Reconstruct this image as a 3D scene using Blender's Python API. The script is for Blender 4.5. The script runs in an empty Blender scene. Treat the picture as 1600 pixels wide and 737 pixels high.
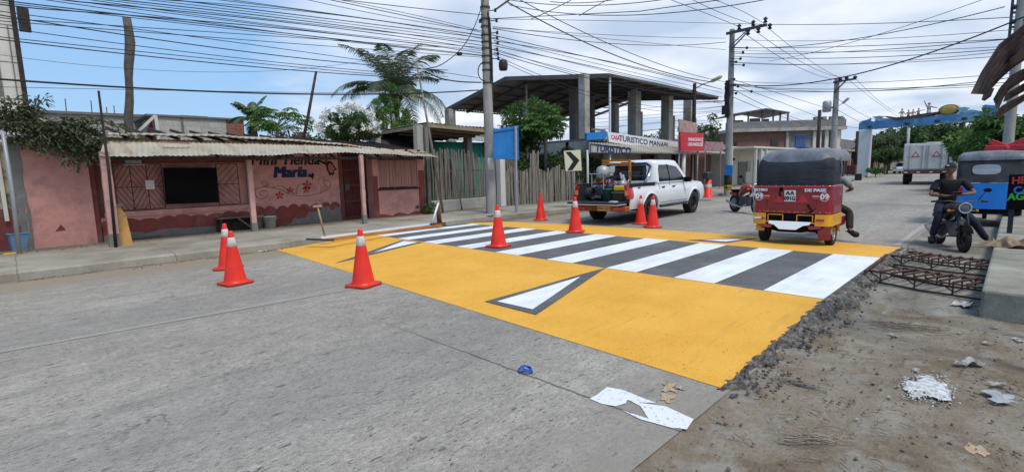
import bpy, bmesh, math, random
import numpy as np
from mathutils import Vector, Matrix
random.seed(7); rng = np.random.default_rng(7)
R = math.radians
scene = bpy.context.scene
COL = scene.collection

# ------------------------------------------------------------------ camera, sky, sun, exposure
FOC, YAW, PIT, ROLL, EYE = 781.4657, 0.788634, -0.127409, 0.0265956, 1.55
_f = Vector((math.cos(PIT)*math.cos(YAW), math.cos(PIT)*math.sin(YAW), math.sin(PIT)))
_r0 = Vector((math.sin(YAW), -math.cos(YAW), 0)); _d0 = _f.cross(_r0)
_r = math.cos(ROLL)*_r0 + math.sin(ROLL)*_d0; _d = -math.sin(ROLL)*_r0 + math.cos(ROLL)*_d0
cd = bpy.data.cameras.new('camera'); cam = bpy.data.objects.new('camera', cd); COL.objects.link(cam)
cd.sensor_width = 36; cd.lens = 36*FOC/1600; cd.clip_end = 3000; cd.clip_start = 0.05
m = Matrix.Identity(4)
for i in range(3):
    m[i][0] = _r[i]; m[i][1] = -_d[i]; m[i][2] = -_f[i]
m[2][3] = EYE
cam.matrix_world = m
scene.camera = cam

SUN_EL, SUN_AZ = R(62), R(-104)      # azimuth measured from +X towards +Y
sundir = Vector((math.cos(SUN_EL)*math.cos(SUN_AZ), math.cos(SUN_EL)*math.sin(SUN_AZ), math.sin(SUN_EL)))
world = bpy.data.worlds.new('World'); scene.world = world; world.use_nodes = True
nt = world.node_tree; N = nt.nodes; LK = nt.links
bg = N['Background']; bg.inputs['Strength'].default_value = 0.1
sky = N.new('ShaderNodeTexSky'); sky.sky_type = 'NISHITA'; sky.sun_disc = False
sky.sun_elevation = SUN_EL; sky.sun_rotation = math.pi/2 - SUN_AZ
sky.air_density = 1.3; sky.dust_density = 0.6; sky.ozone_density = 1.5
tc = N.new('ShaderNodeTexCoord')
sep = N.new('ShaderNodeSeparateXYZ'); LK.new(tc.outputs['Generated'], sep.inputs[0])
def wm(op, a, b=None, clamp=False):
    n = N.new('ShaderNodeMath'); n.operation = op; n.use_clamp = clamp
    for i, v in enumerate((a, b)):
        if v is None: continue
        if isinstance(v, (int, float)): n.inputs[i].default_value = v
        else: LK.new(v, n.inputs[i])
    return n.outputs[0]
# clouds lie on a plane high above: project the view direction on it
zz = wm('MAXIMUM', sep.outputs[2], 0.0)
den = wm('ADD', zz, 0.12)
u = wm('DIVIDE', sep.outputs[0], den); v = wm('DIVIDE', sep.outputs[1], den)
cmb = N.new('ShaderNodeCombineXYZ'); LK.new(u, cmb.inputs[0]); LK.new(v, cmb.inputs[1])
n1 = N.new('ShaderNodeTexNoise'); n1.inputs['Scale'].default_value = 0.55; n1.inputs['Detail'].default_value = 6; n1.inputs['Roughness'].default_value = 0.62
LK.new(cmb.outputs[0], n1.inputs['Vector'])
# the cloud bank fills the sky towards +X, the blue gap opens towards +Y -X
side = wm('MULTIPLY', sep.outputs[0], 0.906)
side = wm('SUBTRACT', side, wm('MULTIPLY', sep.outputs[1], 0.42))
cov = wm('ADD', wm('MULTIPLY', wm('SUBTRACT', n1.outputs[0], 0.5), 2.6), wm('ADD', wm('MULTIPLY', side, 3.0), 0.42), )
mask = wm('MULTIPLY', cov, 1.0, True)
mask = wm('SMOOTH_MIN', mask, 0.94)
n2 = N.new('ShaderNodeTexNoise'); n2.inputs['Scale'].default_value = 1.25; n2.inputs['Detail'].default_value = 5; n2.inputs['Roughness'].default_value = 0.42; n2.inputs['Distortion'].default_value = 0.2
LK.new(cmb.outputs[0], n2.inputs['Vector'])
cr = N.new('ShaderNodeValToRGB'); LK.new(n2.outputs[0], cr.inputs[0])
cr.color_ramp.elements[0].position = 0.4; cr.color_ramp.elements[0].color = (4.1, 4.9, 6.2, 1)
cr.color_ramp.elements[1].position = 0.68; cr.color_ramp.elements[1].color = (8.2, 8.3, 8.7, 1)
mx = N.new('ShaderNodeMix'); mx.data_type = 'RGBA'
LK.new(mask, mx.inputs[0]); LK.new(cr.outputs[0], mx.inputs[7])
sm = N.new('ShaderNodeMix'); sm.data_type = 'RGBA'; sm.blend_type = 'MULTIPLY'; sm.inputs[0].default_value = 1
LK.new(sky.outputs[0], sm.inputs[6]); sm.inputs[7].default_value = (1.0, 1.0, 1.0, 1)
# clear part of the sky: deep blue overhead, a little paler low down
el = N.new('ShaderNodeValToRGB'); LK.new(zz, el.inputs[0])
el.color_ramp.elements[0].position = 0.0; el.color_ramp.elements[0].color = (2.9, 4.8, 7.2, 1)
el.color_ramp.elements[1].position = 0.55; el.color_ramp.elements[1].color = (1.5, 3.3, 6.6, 1)
bl = N.new('ShaderNodeMix'); bl.data_type = 'RGBA'; bl.inputs[0].default_value = 0.85
LK.new(sm.outputs[2], bl.inputs[6]); LK.new(el.outputs[0], bl.inputs[7]); LK.new(bl.outputs[2], mx.inputs[6]); LK.new(mx.outputs[2], bg.inputs['Color'])

sl = bpy.data.lights.new('sun', 'SUN'); sl.energy = 1.9; sl.angle = R(15); sl.color = (1, 0.95, 0.86)
so = bpy.data.objects.new('sun', sl); COL.objects.link(so)
so.rotation_euler = (-sundir).to_track_quat('-Z', 'Y').to_euler(); so.location = (0, 0, 30)
scene.view_settings.view_transform = 'Standard'; scene.view_settings.look = 'None'
scene.view_settings.exposure = 0.45; scene.view_settings.gamma = 1
scene.render.engine = 'CYCLES'

# ------------------------------------------------------------------ site survey: pixel of the photo -> point on a known plane
def ray(px, py): return _f*FOC + _r*(px-800) + _d*(py-368.5)
def PG(px, py, z=0.0):
    D = ray(px, py); t = (z-EYE)/D.z; return Vector((D.x*t, D.y*t, z))
def PY(px, py, Y):
    D = ray(px, py); t = Y/D.y; return Vector((D.x*t, Y, EYE+D.z*t))
def PX(px, py, X):
    D = ray(px, py); t = X/D.x; return Vector((X, D.y*t, EYE+D.z*t))
def PD(px, py, dist):
    D = ray(px, py); t = dist/math.hypot(D.x, D.y); return Vector((D.x*t, D.y*t, EYE+D.z*t))

# ------------------------------------------------------------------ materials
MATS = {}
def nodes(name, rough=0.8, metal=0.0, spec=0.3):
    m = bpy.data.materials.new(name); m.use_nodes = True
    b = m.node_tree.nodes['Principled BSDF']
    b.inputs['Roughness'].default_value = rough; b.inputs['Metallic'].default_value = metal
    b.inputs['Specular IOR Level'].default_value = spec
    return m, m.node_tree.nodes, m.node_tree.links, b
def col4(c): return (c[0], c[1], c[2], 1)
class G:
    """small helper around a node tree"""
    def __init__(s, name, **k): s.m, s.N, s.L, s.b = nodes(name, **k); s._c = None
    def coord(s, scale=(1, 1, 1), world=False):
        if s._c is None:
            t = s.N.new('ShaderNodeTexCoord'); s._t = t
            g = s.N.new('ShaderNodeNewGeometry'); s._g = g; s._c = 1
        mp = s.N.new('ShaderNodeMapping'); mp.inputs['Scale'].default_value = scale
        s.L.new(s._g.outputs['Position'] if world else s._t.outputs['Object'], mp.inputs[0])
        return mp.outputs[0]
    def noise(s, scale, detail=4, rough=0.6, vec=None, st=(1, 1, 1), world=False):
        n = s.N.new('ShaderNodeTexNoise'); n.inputs['Scale'].default_value = scale
        n.inputs['Detail'].default_value = detail; n.inputs['Roughness'].default_value = rough
        s.L.new(vec or s.coord(st, world), n.inputs['Vector']); return n.outputs[0]
    def ramp(s, fac, stops):
        r = s.N.new('ShaderNodeValToRGB'); s.L.new(fac, r.inputs[0])
        e = r.color_ramp.elements
        while len(e) < len(stops): e.new(0.5)
        for i, (p, c) in enumerate(stops):
            e[i].position = p; e[i].color = col4(c) if isinstance(c, (tuple, list)) else (c, c, c, 1)
        return r.outputs[0]
    def mix(s, fac, a, b, mode='MIX'):
        n = s.N.new('ShaderNodeMix'); n.data_type = 'RGBA'; n.blend_type = mode
        for sock, v in ((0, fac), (6, a), (7, b)):
            if isinstance(v, (int, float)): n.inputs[sock].default_value = v
            elif isinstance(v, (tuple, list)): n.inputs[sock].default_value = col4(v)
            else: s.L.new(v, n.inputs[sock])
        return n.outputs[2]
    def math(s, op, a, b=0.0, clamp=False):
        n = s.N.new('ShaderNodeMath'); n.operation = op; n.use_clamp = clamp
        for i, v in enumerate((a, b)):
            if isinstance(v, (int, float)): n.inputs[i].default_value = v
            else: s.L.new(v, n.inputs[i])
        return n.outputs[0]
    def sep(s, world=False):
        n = s.N.new('ShaderNodeSeparateXYZ'); s.L.new(s.coord(world=world), n.inputs[0]); return n.outputs
    def bump(s, h, strength=0.3, dist=0.02):
        n = s.N.new('ShaderNodeBump'); n.inputs['Strength'].default_value = strength; n.inputs['Distance'].default_value = dist
        s.L.new(h, n.inputs['Height']); s.L.new(n.outputs[0], s.b.inputs['Normal'])
    def out(s, c):
        if isinstance(c, (tuple, list)): s.b.inputs['Base Color'].default_value = col4(c)
        else: s.L.new(c, s.b.inputs['Base Color'])
        MATS[s.m.name] = s.m; return s.m
def dark(c, k): return tuple(x*k for x in c)
def mat(name, c, rough=0.8, metal=0.0, var=0.18, scale=3.0, dirt=None, dscale=1.5, dlo=0.5, dhi=0.7, bump=0.0, bscale=30, spec=0.3, st=(1, 1, 1), coat=0):
    g = G(name, rough=rough, metal=metal, spec=spec)
    n = g.noise(scale, 5, 0.65, st=st)
    o = g.ramp(n, [(0.3, dark(c, 1-var)), (0.7, dark(c, 1+var))])
    if dirt:
        dm = g.ramp(g.noise(dscale, 8, 0.7, st=st), [(dlo, 0.0), (dhi, 1.0)])
        o = g.mix(dm, o, dirt)
    if bump: g.bump(g.noise(bscale, 4, 0.6), bump, 0.01)
    if coat: g.b.inputs['Coat Weight'].default_value = coat; g.b.inputs['Coat Roughness'].default_value = 0.08
    return g.out(o)
def brick(name, c1, c2, mort, sc=1.0, bw=0.4, bh=0.1, axis='x', rough=0.9):
    """axis: wall runs along x or y"""
    g = G(name, rough=rough, spec=0.2)
    s = g.sep(True); cb = g.N.new('ShaderNodeCombineXYZ')
    g.L.new(s[0 if axis == 'x' else 1], cb.inputs[0]); g.L.new(s[2], cb.inputs[1])
    b = g.N.new('ShaderNodeTexBrick'); g.L.new(cb.outputs[0], b.inputs[0])
    b.inputs['Color1'].default_value = col4(c1); b.inputs['Color2'].default_value = col4(c2); b.inputs['Mortar'].default_value = col4(mort)
    b.inputs['Scale'].default_value = sc; b.inputs['Brick Width'].default_value = bw; b.inputs['Row Height'].default_value = bh
    b.inputs['Mortar Size'].default_value = 0.012; b.inputs['Mortar Smooth'].default_value = 0.3
    n = g.noise(1.6, 7, 0.7, world=True)
    o = g.mix(g.ramp(n, [(0.45, 0.0), (0.75, 0.4)]), b.outputs[0], mort)
    o = g.mix(0.5, o, g.ramp(g.noise(9, 5, world=True), [(0.3, 0.65), (0.7, 1.25)]), 'MULTIPLY')
    g.bump(b.outputs['Fac'], -0.4, 0.01)
    return g.out(o)

M = MATS
mat('concrete', (0.40, 0.38, 0.335), dirt=(0.2, 0.18, 0.145), dscale=1.1, bump=0.3)
mat('concrete_pole', (0.36, 0.345, 0.315), var=0.15, dirt=(0.19, 0.175, 0.15), dscale=3, dlo=.45, dhi=.65, bump=0.3, st=(1, 1, .25))
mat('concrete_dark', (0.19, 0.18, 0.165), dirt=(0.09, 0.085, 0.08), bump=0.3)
mat('pink_plaster', (0.60, 0.285, 0.24), var=0.14, dirt=(0.36, 0.2, 0.17), dscale=2.6, dlo=0.48, dhi=0.7, bump=0.35, bscale=14)
mat('pink_post', (0.56, 0.32, 0.28), dirt=(0.25, 0.2, 0.18), dscale=5, bump=0.4, bscale=20)
mat('maroon_plaster', (0.17, 0.042, 0.038), dirt=(0.15, 0.1, 0.09), dscale=2.2, bump=0.5, bscale=12)
mat('scallop_paint', (0.24, 0.055, 0.045), dirt=(0.2, 0.14, 0.12), dscale=3.5, dlo=0.52, dhi=0.72, bump=0.5, bscale=12)
mat('bare_cement', (0.19, 0.18, 0.16), dirt=(0.27, 0.17, 0.145), dscale=4, dlo=0.55, dhi=0.6, bump=0.8, bscale=10)
mat('old_yellow_wall', (0.38, 0.33, 0.23), dirt=(0.1, 0.09, 0.07), dscale=3.2, dlo=0.45, dhi=0.6, bump=0.5, bscale=10)
mat('grey_block', (0.42, 0.41, 0.39), dirt=(0.28, 0.27, 0.25), bump=0.3)
mat('white_wall', (0.62, 0.61, 0.56), var=0.06, dirt=(0.36, 0.34, 0.3), dlo=0.55, dhi=0.85)
mat('cream_wall', (0.62, 0.59, 0.5), var=0.06, dirt=(0.4, 0.36, 0.3), dlo=0.5, dhi=0.8)
mat('green_wall', (0.05, 0.4, 0.26), var=0.1, dirt=(0.06, 0.2, 0.15))
mat('black', (0.010, 0.009, 0.010), rough=0.95, var=0.3, spec=0.05)
mat('rubber', (0.022, 0.021, 0.02), rough=0.85, dirt=(0.09, 0.08, 0.07), dscale=6, dlo=0.5, dhi=0.8)
mat('cable', (0.02, 0.02, 0.022), rough=0.6)
mat('steel_dark', (0.09, 0.085, 0.08), rough=0.6, metal=0.3)
mat('steel', (0.42, 0.42, 0.42), rough=0.45, metal=0.6, dirt=(0.2, 0.16, 0.13), dscale=4)
mat('galvanised', (0.4, 0.41, 0.42), rough=0.5, metal=0.4, var=0.1)
mat('rust', (0.13, 0.055, 0.035), rough=0.85, var=0.3, scale=12, bump=0.4, bscale=60)
mat('rebar_rust', (0.075, 0.04, 0.032), rough=0.85, var=0.3, scale=14)
mat('bamboo', (0.24, 0.21, 0.175), var=0.35, scale=8, dirt=(0.08, 0.07, 0.06), dscale=9, st=(1, 1, .15))
mat('wood', (0.17, 0.12, 0.08), var=0.3, scale=6, dirt=(0.07, 0.05, 0.04), dscale=5, st=(1, 1, .15))
mat('wood_dark', (0.035, 0.026, 0.024), var=0.4, scale=7, bump=0.5)
mat('wood_pale', (0.3, 0.24, 0.16), var=0.25, scale=6)
mat('pink_boards', (0.4, 0.2, 0.165), var=0.25, scale=9, dirt=(0.16, 0.1, 0.085), dscale=8, dlo=0.55, dhi=0.75, st=(1, 1, .08))
mat('white_paint_metal', (0.7, 0.71, 0.72), rough=0.35, var=0.04)
mat('letter_black', (0.012, 0.012, 0.014), rough=0.7)
mat('letter_navy', (0.012, 0.025, 0.085), rough=0.7)
mat('letter_red', (0.55, 0.04, 0.05), rough=0.6)
mat('letter_white', (0.75, 0.76, 0.78), rough=0.6)
mat('letter_blue', (0.02, 0.16, 0.55), rough=0.6)
mat('letter_green', (0.06, 0.4, 0.06), rough=0.6)
mat('orange_paint', (0.5, 0.19, 0.03), rough=0.6, dirt=(0.2, 0.1, 0.04))
mat('yellow_plastic', (0.65, 0.42, 0.03), rough=0.45)
mat('red_sign', (0.52, 0.02, 0.035), rough=0.45, var=0.06)
mat('blue_sign', (0.015, 0.17, 0.5), rough=0.5, var=0.12, scale=1.5, dirt=(0.03, 0.22, 0.52), dscale=2)
mat('blue_bucket', (0.16, 0.32, 0.5), rough=0.5, dirt=(0.13, 0.2, 0.26), dscale=5)
mat('white_bucket', (0.5, 0.5, 0.47), rough=0.5, dirt=(0.22, 0.21, 0.19), dscale=7)
g = G('glass_dark', rough=0.08, spec=0.6); g.out((0.012, 0.014, 0.016))
g = G('glass_grey', rough=0.2, spec=0.5); g.out((0.1, 0.11, 0.11))
# ------------------------------------------------------------------ mesh helpers
ORG = {}
class MB:
    def __init__(s): s.v = []; s.f = []; s.sm = []
    def add(s, vs, fs, smooth=False):
        o = len(s.v); s.v += [tuple(p) for p in vs]; s.f += [tuple(i+o for i in f) for f in fs]; s.sm += [smooth]*len(fs); return s
    def box(s, x0, x1, y0, y1, z0, z1):
        if x0 > x1: x0, x1 = x1, x0
        if y0 > y1: y0, y1 = y1, y0
        if z0 > z1: z0, z1 = z1, z0
        return s.add([(x0,y0,z0),(x1,y0,z0),(x1,y1,z0),(x0,y1,z0),(x0,y0,z1),(x1,y0,z1),(x1,y1,z1),(x0,y1,z1)],
                     [(0,3,2,1),(4,5,6,7),(0,1,5,4),(1,2,6,5),(2,3,7,6),(3,0,4,7)])
    def obox(s, c, size, rot=(0,0,0)):
        from mathutils import Euler
        E_ = Euler(rot).to_matrix(); c = Vector(c); h = Vector(size)/2; vs = []
        for z in (-1, 1):
            for x, y in ((-1,-1),(1,-1),(1,1),(-1,1)): vs.append(c+E_@Vector((x*h.x, y*h.y, z*h.z)))
        return s.add(vs, [(0,3,2,1),(4,5,6,7),(0,1,5,4),(1,2,6,5),(2,3,7,6),(3,0,4,7)])
    def beam(s, a, b, w, h):
        """rectangular bar from a to b, h measured along world z as far as possible"""
        a, b = Vector(a), Vector(b); d = (b-a); L_ = d.length
        if L_ < 1e-6: return s
        d.normalize(); up = Vector((0,0,1)) if abs(d.z) < .95 else Vector((0,1,0))
        sd = d.cross(up).normalized(); up = sd.cross(d)
        vs = [p+sd*x*w/2+up*y*h/2 for p in (a, b) for x, y in ((-1,-1),(1,-1),(1,1),(-1,1))]
        return s.add(vs, [(0,3,2,1),(4,5,6,7),(0,1,5,4),(1,2,6,5),(2,3,7,6),(3,0,4,7)])
    def tube(s, pts, r, n=8, smooth=True, cap=True):
        pts = [Vector(p) for p in pts]; k = len(pts)
        rs = r if isinstance(r, (list, tuple)) else [r]*k
        vs = []; prev = None
        for i, p in enumerate(pts):
            t = (pts[min(i+1, k-1)]-pts[max(i-1, 0)])
            t = t.normalized() if t.length > 1e-9 else Vector((0,0,1))
            if prev is None:
                a = Vector((0,0,1)) if abs(t.z) < .9 else Vector((1,0,0))
                u_ = t.cross(a).normalized()
            else:
                u_ = (prev - t*prev.dot(t)); u_ = u_.normalized() if u_.length > 1e-6 else t.orthogonal().normalized()
            prev = u_; w = t.cross(u_)
            for j in range(n):
                q = 2*math.pi*j/n; vs.append(p+(u_*math.cos(q)+w*math.sin(q))*rs[i])
        fs = [(i*n+j, i*n+(j+1) % n, (i+1)*n+(j+1) % n, (i+1)*n+j) for i in range(k-1) for j in range(n)]
        s.add(vs, fs, smooth)
        if cap: s.add(vs[:n], [tuple(range(n))[::-1]]); s.add(vs[-n:], [tuple(range(n))])
        return s
    def cyl(s, a, b, r0, r1=None, n=16, smooth=True): return s.tube([a, b], [r0, r0 if r1 is None else r1], n, smooth)
    def lathe(s, prof, c=(0,0,0), axis='z', n=24, smooth=True):
        vs = []
        for r, h in prof:
            for j in range(n):
                q = 2*math.pi*j/n; a, b = r*math.cos(q), r*math.sin(q)
                p = {'z': (a, b, h), 'y': (a, h, b), 'x': (h, a, b)}[axis]
                vs.append((p[0]+c[0], p[1]+c[1], p[2]+c[2]))
        k = len(prof)
        return s.add(vs, [(i*n+j, i*n+(j+1) % n, (i+1)*n+(j+1) % n, (i+1)*n+j) for i in range(k-1) for j in range(n)], smooth)
    def prism(s, poly, fn, t0, t1):
        """poly: list of 2d points; fn(a,b,t)->3d"""
        n = len(poly); vs = [fn(a, b, t0) for a, b in poly]+[fn(a, b, t1) for a, b in poly]
        return s.add(vs, [tuple(range(n))[::-1], tuple(range(n, 2*n))]+[(i, (i+1) % n, n+(i+1) % n, n+i) for i in range(n)])
    def grid(s, P, smooth=True, close=False):
        """P[i][j] points"""
        a = len(P); b = len(P[0]); vs = [p for row in P for p in row]
        fs = [(i*b+j, i*b+(j+1) % b, (i+1)*b+(j+1) % b, (i+1)*b+j) for i in range(a-1) for j in range(b if close else b-1)]
        return s.add(vs, fs, smooth)
    def sheet(s, P, th=0.01, smooth=True):
        """grid with thickness along its rough normal"""
        a = len(P); b = len(P[0]); Q = []
        for i in range(a):
            row = []
            for j in range(b):
                du = Vector(P[min(i+1,a-1)][j])-Vector(P[max(i-1,0)][j]); dv = Vector(P[i][min(j+1,b-1)])-Vector(P[i][max(j-1,0)])
                n_ = du.cross(dv); n_ = n_.normalized() if n_.length > 1e-9 else Vector((0,0,1))
                row.append(Vector(P[i][j])-n_*th)
            Q.append(row)
        s.grid(P, smooth); s.grid([r_[::-1] for r_ in Q], smooth)
        rim = [(i, 0) for i in range(a)]+[(a-1, j) for j in range(1, b)]+[(i, b-1) for i in range(a-2, -1, -1)]+[(0, j) for j in range(b-2, 0, -1)]
        n_ = len(rim); vs = [P[i][j] for i, j in rim]+[Q[i][j] for i, j in rim]
        return s.add(vs, [(i, (i+1) % n_, n_+(i+1) % n_, n_+i) for i in range(n_)])
    def ball(s, c, r, n=12, k=8, sq=(1,1,1)):
        P = [[(c[0]+r*sq[0]*math.sin(math.pi*i/k)*math.cos(2*math.pi*j/n), c[1]+r*sq[1]*math.sin(math.pi*i/k)*math.sin(2*math.pi*j/n), c[2]+r*sq[2]*math.cos(math.pi*i/k)) for j in range(n)] for i in range(k+1)]
        return s.grid(P, True, True)
    def build(s, name, mat_, parent=None, bevel=0.0, seg=1, base=None, fix=True):
        me = bpy.data.meshes.new(name)
        vs = np.array([tuple(v) for v in s.v], dtype=np.float32)
        o = bpy.data.objects.new(name, me); COL.objects.link(o)
        if parent is not None: org = Vector(ORG.get(parent.name, (0,0,0))); o.parent = parent
        elif base is not None: org = Vector(base)
        else: org = Vector((float((vs[:,0].min()+vs[:,0].max())/2), float((vs[:,1].min()+vs[:,1].max())/2), float(vs[:,2].min())))
        if parent is None: o.location = org
        ORG[o.name] = tuple(org)
        vs = vs-np.array(tuple(org), dtype=np.float32)
        me.from_pydata(vs.tolist(), [], s.f)
        me.polygons.foreach_set('use_smooth', s.sm)
        if isinstance(mat_, str): mat_ = MATS[mat_]
        me.materials.append(mat_)
        if fix or bevel:
            b = bmesh.new(); b.from_mesh(me)
            bmesh.ops.remove_doubles(b, verts=b.verts, dist=1e-5)
            bmesh.ops.recalc_face_normals(b, faces=b.faces)
            if bevel:
                es = [e for e in b.edges if len(e.link_faces) == 2 and e.calc_face_angle(0) > 0.6]
                bmesh.ops.bevel(b, geom=es, offset=bevel, segments=seg, affect='EDGES', profile=0.5, clamp_overlap=True)
            b.to_mesh(me); b.free()
        return o
def props(o, label=None, cat=None, group=None, kind=None):
    if label: o['label'] = label
    if cat: o['category'] = cat
    if group: o['group'] = group
    if kind: o['kind'] = kind
    return o
def thing(name, label, cat, loc=(0,0,0), rotz=0.0, group=None, w=False, rot=None):
    """Empty at a thing's base. w=True: its parts are written in world coordinates"""
    o = bpy.data.objects.new(name, None); COL.objects.link(o); o.empty_display_size = 0.2
    o.location = loc; o.rotation_euler = rot or (0, 0, rotz)
    ORG[o.name] = tuple(loc) if w else (0, 0, 0)
    return props(o, label, cat, group)
def kids(o): return [c for c in bpy.data.objects if c.parent == o]
def copy_tree(o, parent=None):
    c = o.copy(); COL.objects.link(c)
    if parent is not None: c.parent = parent
    for ch in kids(o): copy_tree(ch, c)
    return c
def text_mb(body, size, fn, depth=0.003, shear=0.0, offset=0.0, align='CENTER', sx=1.0):
    if offset > 0:
        b = MB(); k = 0
        for dx in (-1, 0, 1):
            for dz in ((-.6, .6) if dx else (0,)):
                k += 1; q = text_mb(body, size, (lambda dx_, dz_, k_: (lambda a, c, t: fn(a+dx_*offset, c+dz_*offset, t+(k_*.0006 if t > 0 else 0))))(dx, dz, k), depth, shear, 0, align, sx); b.add(q.v, q.f)
        return b
    """letters as solid shapes; fn(a,b,t) maps letter plane to 3-D"""
    cu = bpy.data.curves.new('lettering', 'FONT'); cu.body = body; cu.size = size; cu.align_x = align; cu.align_y = 'CENTER'
    cu.shear = shear; cu.resolution_u = 3
    o = bpy.data.objects.new('lettering', cu); COL.objects.link(o)
    dg = bpy.context.evaluated_depsgraph_get()
    me = bpy.data.meshes.new_from_object(o.evaluated_get(dg))
    b = MB(); vs = [fn(v.co.x*sx, v.co.y, depth) for v in me.vertices]
    b.add(vs, [tuple(p.vertices) for p in me.polygons])
    # side walls down to the surface behind
    ec = {}
    for p in me.polygons:
        vv = list(p.vertices)
        for i in range(len(vv)):
            k = tuple(sorted((vv[i], vv[(i+1) % len(vv)]))); ec[k] = ec.get(k, 0)+1
    vs0 = [fn(v.co.x*sx, v.co.y, -0.002) for v in me.vertices]
    n0 = len(vs); b.add(vs+vs0, [(a, c, c+n0, a+n0) for (a, c), k in ec.items() if k == 1])
    bpy.data.objects.remove(o); bpy.data.curves.remove(cu); bpy.data.meshes.remove(me)
    return b
def jit(a): return random.uniform(-a, a)

# ------------------------------------------------------------------ ground, road, pavements
KL = [(-45, 11.4), (-10, 11.4), (4, 11.42), (7, 11.75), (9.5, 12.05), (13, 11.9), (20, 11.35), (27, 10.85)]
for px, py in ((1200, 298.5), (1300, 284.5), (1354, 277), (1385, 271), (1398, 268)):
    p = PG(px, py); KL.append((p.x, p.y))
def kerb_y(x):
    for (a, ya), (b, yb) in zip(KL, KL[1:]):
        if a <= x <= b: return ya+(yb-ya)*(x-a)/(b-a)
    return KL[-1][1] if x > 0 else KL[0][1]
XS = [-45, -30, -20, -12, -8, -5, -3, -1, 0, 1, 2, 3, 4, 5, 6, 7, 8, 9.5, 11, 13, 16, 20, 24, 27, 32, 38, 45, 55, 70, 90, 110]
# road material: worn broomed concrete
g = G('road_concrete', rough=0.9, spec=0.2)
big = g.noise(0.35, 6, 0.6, world=True)
base = g.ramp(big, [(0.3, (0.24, 0.22, 0.188)), (0.5, (0.292, 0.268, 0.23)), (0.7, (0.345, 0.318, 0.274))])
mot = g.noise(4.5, 7, 0.75, st=(.8, 1.3, 1), world=True)
base = g.mix(0.8, base, g.ramp(mot, [(0.3, 0.72), (0.5, 1.0), (0.7, 1.28)]), 'MULTIPLY')
streak = g.noise(1.0, 8, 0.72, st=(0.55, 5.5, 1), world=True)
base = g.mix(0.4, base, g.ramp(streak, [(0.3, 0.72), (0.5, 1.0), (0.72, 1.22)]), 'MULTIPLY')
fine = g.noise(38, 6, 0.8, st=(0.6, 1.1, 1), world=True)
base = g.mix(0.9, base, g.ramp(fine, [(0.3, 0.5), (0.5, 1.0), (0.7, 1.5)]), 'MULTIPLY')
grit = g.noise(160, 2, 0.7, world=True)
base = g.mix(0.8, base, g.ramp(grit, [(0.3, 0.45), (0.5, 1.0), (0.7, 1.6)]), 'MULTIPLY')
spot = g.noise(15, 2, 0.5, st=(0.45, 1.5, 1), world=True)
base = g.mix(g.ramp(spot, [(0.66, 0.0), (0.69, 0.8)]), base, (0.085, 0.083, 0.08))
spot2 = g.noise(30, 3, 0.6, st=(0.6, 1.5, 1), world=True)
base = g.mix(g.ramp(spot2, [(0.62, 0.0), (0.66, 0.9)]), base, (0.06, 0.057, 0.052))
tyre = g.math('SUBTRACT', g.math('ABSOLUTE', g.math('SUBTRACT', g.math('FRACT', g.math('MULTIPLY', g.sep(True)[1], 0.28)), 0.5)), 0.22)
base = g.mix(g.math('MULTIPLY', g.math('MULTIPLY', g.ramp(tyre, [(0.0, 0.0), (0.25, 1.0)]), big), 0.55, True), base, (0.15, 0.15, 0.152))
cc_ = g.N.new('ShaderNodeTexVoronoi'); cc_.feature = 'DISTANCE_TO_EDGE'; cc_.inputs['Scale'].default_value = 0.42
wv = g.N.new('ShaderNodeVectorMath'); wv.operation = 'ADD'; g.L.new(g.coord(world=True), wv.inputs[0])
nz = g.N.new('ShaderNodeTexNoise'); nz.inputs['Scale'].default_value = 2.2; nz.inputs['Detail'].default_value = 6; g.L.new(g.coord(world=True), nz.inputs['Vector']); g.L.new(nz.outputs['Color'], wv.inputs[1]); g.L.new(wv.outputs[0], cc_.inputs['Vector'])
crk = g.math('MULTIPLY', g.ramp(cc_.outputs[0], [(0.0, 1.0), (0.006, 0.0)]), g.ramp(g.noise(0.35, 3, world=True), [(0.52, 0.0), (0.6, 0.75)]))
base = g.mix(crk, base, (0.07, 0.065, 0.06))
oil = g.noise(1.3, 6, 0.7, st=(.35, 1.4, 1), world=True)
base = g.mix(g.ramp(oil, [(0.56, 0.0), (0.72, 0.55)]), base, (0.12, 0.115, 0.108))
base = g.mix(g.ramp(g.noise(2.1, 6, 0.75, st=(.6, 1, 1), world=True), [(0.57, 0.0), (0.74, 0.45)]), base, (0.36, 0.335, 0.29))
# dusty strip along the far kerb
du = g.math('ADD', g.sep(True)[1], g.math('MULTIPLY', g.noise(1.2, 6, world=True), 1.3))
base = g.mix(g.ramp(g.math('SUBTRACT', du, 10.6), [(0.0, 0.0), (0.7, 0.75)]), base, (0.27, 0.215, 0.145))
base = g.mix(g.ramp(g.math('SUBTRACT', g.math('ADD', g.sep(True)[1], g.math('MULTIPLY', g.noise(3, 6, world=True), 0.9)), 11.55), [(0.0, 0.0), (0.3, 0.7)]), base, (0.12, 0.095, 0.07))
du2 = g.math('SUBTRACT', 2.9, g.math('ADD', g.sep(True)[1], g.math('MULTIPLY', g.noise(2.0, 6, world=True), 1.6)))
base = g.mix(g.ramp(du2, [(0.0, 0.0), (0.8, 0.8)]), base, (0.25, 0.225, 0.19))
jj = g.math('ABSOLUTE', g.math('SUBTRACT', g.math('ADD', g.sep(True)[0], g.math('MULTIPLY', g.noise(6, 5, world=True), 0.05)), 2.66+0.02))
jfl = g.ramp(jj, [(0.006, 1.0), (0.014, 0.0)])
jy = g.ramp(g.sep(True)[1], [(0.0, 0.0), (0.001, 1.0)])
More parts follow.
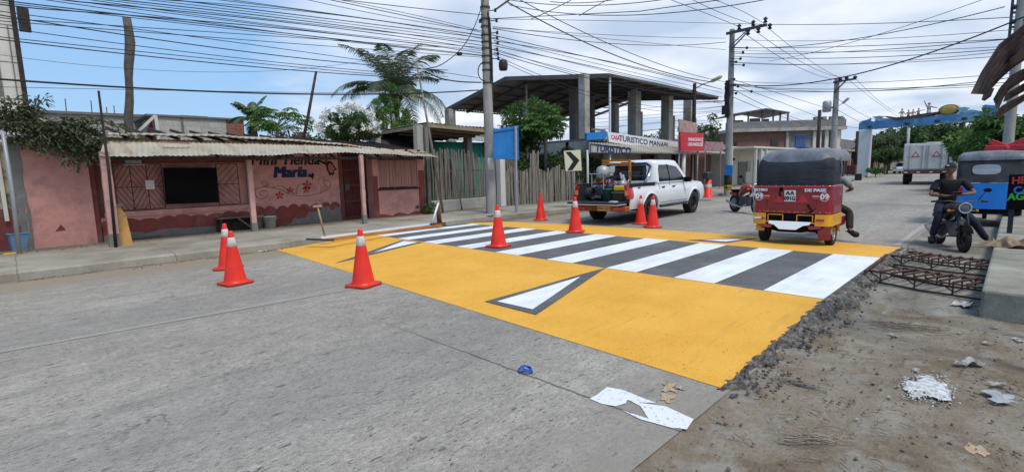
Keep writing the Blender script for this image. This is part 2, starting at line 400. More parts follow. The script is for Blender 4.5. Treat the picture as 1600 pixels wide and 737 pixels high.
jfl = g.math('MULTIPLY', jfl, g.ramp(g.math('ADD', g.sep(True)[1], g.math('MULTIPLY', g.noise(2, 4, world=True), 2)), [(0.0, 1.0), (1.0, 1.0)]))
jfl = g.math('MULTIPLY', jfl, g.math('SUBTRACT', 1.0, g.math('MULTIPLY', g.math('SUBTRACT', g.sep(True)[1], 3.2), 0.45, True), True))
base = g.mix(g.math('MULTIPLY', jfl, 0.85), base, (0.08, 0.073, 0.064))
g.bump(g.math('SUBTRACT', g.math('ADD', fine, g.math('MULTIPLY', grit, 0.5)), g.math('MULTIPLY', jfl, 1.5)), 0.5, 0.006)
g.out(base)
rd = MB()
P = []
for x in XS:
    yk = kerb_y(x)+0.05; yr = 1.3 if x < 27 else max(1.3, yk-10.5)
    P.append([(x, yr+(yk-yr)*t, 0.0) for t in (0, .1, .25, .5, .75, 1)])
rd.grid(P, False)
props(rd.build('road', 'road_concrete', base=(0,0,0), fix=False), kind='structure')

g = G('dirt', rough=0.95, spec=0.15)
b0 = g.ramp(g.noise(0.9, 8, 0.68, world=True), [(0.32, (0.10, 0.07, 0.045)), (0.46, (0.185, 0.145, 0.10)), (0.62, (0.27, 0.235, 0.185))])
b0 = g.mix(0.9, b0, g.ramp(g.noise(45, 6, 0.8, world=True), [(0.25, 0.6), (0.5, 1.0), (0.75, 1.35)]), 'MULTIPLY')
b0 = g.mix(g.ramp(g.noise(22, 4, 0.7, world=True), [(0.64, 0.0), (0.69, 0.85)]), b0, (0.055, 0.045, 0.035))
b0 = g.mix(g.ramp(g.noise(3.4, 7, 0.75, world=True), [(0.5, 0.0), (0.62, 0.6)]), b0, (0.30, 0.285, 0.25))
g.bump(g.math('ADD', g.noise(12, 6, 0.7, world=True), g.math('MULTIPLY', g.noise(70, 4, 0.7, world=True), 0.5)), 0.8, 0.02)
g.out(b0)
# verge on the camera's side: packed dirt over a rough slab
vb = MB(); P = []
for i in range(151):
    x = -12+i*0.2; row = []
    for j in range(36):
        y = 1.36-j*0.12
        z = -0.012-0.02*min(1, j/4)+0.012*math.sin(x*3.1+y*2.0)*math.sin(y*5+x)*min(1, j/3)+jit(0.004)
        if j == 0: z = -0.003
        row.append((x, y, z))
    P.append(row)
vb.grid(P, True)
props(vb.build('dirt_verge', 'dirt', base=(0,0,0), fix=False), kind='structure')
# concrete gutter slab between the road and the raised pavement
g = G('gutter_concrete', rough=0.9, spec=0.2)
b0 = g.ramp(g.noise(1.1, 7, 0.7, st=(.6, 1.6, 1), world=True), [(0.32, (0.12, 0.105, 0.08)), (0.48, (0.2, 0.185, 0.15)), (0.64, (0.29, 0.275, 0.235))])
b0 = g.mix(0.8, b0, g.ramp(g.noise(60, 5, 0.8, st=(.5, 1.5, 1), world=True), [(0.25, 0.65), (0.5, 1.0), (0.75, 1.3)]), 'MULTIPLY')
g.bump(g.noise(40, 5, 0.7, world=True), 0.4, 0.008); g.out(b0)
gb = MB(); P = []
for i in range(60):
    x = 6.3+i*0.5; P.append([(x+(0.25*math.sin(j*2.1)+jit(.08) if i == 0 else 0), 1.34-j*0.16, (-.045, -.022, -.008)[i] if i < 3 else 0.002) for j in range(9)])
gb.grid(P, True)
props(gb.build('gutter', 'gutter_concrete', base=(0,0,0), fix=False), kind='structure')
g = G('earth', rough=0.95); b0 = g.ramp(g.noise(0.15, 8, 0.7, world=True), [(0.35, (0.17, 0.14, 0.1)), (0.6, (0.24, 0.2, 0.15)), (0.75, (0.11, 0.13, 0.05))]); g.out(b0)
gr = MB().grid([[(x, y, -0.06) for y in (-600, -40, 0, 40, 900)] for x in (-400, -40, 0, 60, 1500)], False)
props(gr.build('ground', 'earth', base=(0,0,0), fix=False), kind='structure')

# pavement in front of the shops with its kerb
g = G('pavement_concrete', rough=0.9, spec=0.2)
b0 = g.ramp(g.noise(0.8, 7, 0.65, world=True), [(0.32, (0.17, 0.145, 0.11)), (0.5, (0.28, 0.255, 0.205)), (0.68, (0.37, 0.345, 0.285))])
b0 = g.mix(0.7, b0, g.ramp(g.noise(40, 5, 0.75, world=True), [(0.25, 0.7), (0.5, 1.0), (0.75, 1.25)]), 'MULTIPLY')
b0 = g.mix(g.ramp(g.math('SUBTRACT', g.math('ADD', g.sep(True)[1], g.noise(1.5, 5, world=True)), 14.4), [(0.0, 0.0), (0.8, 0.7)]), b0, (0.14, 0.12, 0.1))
jx = g.math('FRACT', g.math('MULTIPLY', g.math('ADD', g.sep(True)[0], g.math('MULTIPLY', g.noise(4, 4, world=True), 0.15)), 1/2.2))
b0 = g.mix(g.ramp(jx, [(0.0, 0.8), (0.012, 0.0)]), b0, (0.09, 0.08, 0.065))
g.bump(g.noise(30, 5, 0.7, world=True), 0.4, 0.01); g.out(b0)
pv = MB(); P = []
for x in [x_+d_ for x_, x2 in zip(XS, XS[1:]) for d_ in ((0, (x2-x_)/2))]+[110]:
    yk = kerb_y(x); w = jit(0.02); far = yk+4.6 if x < 24 else (yk+4.0 if x < 60 else yk+3)
    zt = 0.15 if x < 12 or x > 14 else 0.15
    P.append([(x, yk-0.03+w, -0.02), (x, yk-0.015+w, zt-0.03), (x, yk+0.03+w, zt), (x, yk+0.2, zt), (x, yk+1.5, zt+.01), (x, far, zt+.02)])
pv.grid(P, False)
props(pv.build('pavement', 'pavement_concrete', base=(0,0,0), fix=False), kind='structure')

# raised slab on the right hand side
g = G('slab_concrete', rough=0.9, spec=0.2)
b0 = g.ramp(g.noise(1.4, 8, 0.7, st=(1.6, .8, 1), world=True), [(0.3, (0.15, 0.145, 0.115)), (0.5, (0.25, 0.24, 0.195)), (0.68, (0.37, 0.35, 0.29))])
b0 = g.mix(0.8, b0, g.ramp(g.noise(50, 5, 0.8, world=True), [(0.25, 0.65), (0.5, 1.0), (0.75, 1.3)]), 'MULTIPLY')
g.bump(g.noise(30, 6, 0.75, world=True), 0.5, 0.01); g.out(b0)
sb = MB(); sb.box(6.75, 45, -7, 0.16, -0.05, 0.26)
props(sb.build('raised_pavement', 'slab_concrete', base=(0,0,0), bevel=0.025, seg=2), kind='structure')

# ---- raised crossing
def hx(y, k):
    t = (y-1.4)/10
    return (3.39+0.58*t, 6.08+0.14*t, 9.27+0.0*t, 11.35+0.25*math.sin(t*3)-0.5*t*t)[k]
def hz(x, y):
    a, b, c, d = (hx(y, k) for k in range(4))
    def s(t): return t*t*(3-2*t)*0.4+t*0.6
    if x <= a or x >= d: return 0.0
    if x < b: return 0.095*s((x-a)/(b-a))
    if x > c: return 0.095*s((d-x)/(d-c))
    return 0.095
def strip(k0, k1, y0, y1, nx, ny, off, mb=None, skirt=True):
    """patch of the hump between its lines k0 and k1, off metres above it"""
    mb = mb or MB(); P = []
    for i in range(nx+1):
        row = []
        for j in range(ny+1):
            y = y0+(y1-y0)*j/ny; x = hx(y, k0)+(hx(y, k1)-hx(y, k0))*i/nx
            row.append((x, y, hz(x, y)+off))
        P.append(row)
    return mb.grid(P, True)
hump = MB()
strip(0, 3, 1.36, 11.25, 40, 12, -0.002, hump)
hump.grid([[(hx(11.25, 0)+(hx(11.25, 3)-hx(11.25, 0))*i/40, 11.25+0.05*j, (hz(hx(11.25, 0)+(hx(11.25, 3)-hx(11.25, 0))*i/40, 11.25)-.002)*(1-j)-.01*j) for j in (0, 1)] for i in range(41)], True)
mat('hump_asphalt', (0.07, 0.07, 0.072), bump=0.5, bscale=90)
ho = props(hump.build('speed_hump', 'hump_asphalt', base=(0,0,0), fix=False), kind='structure')
g = G('yellow_road_paint', rough=0.75, spec=0.25)
b0 = g.ramp(g.noise(1.1, 7, 0.65, world=True), [(0.3, (0.66, 0.325, 0.035)), (0.5, (0.72, 0.37, 0.048)), (0.7, (0.77, 0.41, 0.065))])
b0 = g.mix(0.75, b0, g.ramp(g.noise(70, 5, 0.8, world=True), [(0.25, 0.7), (0.5, 1.0), (0.75, 1.25)]), 'MULTIPLY')
b0 = g.mix(g.ramp(g.noise(2.2, 8, 0.7, st=(1, .6, 1), world=True), [(0.55, 0.0), (0.8, 0.3)]), b0, (0.45, 0.26, 0.07))
b0 = g.mix(g.ramp(g.noise(22, 4, 0.7, world=True), [(0.63, 0.0), (0.69, 0.75)]), b0, (0.2, 0.14, 0.06))
b0 = g.mix(g.ramp(g.noise(3, 7, 0.75, st=(.25, 2.4, 1), world=True), [(0.56, 0.0), (0.72, 0.4)]), b0, (0.25, 0.17, 0.07))
b0 = g.mix(g.ramp(g.noise(55, 3, 0.7, world=True), [(0.62, 0.0), (0.68, 0.6)]), b0, (0.82, 0.55, 0.12))
g.bump(g.noise(80, 5, 0.8, world=True), 0.6, 0.006); g.out(b0)
g = G('white_road_paint', rough=0.7, spec=0.25)
b0 = g.ramp(g.noise(2, 7, 0.7, world=True), [(0.3, (0.66, 0.68, 0.71)), (0.6, (0.78, 0.8, 0.83))])
b0 = g.mix(0.6, b0, g.ramp(g.noise(80, 5, 0.8, world=True), [(0.25, 0.75), (0.5, 1.0), (0.75, 1.1)]), 'MULTIPLY')
b0 = g.mix(g.ramp(g.noise(32, 4, 0.7, world=True), [(0.66, 0.0), (0.72, 0.8)]), b0, (0.25, 0.25, 0.24))
b0 = g.mix(g.ramp(g.noise(2.6, 8, 0.75, st=(.4, 1.6, 1), world=True), [(0.5, 0.0), (0.7, 0.5)]), b0, (0.38, 0.365, 0.34))
g.bump(g.noise(80, 5, 0.8, world=True), 0.5, 0.006); g.out(b0)
g = G('grey_road_paint', rough=0.8, spec=0.2)
b0 = g.ramp(g.noise(1.6, 7, 0.7, world=True), [(0.3, (0.085, 0.087, 0.092)), (0.55, (0.125, 0.124, 0.122)), (0.72, (0.19, 0.182, 0.165))])
b0 = g.mix(0.9, b0, g.ramp(g.noise(75, 5, 0.8, world=True), [(0.25, 0.6), (0.5, 1.0), (0.75, 1.5)]), 'MULTIPLY')
b0 = g.mix(g.ramp(g.noise(28, 4, 0.7, world=True), [(0.69, 0.0), (0.73, 0.7)]), b0, (0.32, 0.31, 0.29))
g.bump(g.noise(80, 5, 0.8, world=True), 0.6, 0.006); g.out(b0)
strip(0, 1, 1.36, 11.25, 18, 14, 0.004).build('yellow_paint', 'yellow_road_paint', ho, fix=False)
strip(2, 3, 1.36, 11.25, 14, 14, 0.004).build('yellow_paint', 'yellow_road_paint', ho, fix=False)
strip(1, 2, 1.36, 11.25, 6, 14, 0.004).build('grey_paint', 'grey_road_paint', ho, fix=False)
NE = [1.37, 1.99, 2.57, 3.12, 3.69, 4.2, 4.84, 5.38, 6.06, 6.64, 7.33, 7.8, 8.45, 8.94, 9.53, 9.98, 10.55, 10.95]
for a, b in zip(NE[0::2], NE[1::2]): strip(1, 2, a, b, 8, 2, 0.008).build('zebra_stripe', 'white_road_paint', ho, fix=False)
def tri_mark(out, inn):
    def patch(poly, off):
        bm = bmesh.new(); vs = [bm.verts.new((x, y, 0)) for x, y in poly]; bm.faces.new(vs)
        for _ in range(4): bmesh.ops.subdivide_edges(bm, edges=bm.edges[:], cuts=1, use_grid_fill=True)
        bmesh.ops.triangulate(bm, faces=bm.faces[:])
        mb = MB(); bm.verts.index_update()
        mb.add([(v.co.x, v.co.y, hz(v.co.x, v.co.y)+off) for v in bm.verts], [tuple(v.index for v in f.verts) for f in bm.faces], True)
        bm.free(); return mb
    patch(out, 0.012).build('arrow_outline', 'grey_road_paint', ho, fix=True)
    patch(inn, 0.016).build('arrow_marking', 'white_road_paint', ho, fix=True)
tri_mark([(3.88, 4.40), (3.86, 3.55), (6.12, 4.2)], [(3.96, 4.27), (3.97, 3.70), (5.45, 4.16)])
tri_mark([(3.95, 8.5), (6.08, 9.6), (6.12, 8.88)], [(4.9, 8.78), (6.0, 9.42), (6.05, 8.96)])
tri_mark([(9.5, 4.6), (9.62, 3.82), (11.1, 3.75)], [(9.7, 4.35), (9.75, 3.9), (10.7, 3.84)])
# rough mortar shoulder down the hump's right end
g = G('mortar_rubble', rough=0.95, spec=0.1)
b0 = g.ramp(g.noise(14, 6, 0.8, world=True), [(0.34, (0.075, 0.066, 0.058)), (0.5, (0.21, 0.19, 0.17)), (0.64, (0.44, 0.41, 0.37))])
g.bump(g.noise(30, 6, 0.8, world=True), 1.0, 0.05); g.out(b0)
mb = MB(); P = []
for i in range(240):
    t = i/239; x = 3.35+t*(11.2-3.35); row = []
    w = 0.07+0.13*min(1, max(0, (x-3.2)/3))*(1+.35*math.sin(x*4)) + 0.05*math.sin(x*11)
    if x > 9.3: w *= max(.25, 1-(x-9.3)/2.2)
    for j in range(15):
        q = j/14; z = (hz(x, 1.4)+0.003)*(1-q**1.6)+0.018*math.sin(math.pi*q)*(min(1,(x-3.2)))
        n_ = 0 if j == 0 else jit(0.014)*min(1, j/2)*(0.4 if j > 13 else 1)
        y = 1.375-w*q+jit(0.006)*(j > 0)
        if j == 0: y = 1.385+0.012*math.sin(x*13)+0.01*math.sin(x*31)
        row.append((x+jit(.006), y, (z+n_) if j < 14 else -0.03))
    P.append(row)
mb.grid(P, False)
mb.build('mortar_edge', 'mortar_rubble', ho, fix=False)
mb = MB()
for k in range(420):
    x = random.uniform(3.3, 11.4); y = 1.3-abs(random.gauss(0, 0.12))-0.02; r_ = random.uniform(0.006, 0.02)*(1 if random.random() < .95 else 1.8)
    z0 = max(0, (hz(x, 1.4))*(1-((1.375-y)/0.26)**1.2)) if y > 1.1 else 0
    mb.ball((x, y, z0+r_*.3), r_, 5, 3, (random.uniform(.7, 1.4), 1, .7))
props(mb.build('mortar_crumbs', 'mortar_rubble', base=(7, 1.2, 0), fix=False), kind='stuff')

# white painted edge line beyond the crossing and the scrap of an old letter marking in front
eb = MB()
P = [[(x, 1.43+dy+jit(.01), 0.008) for dy in (0, .1)] for x in [11.45+i*.6 for i in range(24)]]
eb.grid(P, False)
g = G('worn_white_paint', rough=0.85)
b0 = g.mix(g.ramp(g.noise(12, 7, 0.75, world=True), [(0.42, 0.0), (0.56, 1.0)]), (0.42, 0.41, 0.38), (0.25, 0.24, 0.22)); g.out(b0)
props(eb.build('road_edge_line', 'worn_white_paint', base=(0,0,0), fix=False), kind='structure')
fb = MB(); a, b = PG(-200, 588, 0), PG(640, 436, 0)
fb.grid([[(a.x+(b.x-a.x)*i/20, a.y+(b.y-a.y)*i/20+w+jit(.01), 0.0045) for w in (0, .11)] for i in range(21)], False)
g = G('ghost_white_paint', rough=0.9); g.out(g.mix(g.ramp(g.noise(5, 8, 0.75, world=True), [(0.5, 0.0), (0.8, 1.0)]), (0.29, 0.268, 0.232), (0.36, 0.34, 0.30)))
props(fb.build('faded_lane_line', 'ghost_white_paint', base=(0, 0, 0), fix=False), kind='structure')
sc = MB()
def flat(mb, pix, z):
    vs = [PG(px, py, z) for px, py in pix]; mb.add(vs, [tuple(range(len(vs)))])
flat(sc, [(921, 622), (933, 616), (948, 604), (968, 607), (985, 613), (997, 618), (1026, 629), (1003, 628), (980, 624), (978, 629), (962, 634), (940, 630)], 0.005)
flat(sc, [(978, 622), (1004, 629), (1040, 634), (1084, 654), (1073, 670), (1050, 667), (1013, 653), (1001, 634)], 0.0052)
flat(sc, [(1013, 653), (1050, 667), (1062, 671), (1000, 654), (972, 640)], 0.0054)
g = G('chipped_white_paint', rough=0.85)
wear = g.math('MULTIPLY', g.ramp(g.noise(34, 5, 0.75, world=True), [(0.57, 0.0), (0.63, 1.0)]), 0.85)
g.out(g.mix(wear, (0.68, 0.69, 0.71), (0.27, 0.25, 0.215)))
props(sc.build('old_road_marking', 'chipped_white_paint', base=(0,0,0)), kind='structure')
# ------------------------------------------------------------------ corrugated sheets
def corrugated(name, parent, mt, A, B, C, D, period=0.12, amp=0.014, nv=6, th=0.006, wob=0.012, fine=8, along='u'):
    """A-B low edge, D-C high edge; ribs run from low to high"""
    A, B, C, D = map(Vector, (A, B, C, D)); L_ = (B-A).length; n = max(8, int(L_/period*fine/2)); P = []
    nn = (B-A).cross(D-A).normalized()
    if nn.z < 0: nn = -nn
    ph = random.random()*6
    for i in range(n+1):
        t = i/n; row = []
        for j in range(nv+1):
            q = j/nv; p = A.lerp(B, t).lerp(D.lerp(C, t), q)
            w = amp*math.sin(2*math.pi*t*L_/period)+wob*(math.sin(t*L_*1.7+ph)+.6*math.sin(t*L_*4.1+q*2+ph))*(1-q*.7)
            e = (D-A).normalized()*(0.012*math.sin(t*L_*2.3+ph)+(0.03 if int(t*L_/0.9) % 3 == 1 else 0)) if j == 0 else Vector()
            row.append(p+nn*w+e)
        P.append(row)
    return MB().sheet(P, th).build(name, mt, parent, fix=False)
def sheetmat(name, c, rustc, lo, hi, st=(3, .4, .4), rough=0.55, metal=0.25):
    g = G(name, rough=rough, metal=metal, spec=0.3)
    n = g.noise(1.2, 7, 0.7, st=st, world=True)
    o = g.mix(g.ramp(n, [(lo, 0.0), (hi, 1.0)]), c, rustc)
    o = g.mix(0.5, o, g.ramp(g.noise(5, 6, 0.7, world=True), [(0.3, 0.7), (0.7, 1.2)]), 'MULTIPLY')
    return g.out(o)
sheetmat('awning_sheet', (0.60, 0.53, 0.40), (0.36, 0.22, 0.13), 0.5, 0.76)
sheetmat('old_sheet', (0.44, 0.42, 0.36), (0.2, 0.16, 0.13), 0.45, 0.75)
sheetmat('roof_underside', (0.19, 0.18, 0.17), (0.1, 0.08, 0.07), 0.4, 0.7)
def quadwall(mb, pix, Y, th):
    """solid panel whose front face, on the plane Y, follows the surveyed outline"""
    pts = [PY(px, py, Y) for px, py in pix]
    n = len(pts); vs = [(p.x, Y, p.z) for p in pts]+[(p.x, Y+th, p.z) for p in pts]
    return mb.add(vs, [tuple(range(n)), tuple(range(n, 2*n))[::-1]]+[(i, (i+1) % n, n+(i+1) % n, n+i) for i in range(n)])
def XZ(px, py, Y): p = PY(px, py, Y); return p.x, p.z
def scallop(mb, x0, x1, z0, zt, Y, n, amp=0.07, th=0.006):
    top = []
    for i in range(n*8+1):
        t = i/(n*8); top.append((x0+(x1-x0)*t, zt+amp*(abs(math.sin(math.pi*t*n))**.7)+0.02*math.sin(t*17)))
    for (a, za), (b, zb) in zip(top, top[1:]):
        zz0 = z0+0.03*math.sin(a*9)
        mb.add([(a, Y, z0), (b, Y, z0), (b, Y, zb), (a, Y, za), (a, Y+th, z0), (b, Y+th, z0), (b, Y+th, zb), (a, Y+th, za)],
               [(0, 1, 2, 3), (3, 2, 6, 7), (0, 3, 7, 4), (1, 5, 6, 2)])
    return mb

# ------------------------------------------------------------------ the pink shop
shop = thing('shop_building', 'low pink and maroon mini shop with hand painted wall, grilled window and rusty corrugated awning', 'shop', (5.5, 15.2, 0.15), w=True)
YW = 15.1; YM = 15.15
xa, _ = XZ(150, 300, YW); xb, _ = XZ(392, 300, YW); xc, _ = XZ(531, 300, YM); xd = XZ(583, 300, YM)[0]
wl = MB()
# window wall with a real opening: px 172-386, y 262-326
wx0, wz1 = XZ(172, 255, YW); wx1, _ = XZ(386, 262, YW); wz0 = XZ(180, 331, YW)[1]
wl.box(xa, xb, YW, YW+.15, 0.1, wz0); wl.box(xa, wx0, YW, YW+.15, wz0, wz1); wl.box(wx1, xb, YW, YW+.15, wz0, wz1); wl.box(xa, xb, YW, YW+.15, wz1, 2.46)
wl.build('front_wall', 'maroon_plaster', shop)
mb = MB(); mb.box(wx0-.05, wx1+.05, YW+.17, YW+.2, wz0-.1, wz1+.1); mb.build('window_panel', 'pink_plaster', shop)
mb = MB(); mb.box(xa+.1, wx1+.12, YW-.05, YW-.002, wz0-.13, wz0-.01); mb.build('window_ledge', 'pink_plaster', shop)
mb = MB(); mb.box(xa+.1, xb, YW-.06, YW-.003, 2.12, 2.26); mb.build('wall_beam', 'pink_plaster', shop)
mb = MB(); mb.box(xa+.02, xb-.03, YW-.012, YW-.002, 0.55, wz0-.13); mb.build('pink_band', 'pink_plaster', shop)
mb = MB(); scallop(mb, xa+.03, xb-.05, 0.12, 0.62, YW-.02, 9, 0.055); mb.build('scalloped_dado', 'scallop_paint', shop)
mb = MB(); scallop(mb, xa+.03, xb-.05, 0.1, 0.3, YW-.028, 4, 0.05); mb.build('bare_base', 'bare_cement', shop)
# grille: frame, verticals, horizontals and diamonds
gr_ = MB(); Yg = YW-.015
def bar(a, b, r_=0.009): gr_.tube([(a[0], Yg, a[1]), (b[0], Yg, b[1])], r_, 5, False)
gz0, gz1 = wz0+.03, wz1-.03; gx0, gx1 = wx0+.04, XZ(372, 280, YW)[0]
bx0 = XZ(255, 290, YW)[0]; bx1 = XZ(340, 290, YW)[0]
for a, b in ((gx0, bx0), (bx1, gx1)):
    gr_ = MB()
    for z in (gz0, (gz0+gz1)/2, gz1): bar((a, z), (b, z))
    nc = max(1, round((b-a)/0.36)); w = (b-a)/nc
    for k in range(nc+1): bar((a+k*w, gz0), (a+k*w, gz1), 0.011)
    for k in range(nc):
        for r2, (za, zb) in enumerate(((gz0, (gz0+gz1)/2), ((gz0+gz1)/2, gz1))):
            xl, xr = a+k*w, a+(k+1)*w; fl = (k+r2) % 2
            for q in (0.0, .33, .66):
                if fl: bar((xl+q*w, za), (xr, zb-(zb-za)*q), .007)
                else: bar((xr-q*w, za), (xl, zb-(zb-za)*q), .007)
                if q:
                    if fl: bar((xl, za+(zb-za)*q), (xr-q*w, zb), .007)
                    else: bar((xr, za+(zb-za)*q), (xl+q*w, zb), .007)
    gr_.build('window_grille', 'rebar_rust', shop, fix=False)
mb = MB(); quadwall(mb, [(255, 262), (338, 262), (342, 316), (260, 319)], YW-.06, .03); mb.build('black_shutter', 'black', shop)
# electricity meter box
mb = MB(); c_ = PY(207, 252, YW); mb.box(c_.x-.16, c_.x+.16, YW-.14, YW-.02, c_.z-.07, c_.z+.13)
mt_ = mb.build('meter_box', 'steel', shop, bevel=.01)
mb = MB(); mb.box(c_.x-.2, c_.x+.22, YW-.18, YW-.03, c_.z-.1, c_.z-.075); mb.build('meter_shelf', 'galvanised', mt_)
mb = MB(); q_ = PY(234, 288, YW); mb.box(q_.x-.09, q_.x+.09, YW-.03, YW-.022, q_.z-.12, q_.z+.1); mb.build('paper_notice', 'white_wall', shop)
# mural wall
mb = MB(); mb.box(xb+.002, xc, YM, YM+.15, 0.1, 2.46); mb.build('mural_wall', 'pink_plaster', shop)
mb = MB(); scallop(mb, xb+.01, xc-.01, 0.12, 0.66, YM-.008, 8, 0.1); mb.build('scalloped_dado', 'scallop_paint', shop)
mb = MB(); x1_ = XZ(438, 330, YM)[0]
for i in range(60):
    a = x1_+(xc-.01-x1_)*i/60; b = x1_+(xc-.01-x1_)*(i+1)/60; f_ = lambda x: 0.16+.42*min(1, (x-x1_)/(xc-x1_)*1.5)+.05*math.sin(x*13)+.03*math.sin(x*29)
    mb.add([(a, YM-.016, .1), (b, YM-.016, .1), (b, YM-.016, f_(b)), (a, YM-.016, f_(a)), (b, YM-.006, f_(b)), (a, YM-.006, f_(a))], [(0, 1, 2, 3), (3, 2, 4, 5)])
mb.build('bare_base', 'bare_cement', shop)
def on_wall(cx_, cz_, Y): return lambda a, b, t: (cx_+a, Y-t, cz_+b)
p = PY(447, 250.5, YM)
text_mb('Mini Tienda', 0.42, on_wall(p.x, p.z, YM), shear=.2, offset=.012, sx=1.0).build('lettering', 'letter_black', shop, fix=False)
p = PY(453, 269.5, YM)
text_mb('María', 0.43, on_wall(p.x, p.z, YM), shear=.2, offset=.028, sx=1.0).build('lettering', 'letter_navy', shop, fix=False)
mat('mural_orange', (0.48, 0.15, 0.07)); mat('mural_green', (0.1, 0.1, 0.05)); mat('mural_red', (0.42, 0.04, 0.04))
def ribbon(mb, pix, Y, w=0.012, closed=False):
    pts = [PY(a, b, Y) for a, b in pix]
    # smooth
    out = []
    k = len(pts)
    for i in range(k-1):
        p0, p1, p2, p3 = pts[max(i-1, 0)], pts[i], pts[i+1], pts[min(i+2, k-1)]
        for q in (0, .2, .4, .6, .8):
            out.append(0.5*((2*p1)+(-p0+p2)*q+(2*p0-5*p1+4*p2-p3)*q*q+(-p0+3*p1-3*p2+p3)*q**3))
    out.append(pts[-1])
    for a, b in zip(out, out[1:]): mb.beam((a.x, Y-.003, a.z), (b.x, Y-.003, b.z), .004, w)
vn = MB()
ribbon(vn, [(398, 296), (410, 292), (425, 293), (440, 297), (452, 303), (465, 306), (480, 306), (495, 303), (508, 298), (516, 290), (515, 283), (508, 282), (506, 288), (511, 292)], YM, .016)
ribbon(vn, [(398, 296), (400, 306), (408, 311), (417, 307), (418, 300), (411, 298), (405, 302), (409, 306)], YM, .014)
ribbon(vn, [(425, 293), (440, 290), (452, 298), (463, 303), (464, 294), (470, 287), (480, 288)], YM, .014)
ribbon(vn, [(410, 292), (418, 288), (414, 282), (409, 286), (415, 290), (424, 286)], YM, .012)
ribbon(vn, [(500, 302), (502, 292), (497, 285), (500, 278), (506, 277), (505, 283)], YM, .012)
vn.build('painted_vine', 'mural_green', shop, fix=False)
for px, py, r_ in ((480, 289, .13), (478, 296, .1), (437, 305, .11), (453, 297, .09)):
    c_ = PY(px, py, YM); fl = MB()
    for k in range(5):
        q = 2*math.pi*k/5+.3; fl.prism([(0, 0), (r_*math.cos(q-.4), r_*math.sin(q-.4)), (r_*1.1*math.cos(q), r_*1.1*math.sin(q)), (r_*math.cos(q+.4), r_*math.sin(q+.4))], on_wall(c_.x, c_.z, YM), -.002, .005)
    fl.build('painted_flower', 'mural_red', shop)
bo, bi = MB(), MB(); c_ = PY(509, 258, YM)
def wing(mb, pts, k, t): mb.prism([(a*k, b*k) for a, b in pts], on_wall(c_.x, c_.z, YM), -.002, t)
W1 = [(0, 0), (-.22, .12), (-.24, .32), (-.12, .42), (.02, .38), (.08, .22)]; W2 = [(0, 0), (.08, .14), (.2, .1), (.3, -.06), (.36, -.14), (.26, -.18), (.24, -.3), (.1, -.32), (.02, -.14)]
for w_ in (W1, W2):
    wing(bo, w_, 1, .004); mx_ = sum(a for a, b in w_)/len(w_); mz_ = sum(b for a, b in w_)/len(w_)
    bi.prism([(mx_+(a-mx_)*.66, mz_+(b-mz_)*.66) for a, b in w_], on_wall(c_.x, c_.z, YM), .004, .008)
c_ = PY(487, 278, YM); wing(bo, [(0, 0), (-.1, .04), (-.1, .14), (-.02, .1), (.04, .16), (.09, .1), (.05, 0), (.02, -.07)], 1, .004)
bo.build('painted_butterfly', 'letter_black', shop); bi.build('painted_wings', 'mural_orange', shop)
# doorway with barred gate
mb = MB(); mb.box(xc+.002, xc+.12, YM-.02, YM+.3, .1, 2.4); mb.box(xd-.05, xd+.1, YM-.02, YM+.3, .1, 2.4); mb.box(xc+.12, xd-.05, YM+.3, YM+.34, .1, 2.4); mb.build('door_recess', 'maroon_plaster', shop)
gt = MB(); gx0_, gx1_ = xc+.14, xd-.07
for k in range(15): x = gx0_+(gx1_-gx0_)*k/14; gt.tube([(x, YM+.06, .2), (x, YM+.06, 2.1)], .012, 5, False)
for z in (.22, .75, 1.25, 1.75, 2.1): gt.box(gx0_-.02, gx1_+.02, YM+.045, YM+.075, z-.02, z+.02)
gd = gt.build('barred_gate', 'maroon_plaster', shop, fix=False)
mb = MB(); mb.box(gx0_+.05, gx0_+.2, YM+.0, YM+.045, 1.1, 1.3); mb.build('lock_box', 'steel_dark', gd)
# kiosk
YK = 14.75; k0 = XZ(584, 300, YK)[0]; k1 = XZ(664, 300, YK)[0]
oz0, oz1 = XZ(620, 294, YK)[1], XZ(620, 249, YK)[1]; o0, o1 = XZ(591, 270, YK)[0], XZ(652, 270, YK)[0]
mb = MB(); mb.box(k0, k1, YK, YK+.14, .1, oz0); mb.box(k0, o0, YK, YK+.14, oz0, oz1); mb.box(o1, k1, YK, YK+.14, oz0, oz1); mb.box(k0, k1, YK, YK+.14, oz1, 2.4); mb.box(k0, k0+.12, YK+.14, YM, .1, 2.4)
mb.build('kiosk_wall', 'pink_plaster', shop)
mb = MB(); x = o0+.01
while x < o1-.02:
    w = random.uniform(.09, .14); w = min(w, o1-.01-x); mb.box(x, x+w-.008, YK+.03+jit(.008), YK+.055, oz0+.02+random.random()*.03, oz1-.02); x += w
mb.build('board_shutter', 'pink_boards', shop)
mb = MB(); mb.box(o0-.04, o1+.04, YK-.04, YK-.002, oz0-.05, oz0); mb.box(o0-.04, o1+.04, YK-.05, YK-.002, oz1, oz1+.05); mb.build('shutter_frame', 'wood_dark', shop)
mb = MB(); mb.box(o1+.03, k1+.004, YK-.008, YK-.001, .12, XZ(660, 266, YK)[1]); mb.box(k0-.004, o0-.04, YK-.008, YK-.001, .12, XZ(590, 275, YK)[1]); scallop(mb, k0, k1-.1, .11, .2, YK-.012, 3, .06); mb.build('maroon_trim', 'scallop_paint', shop)
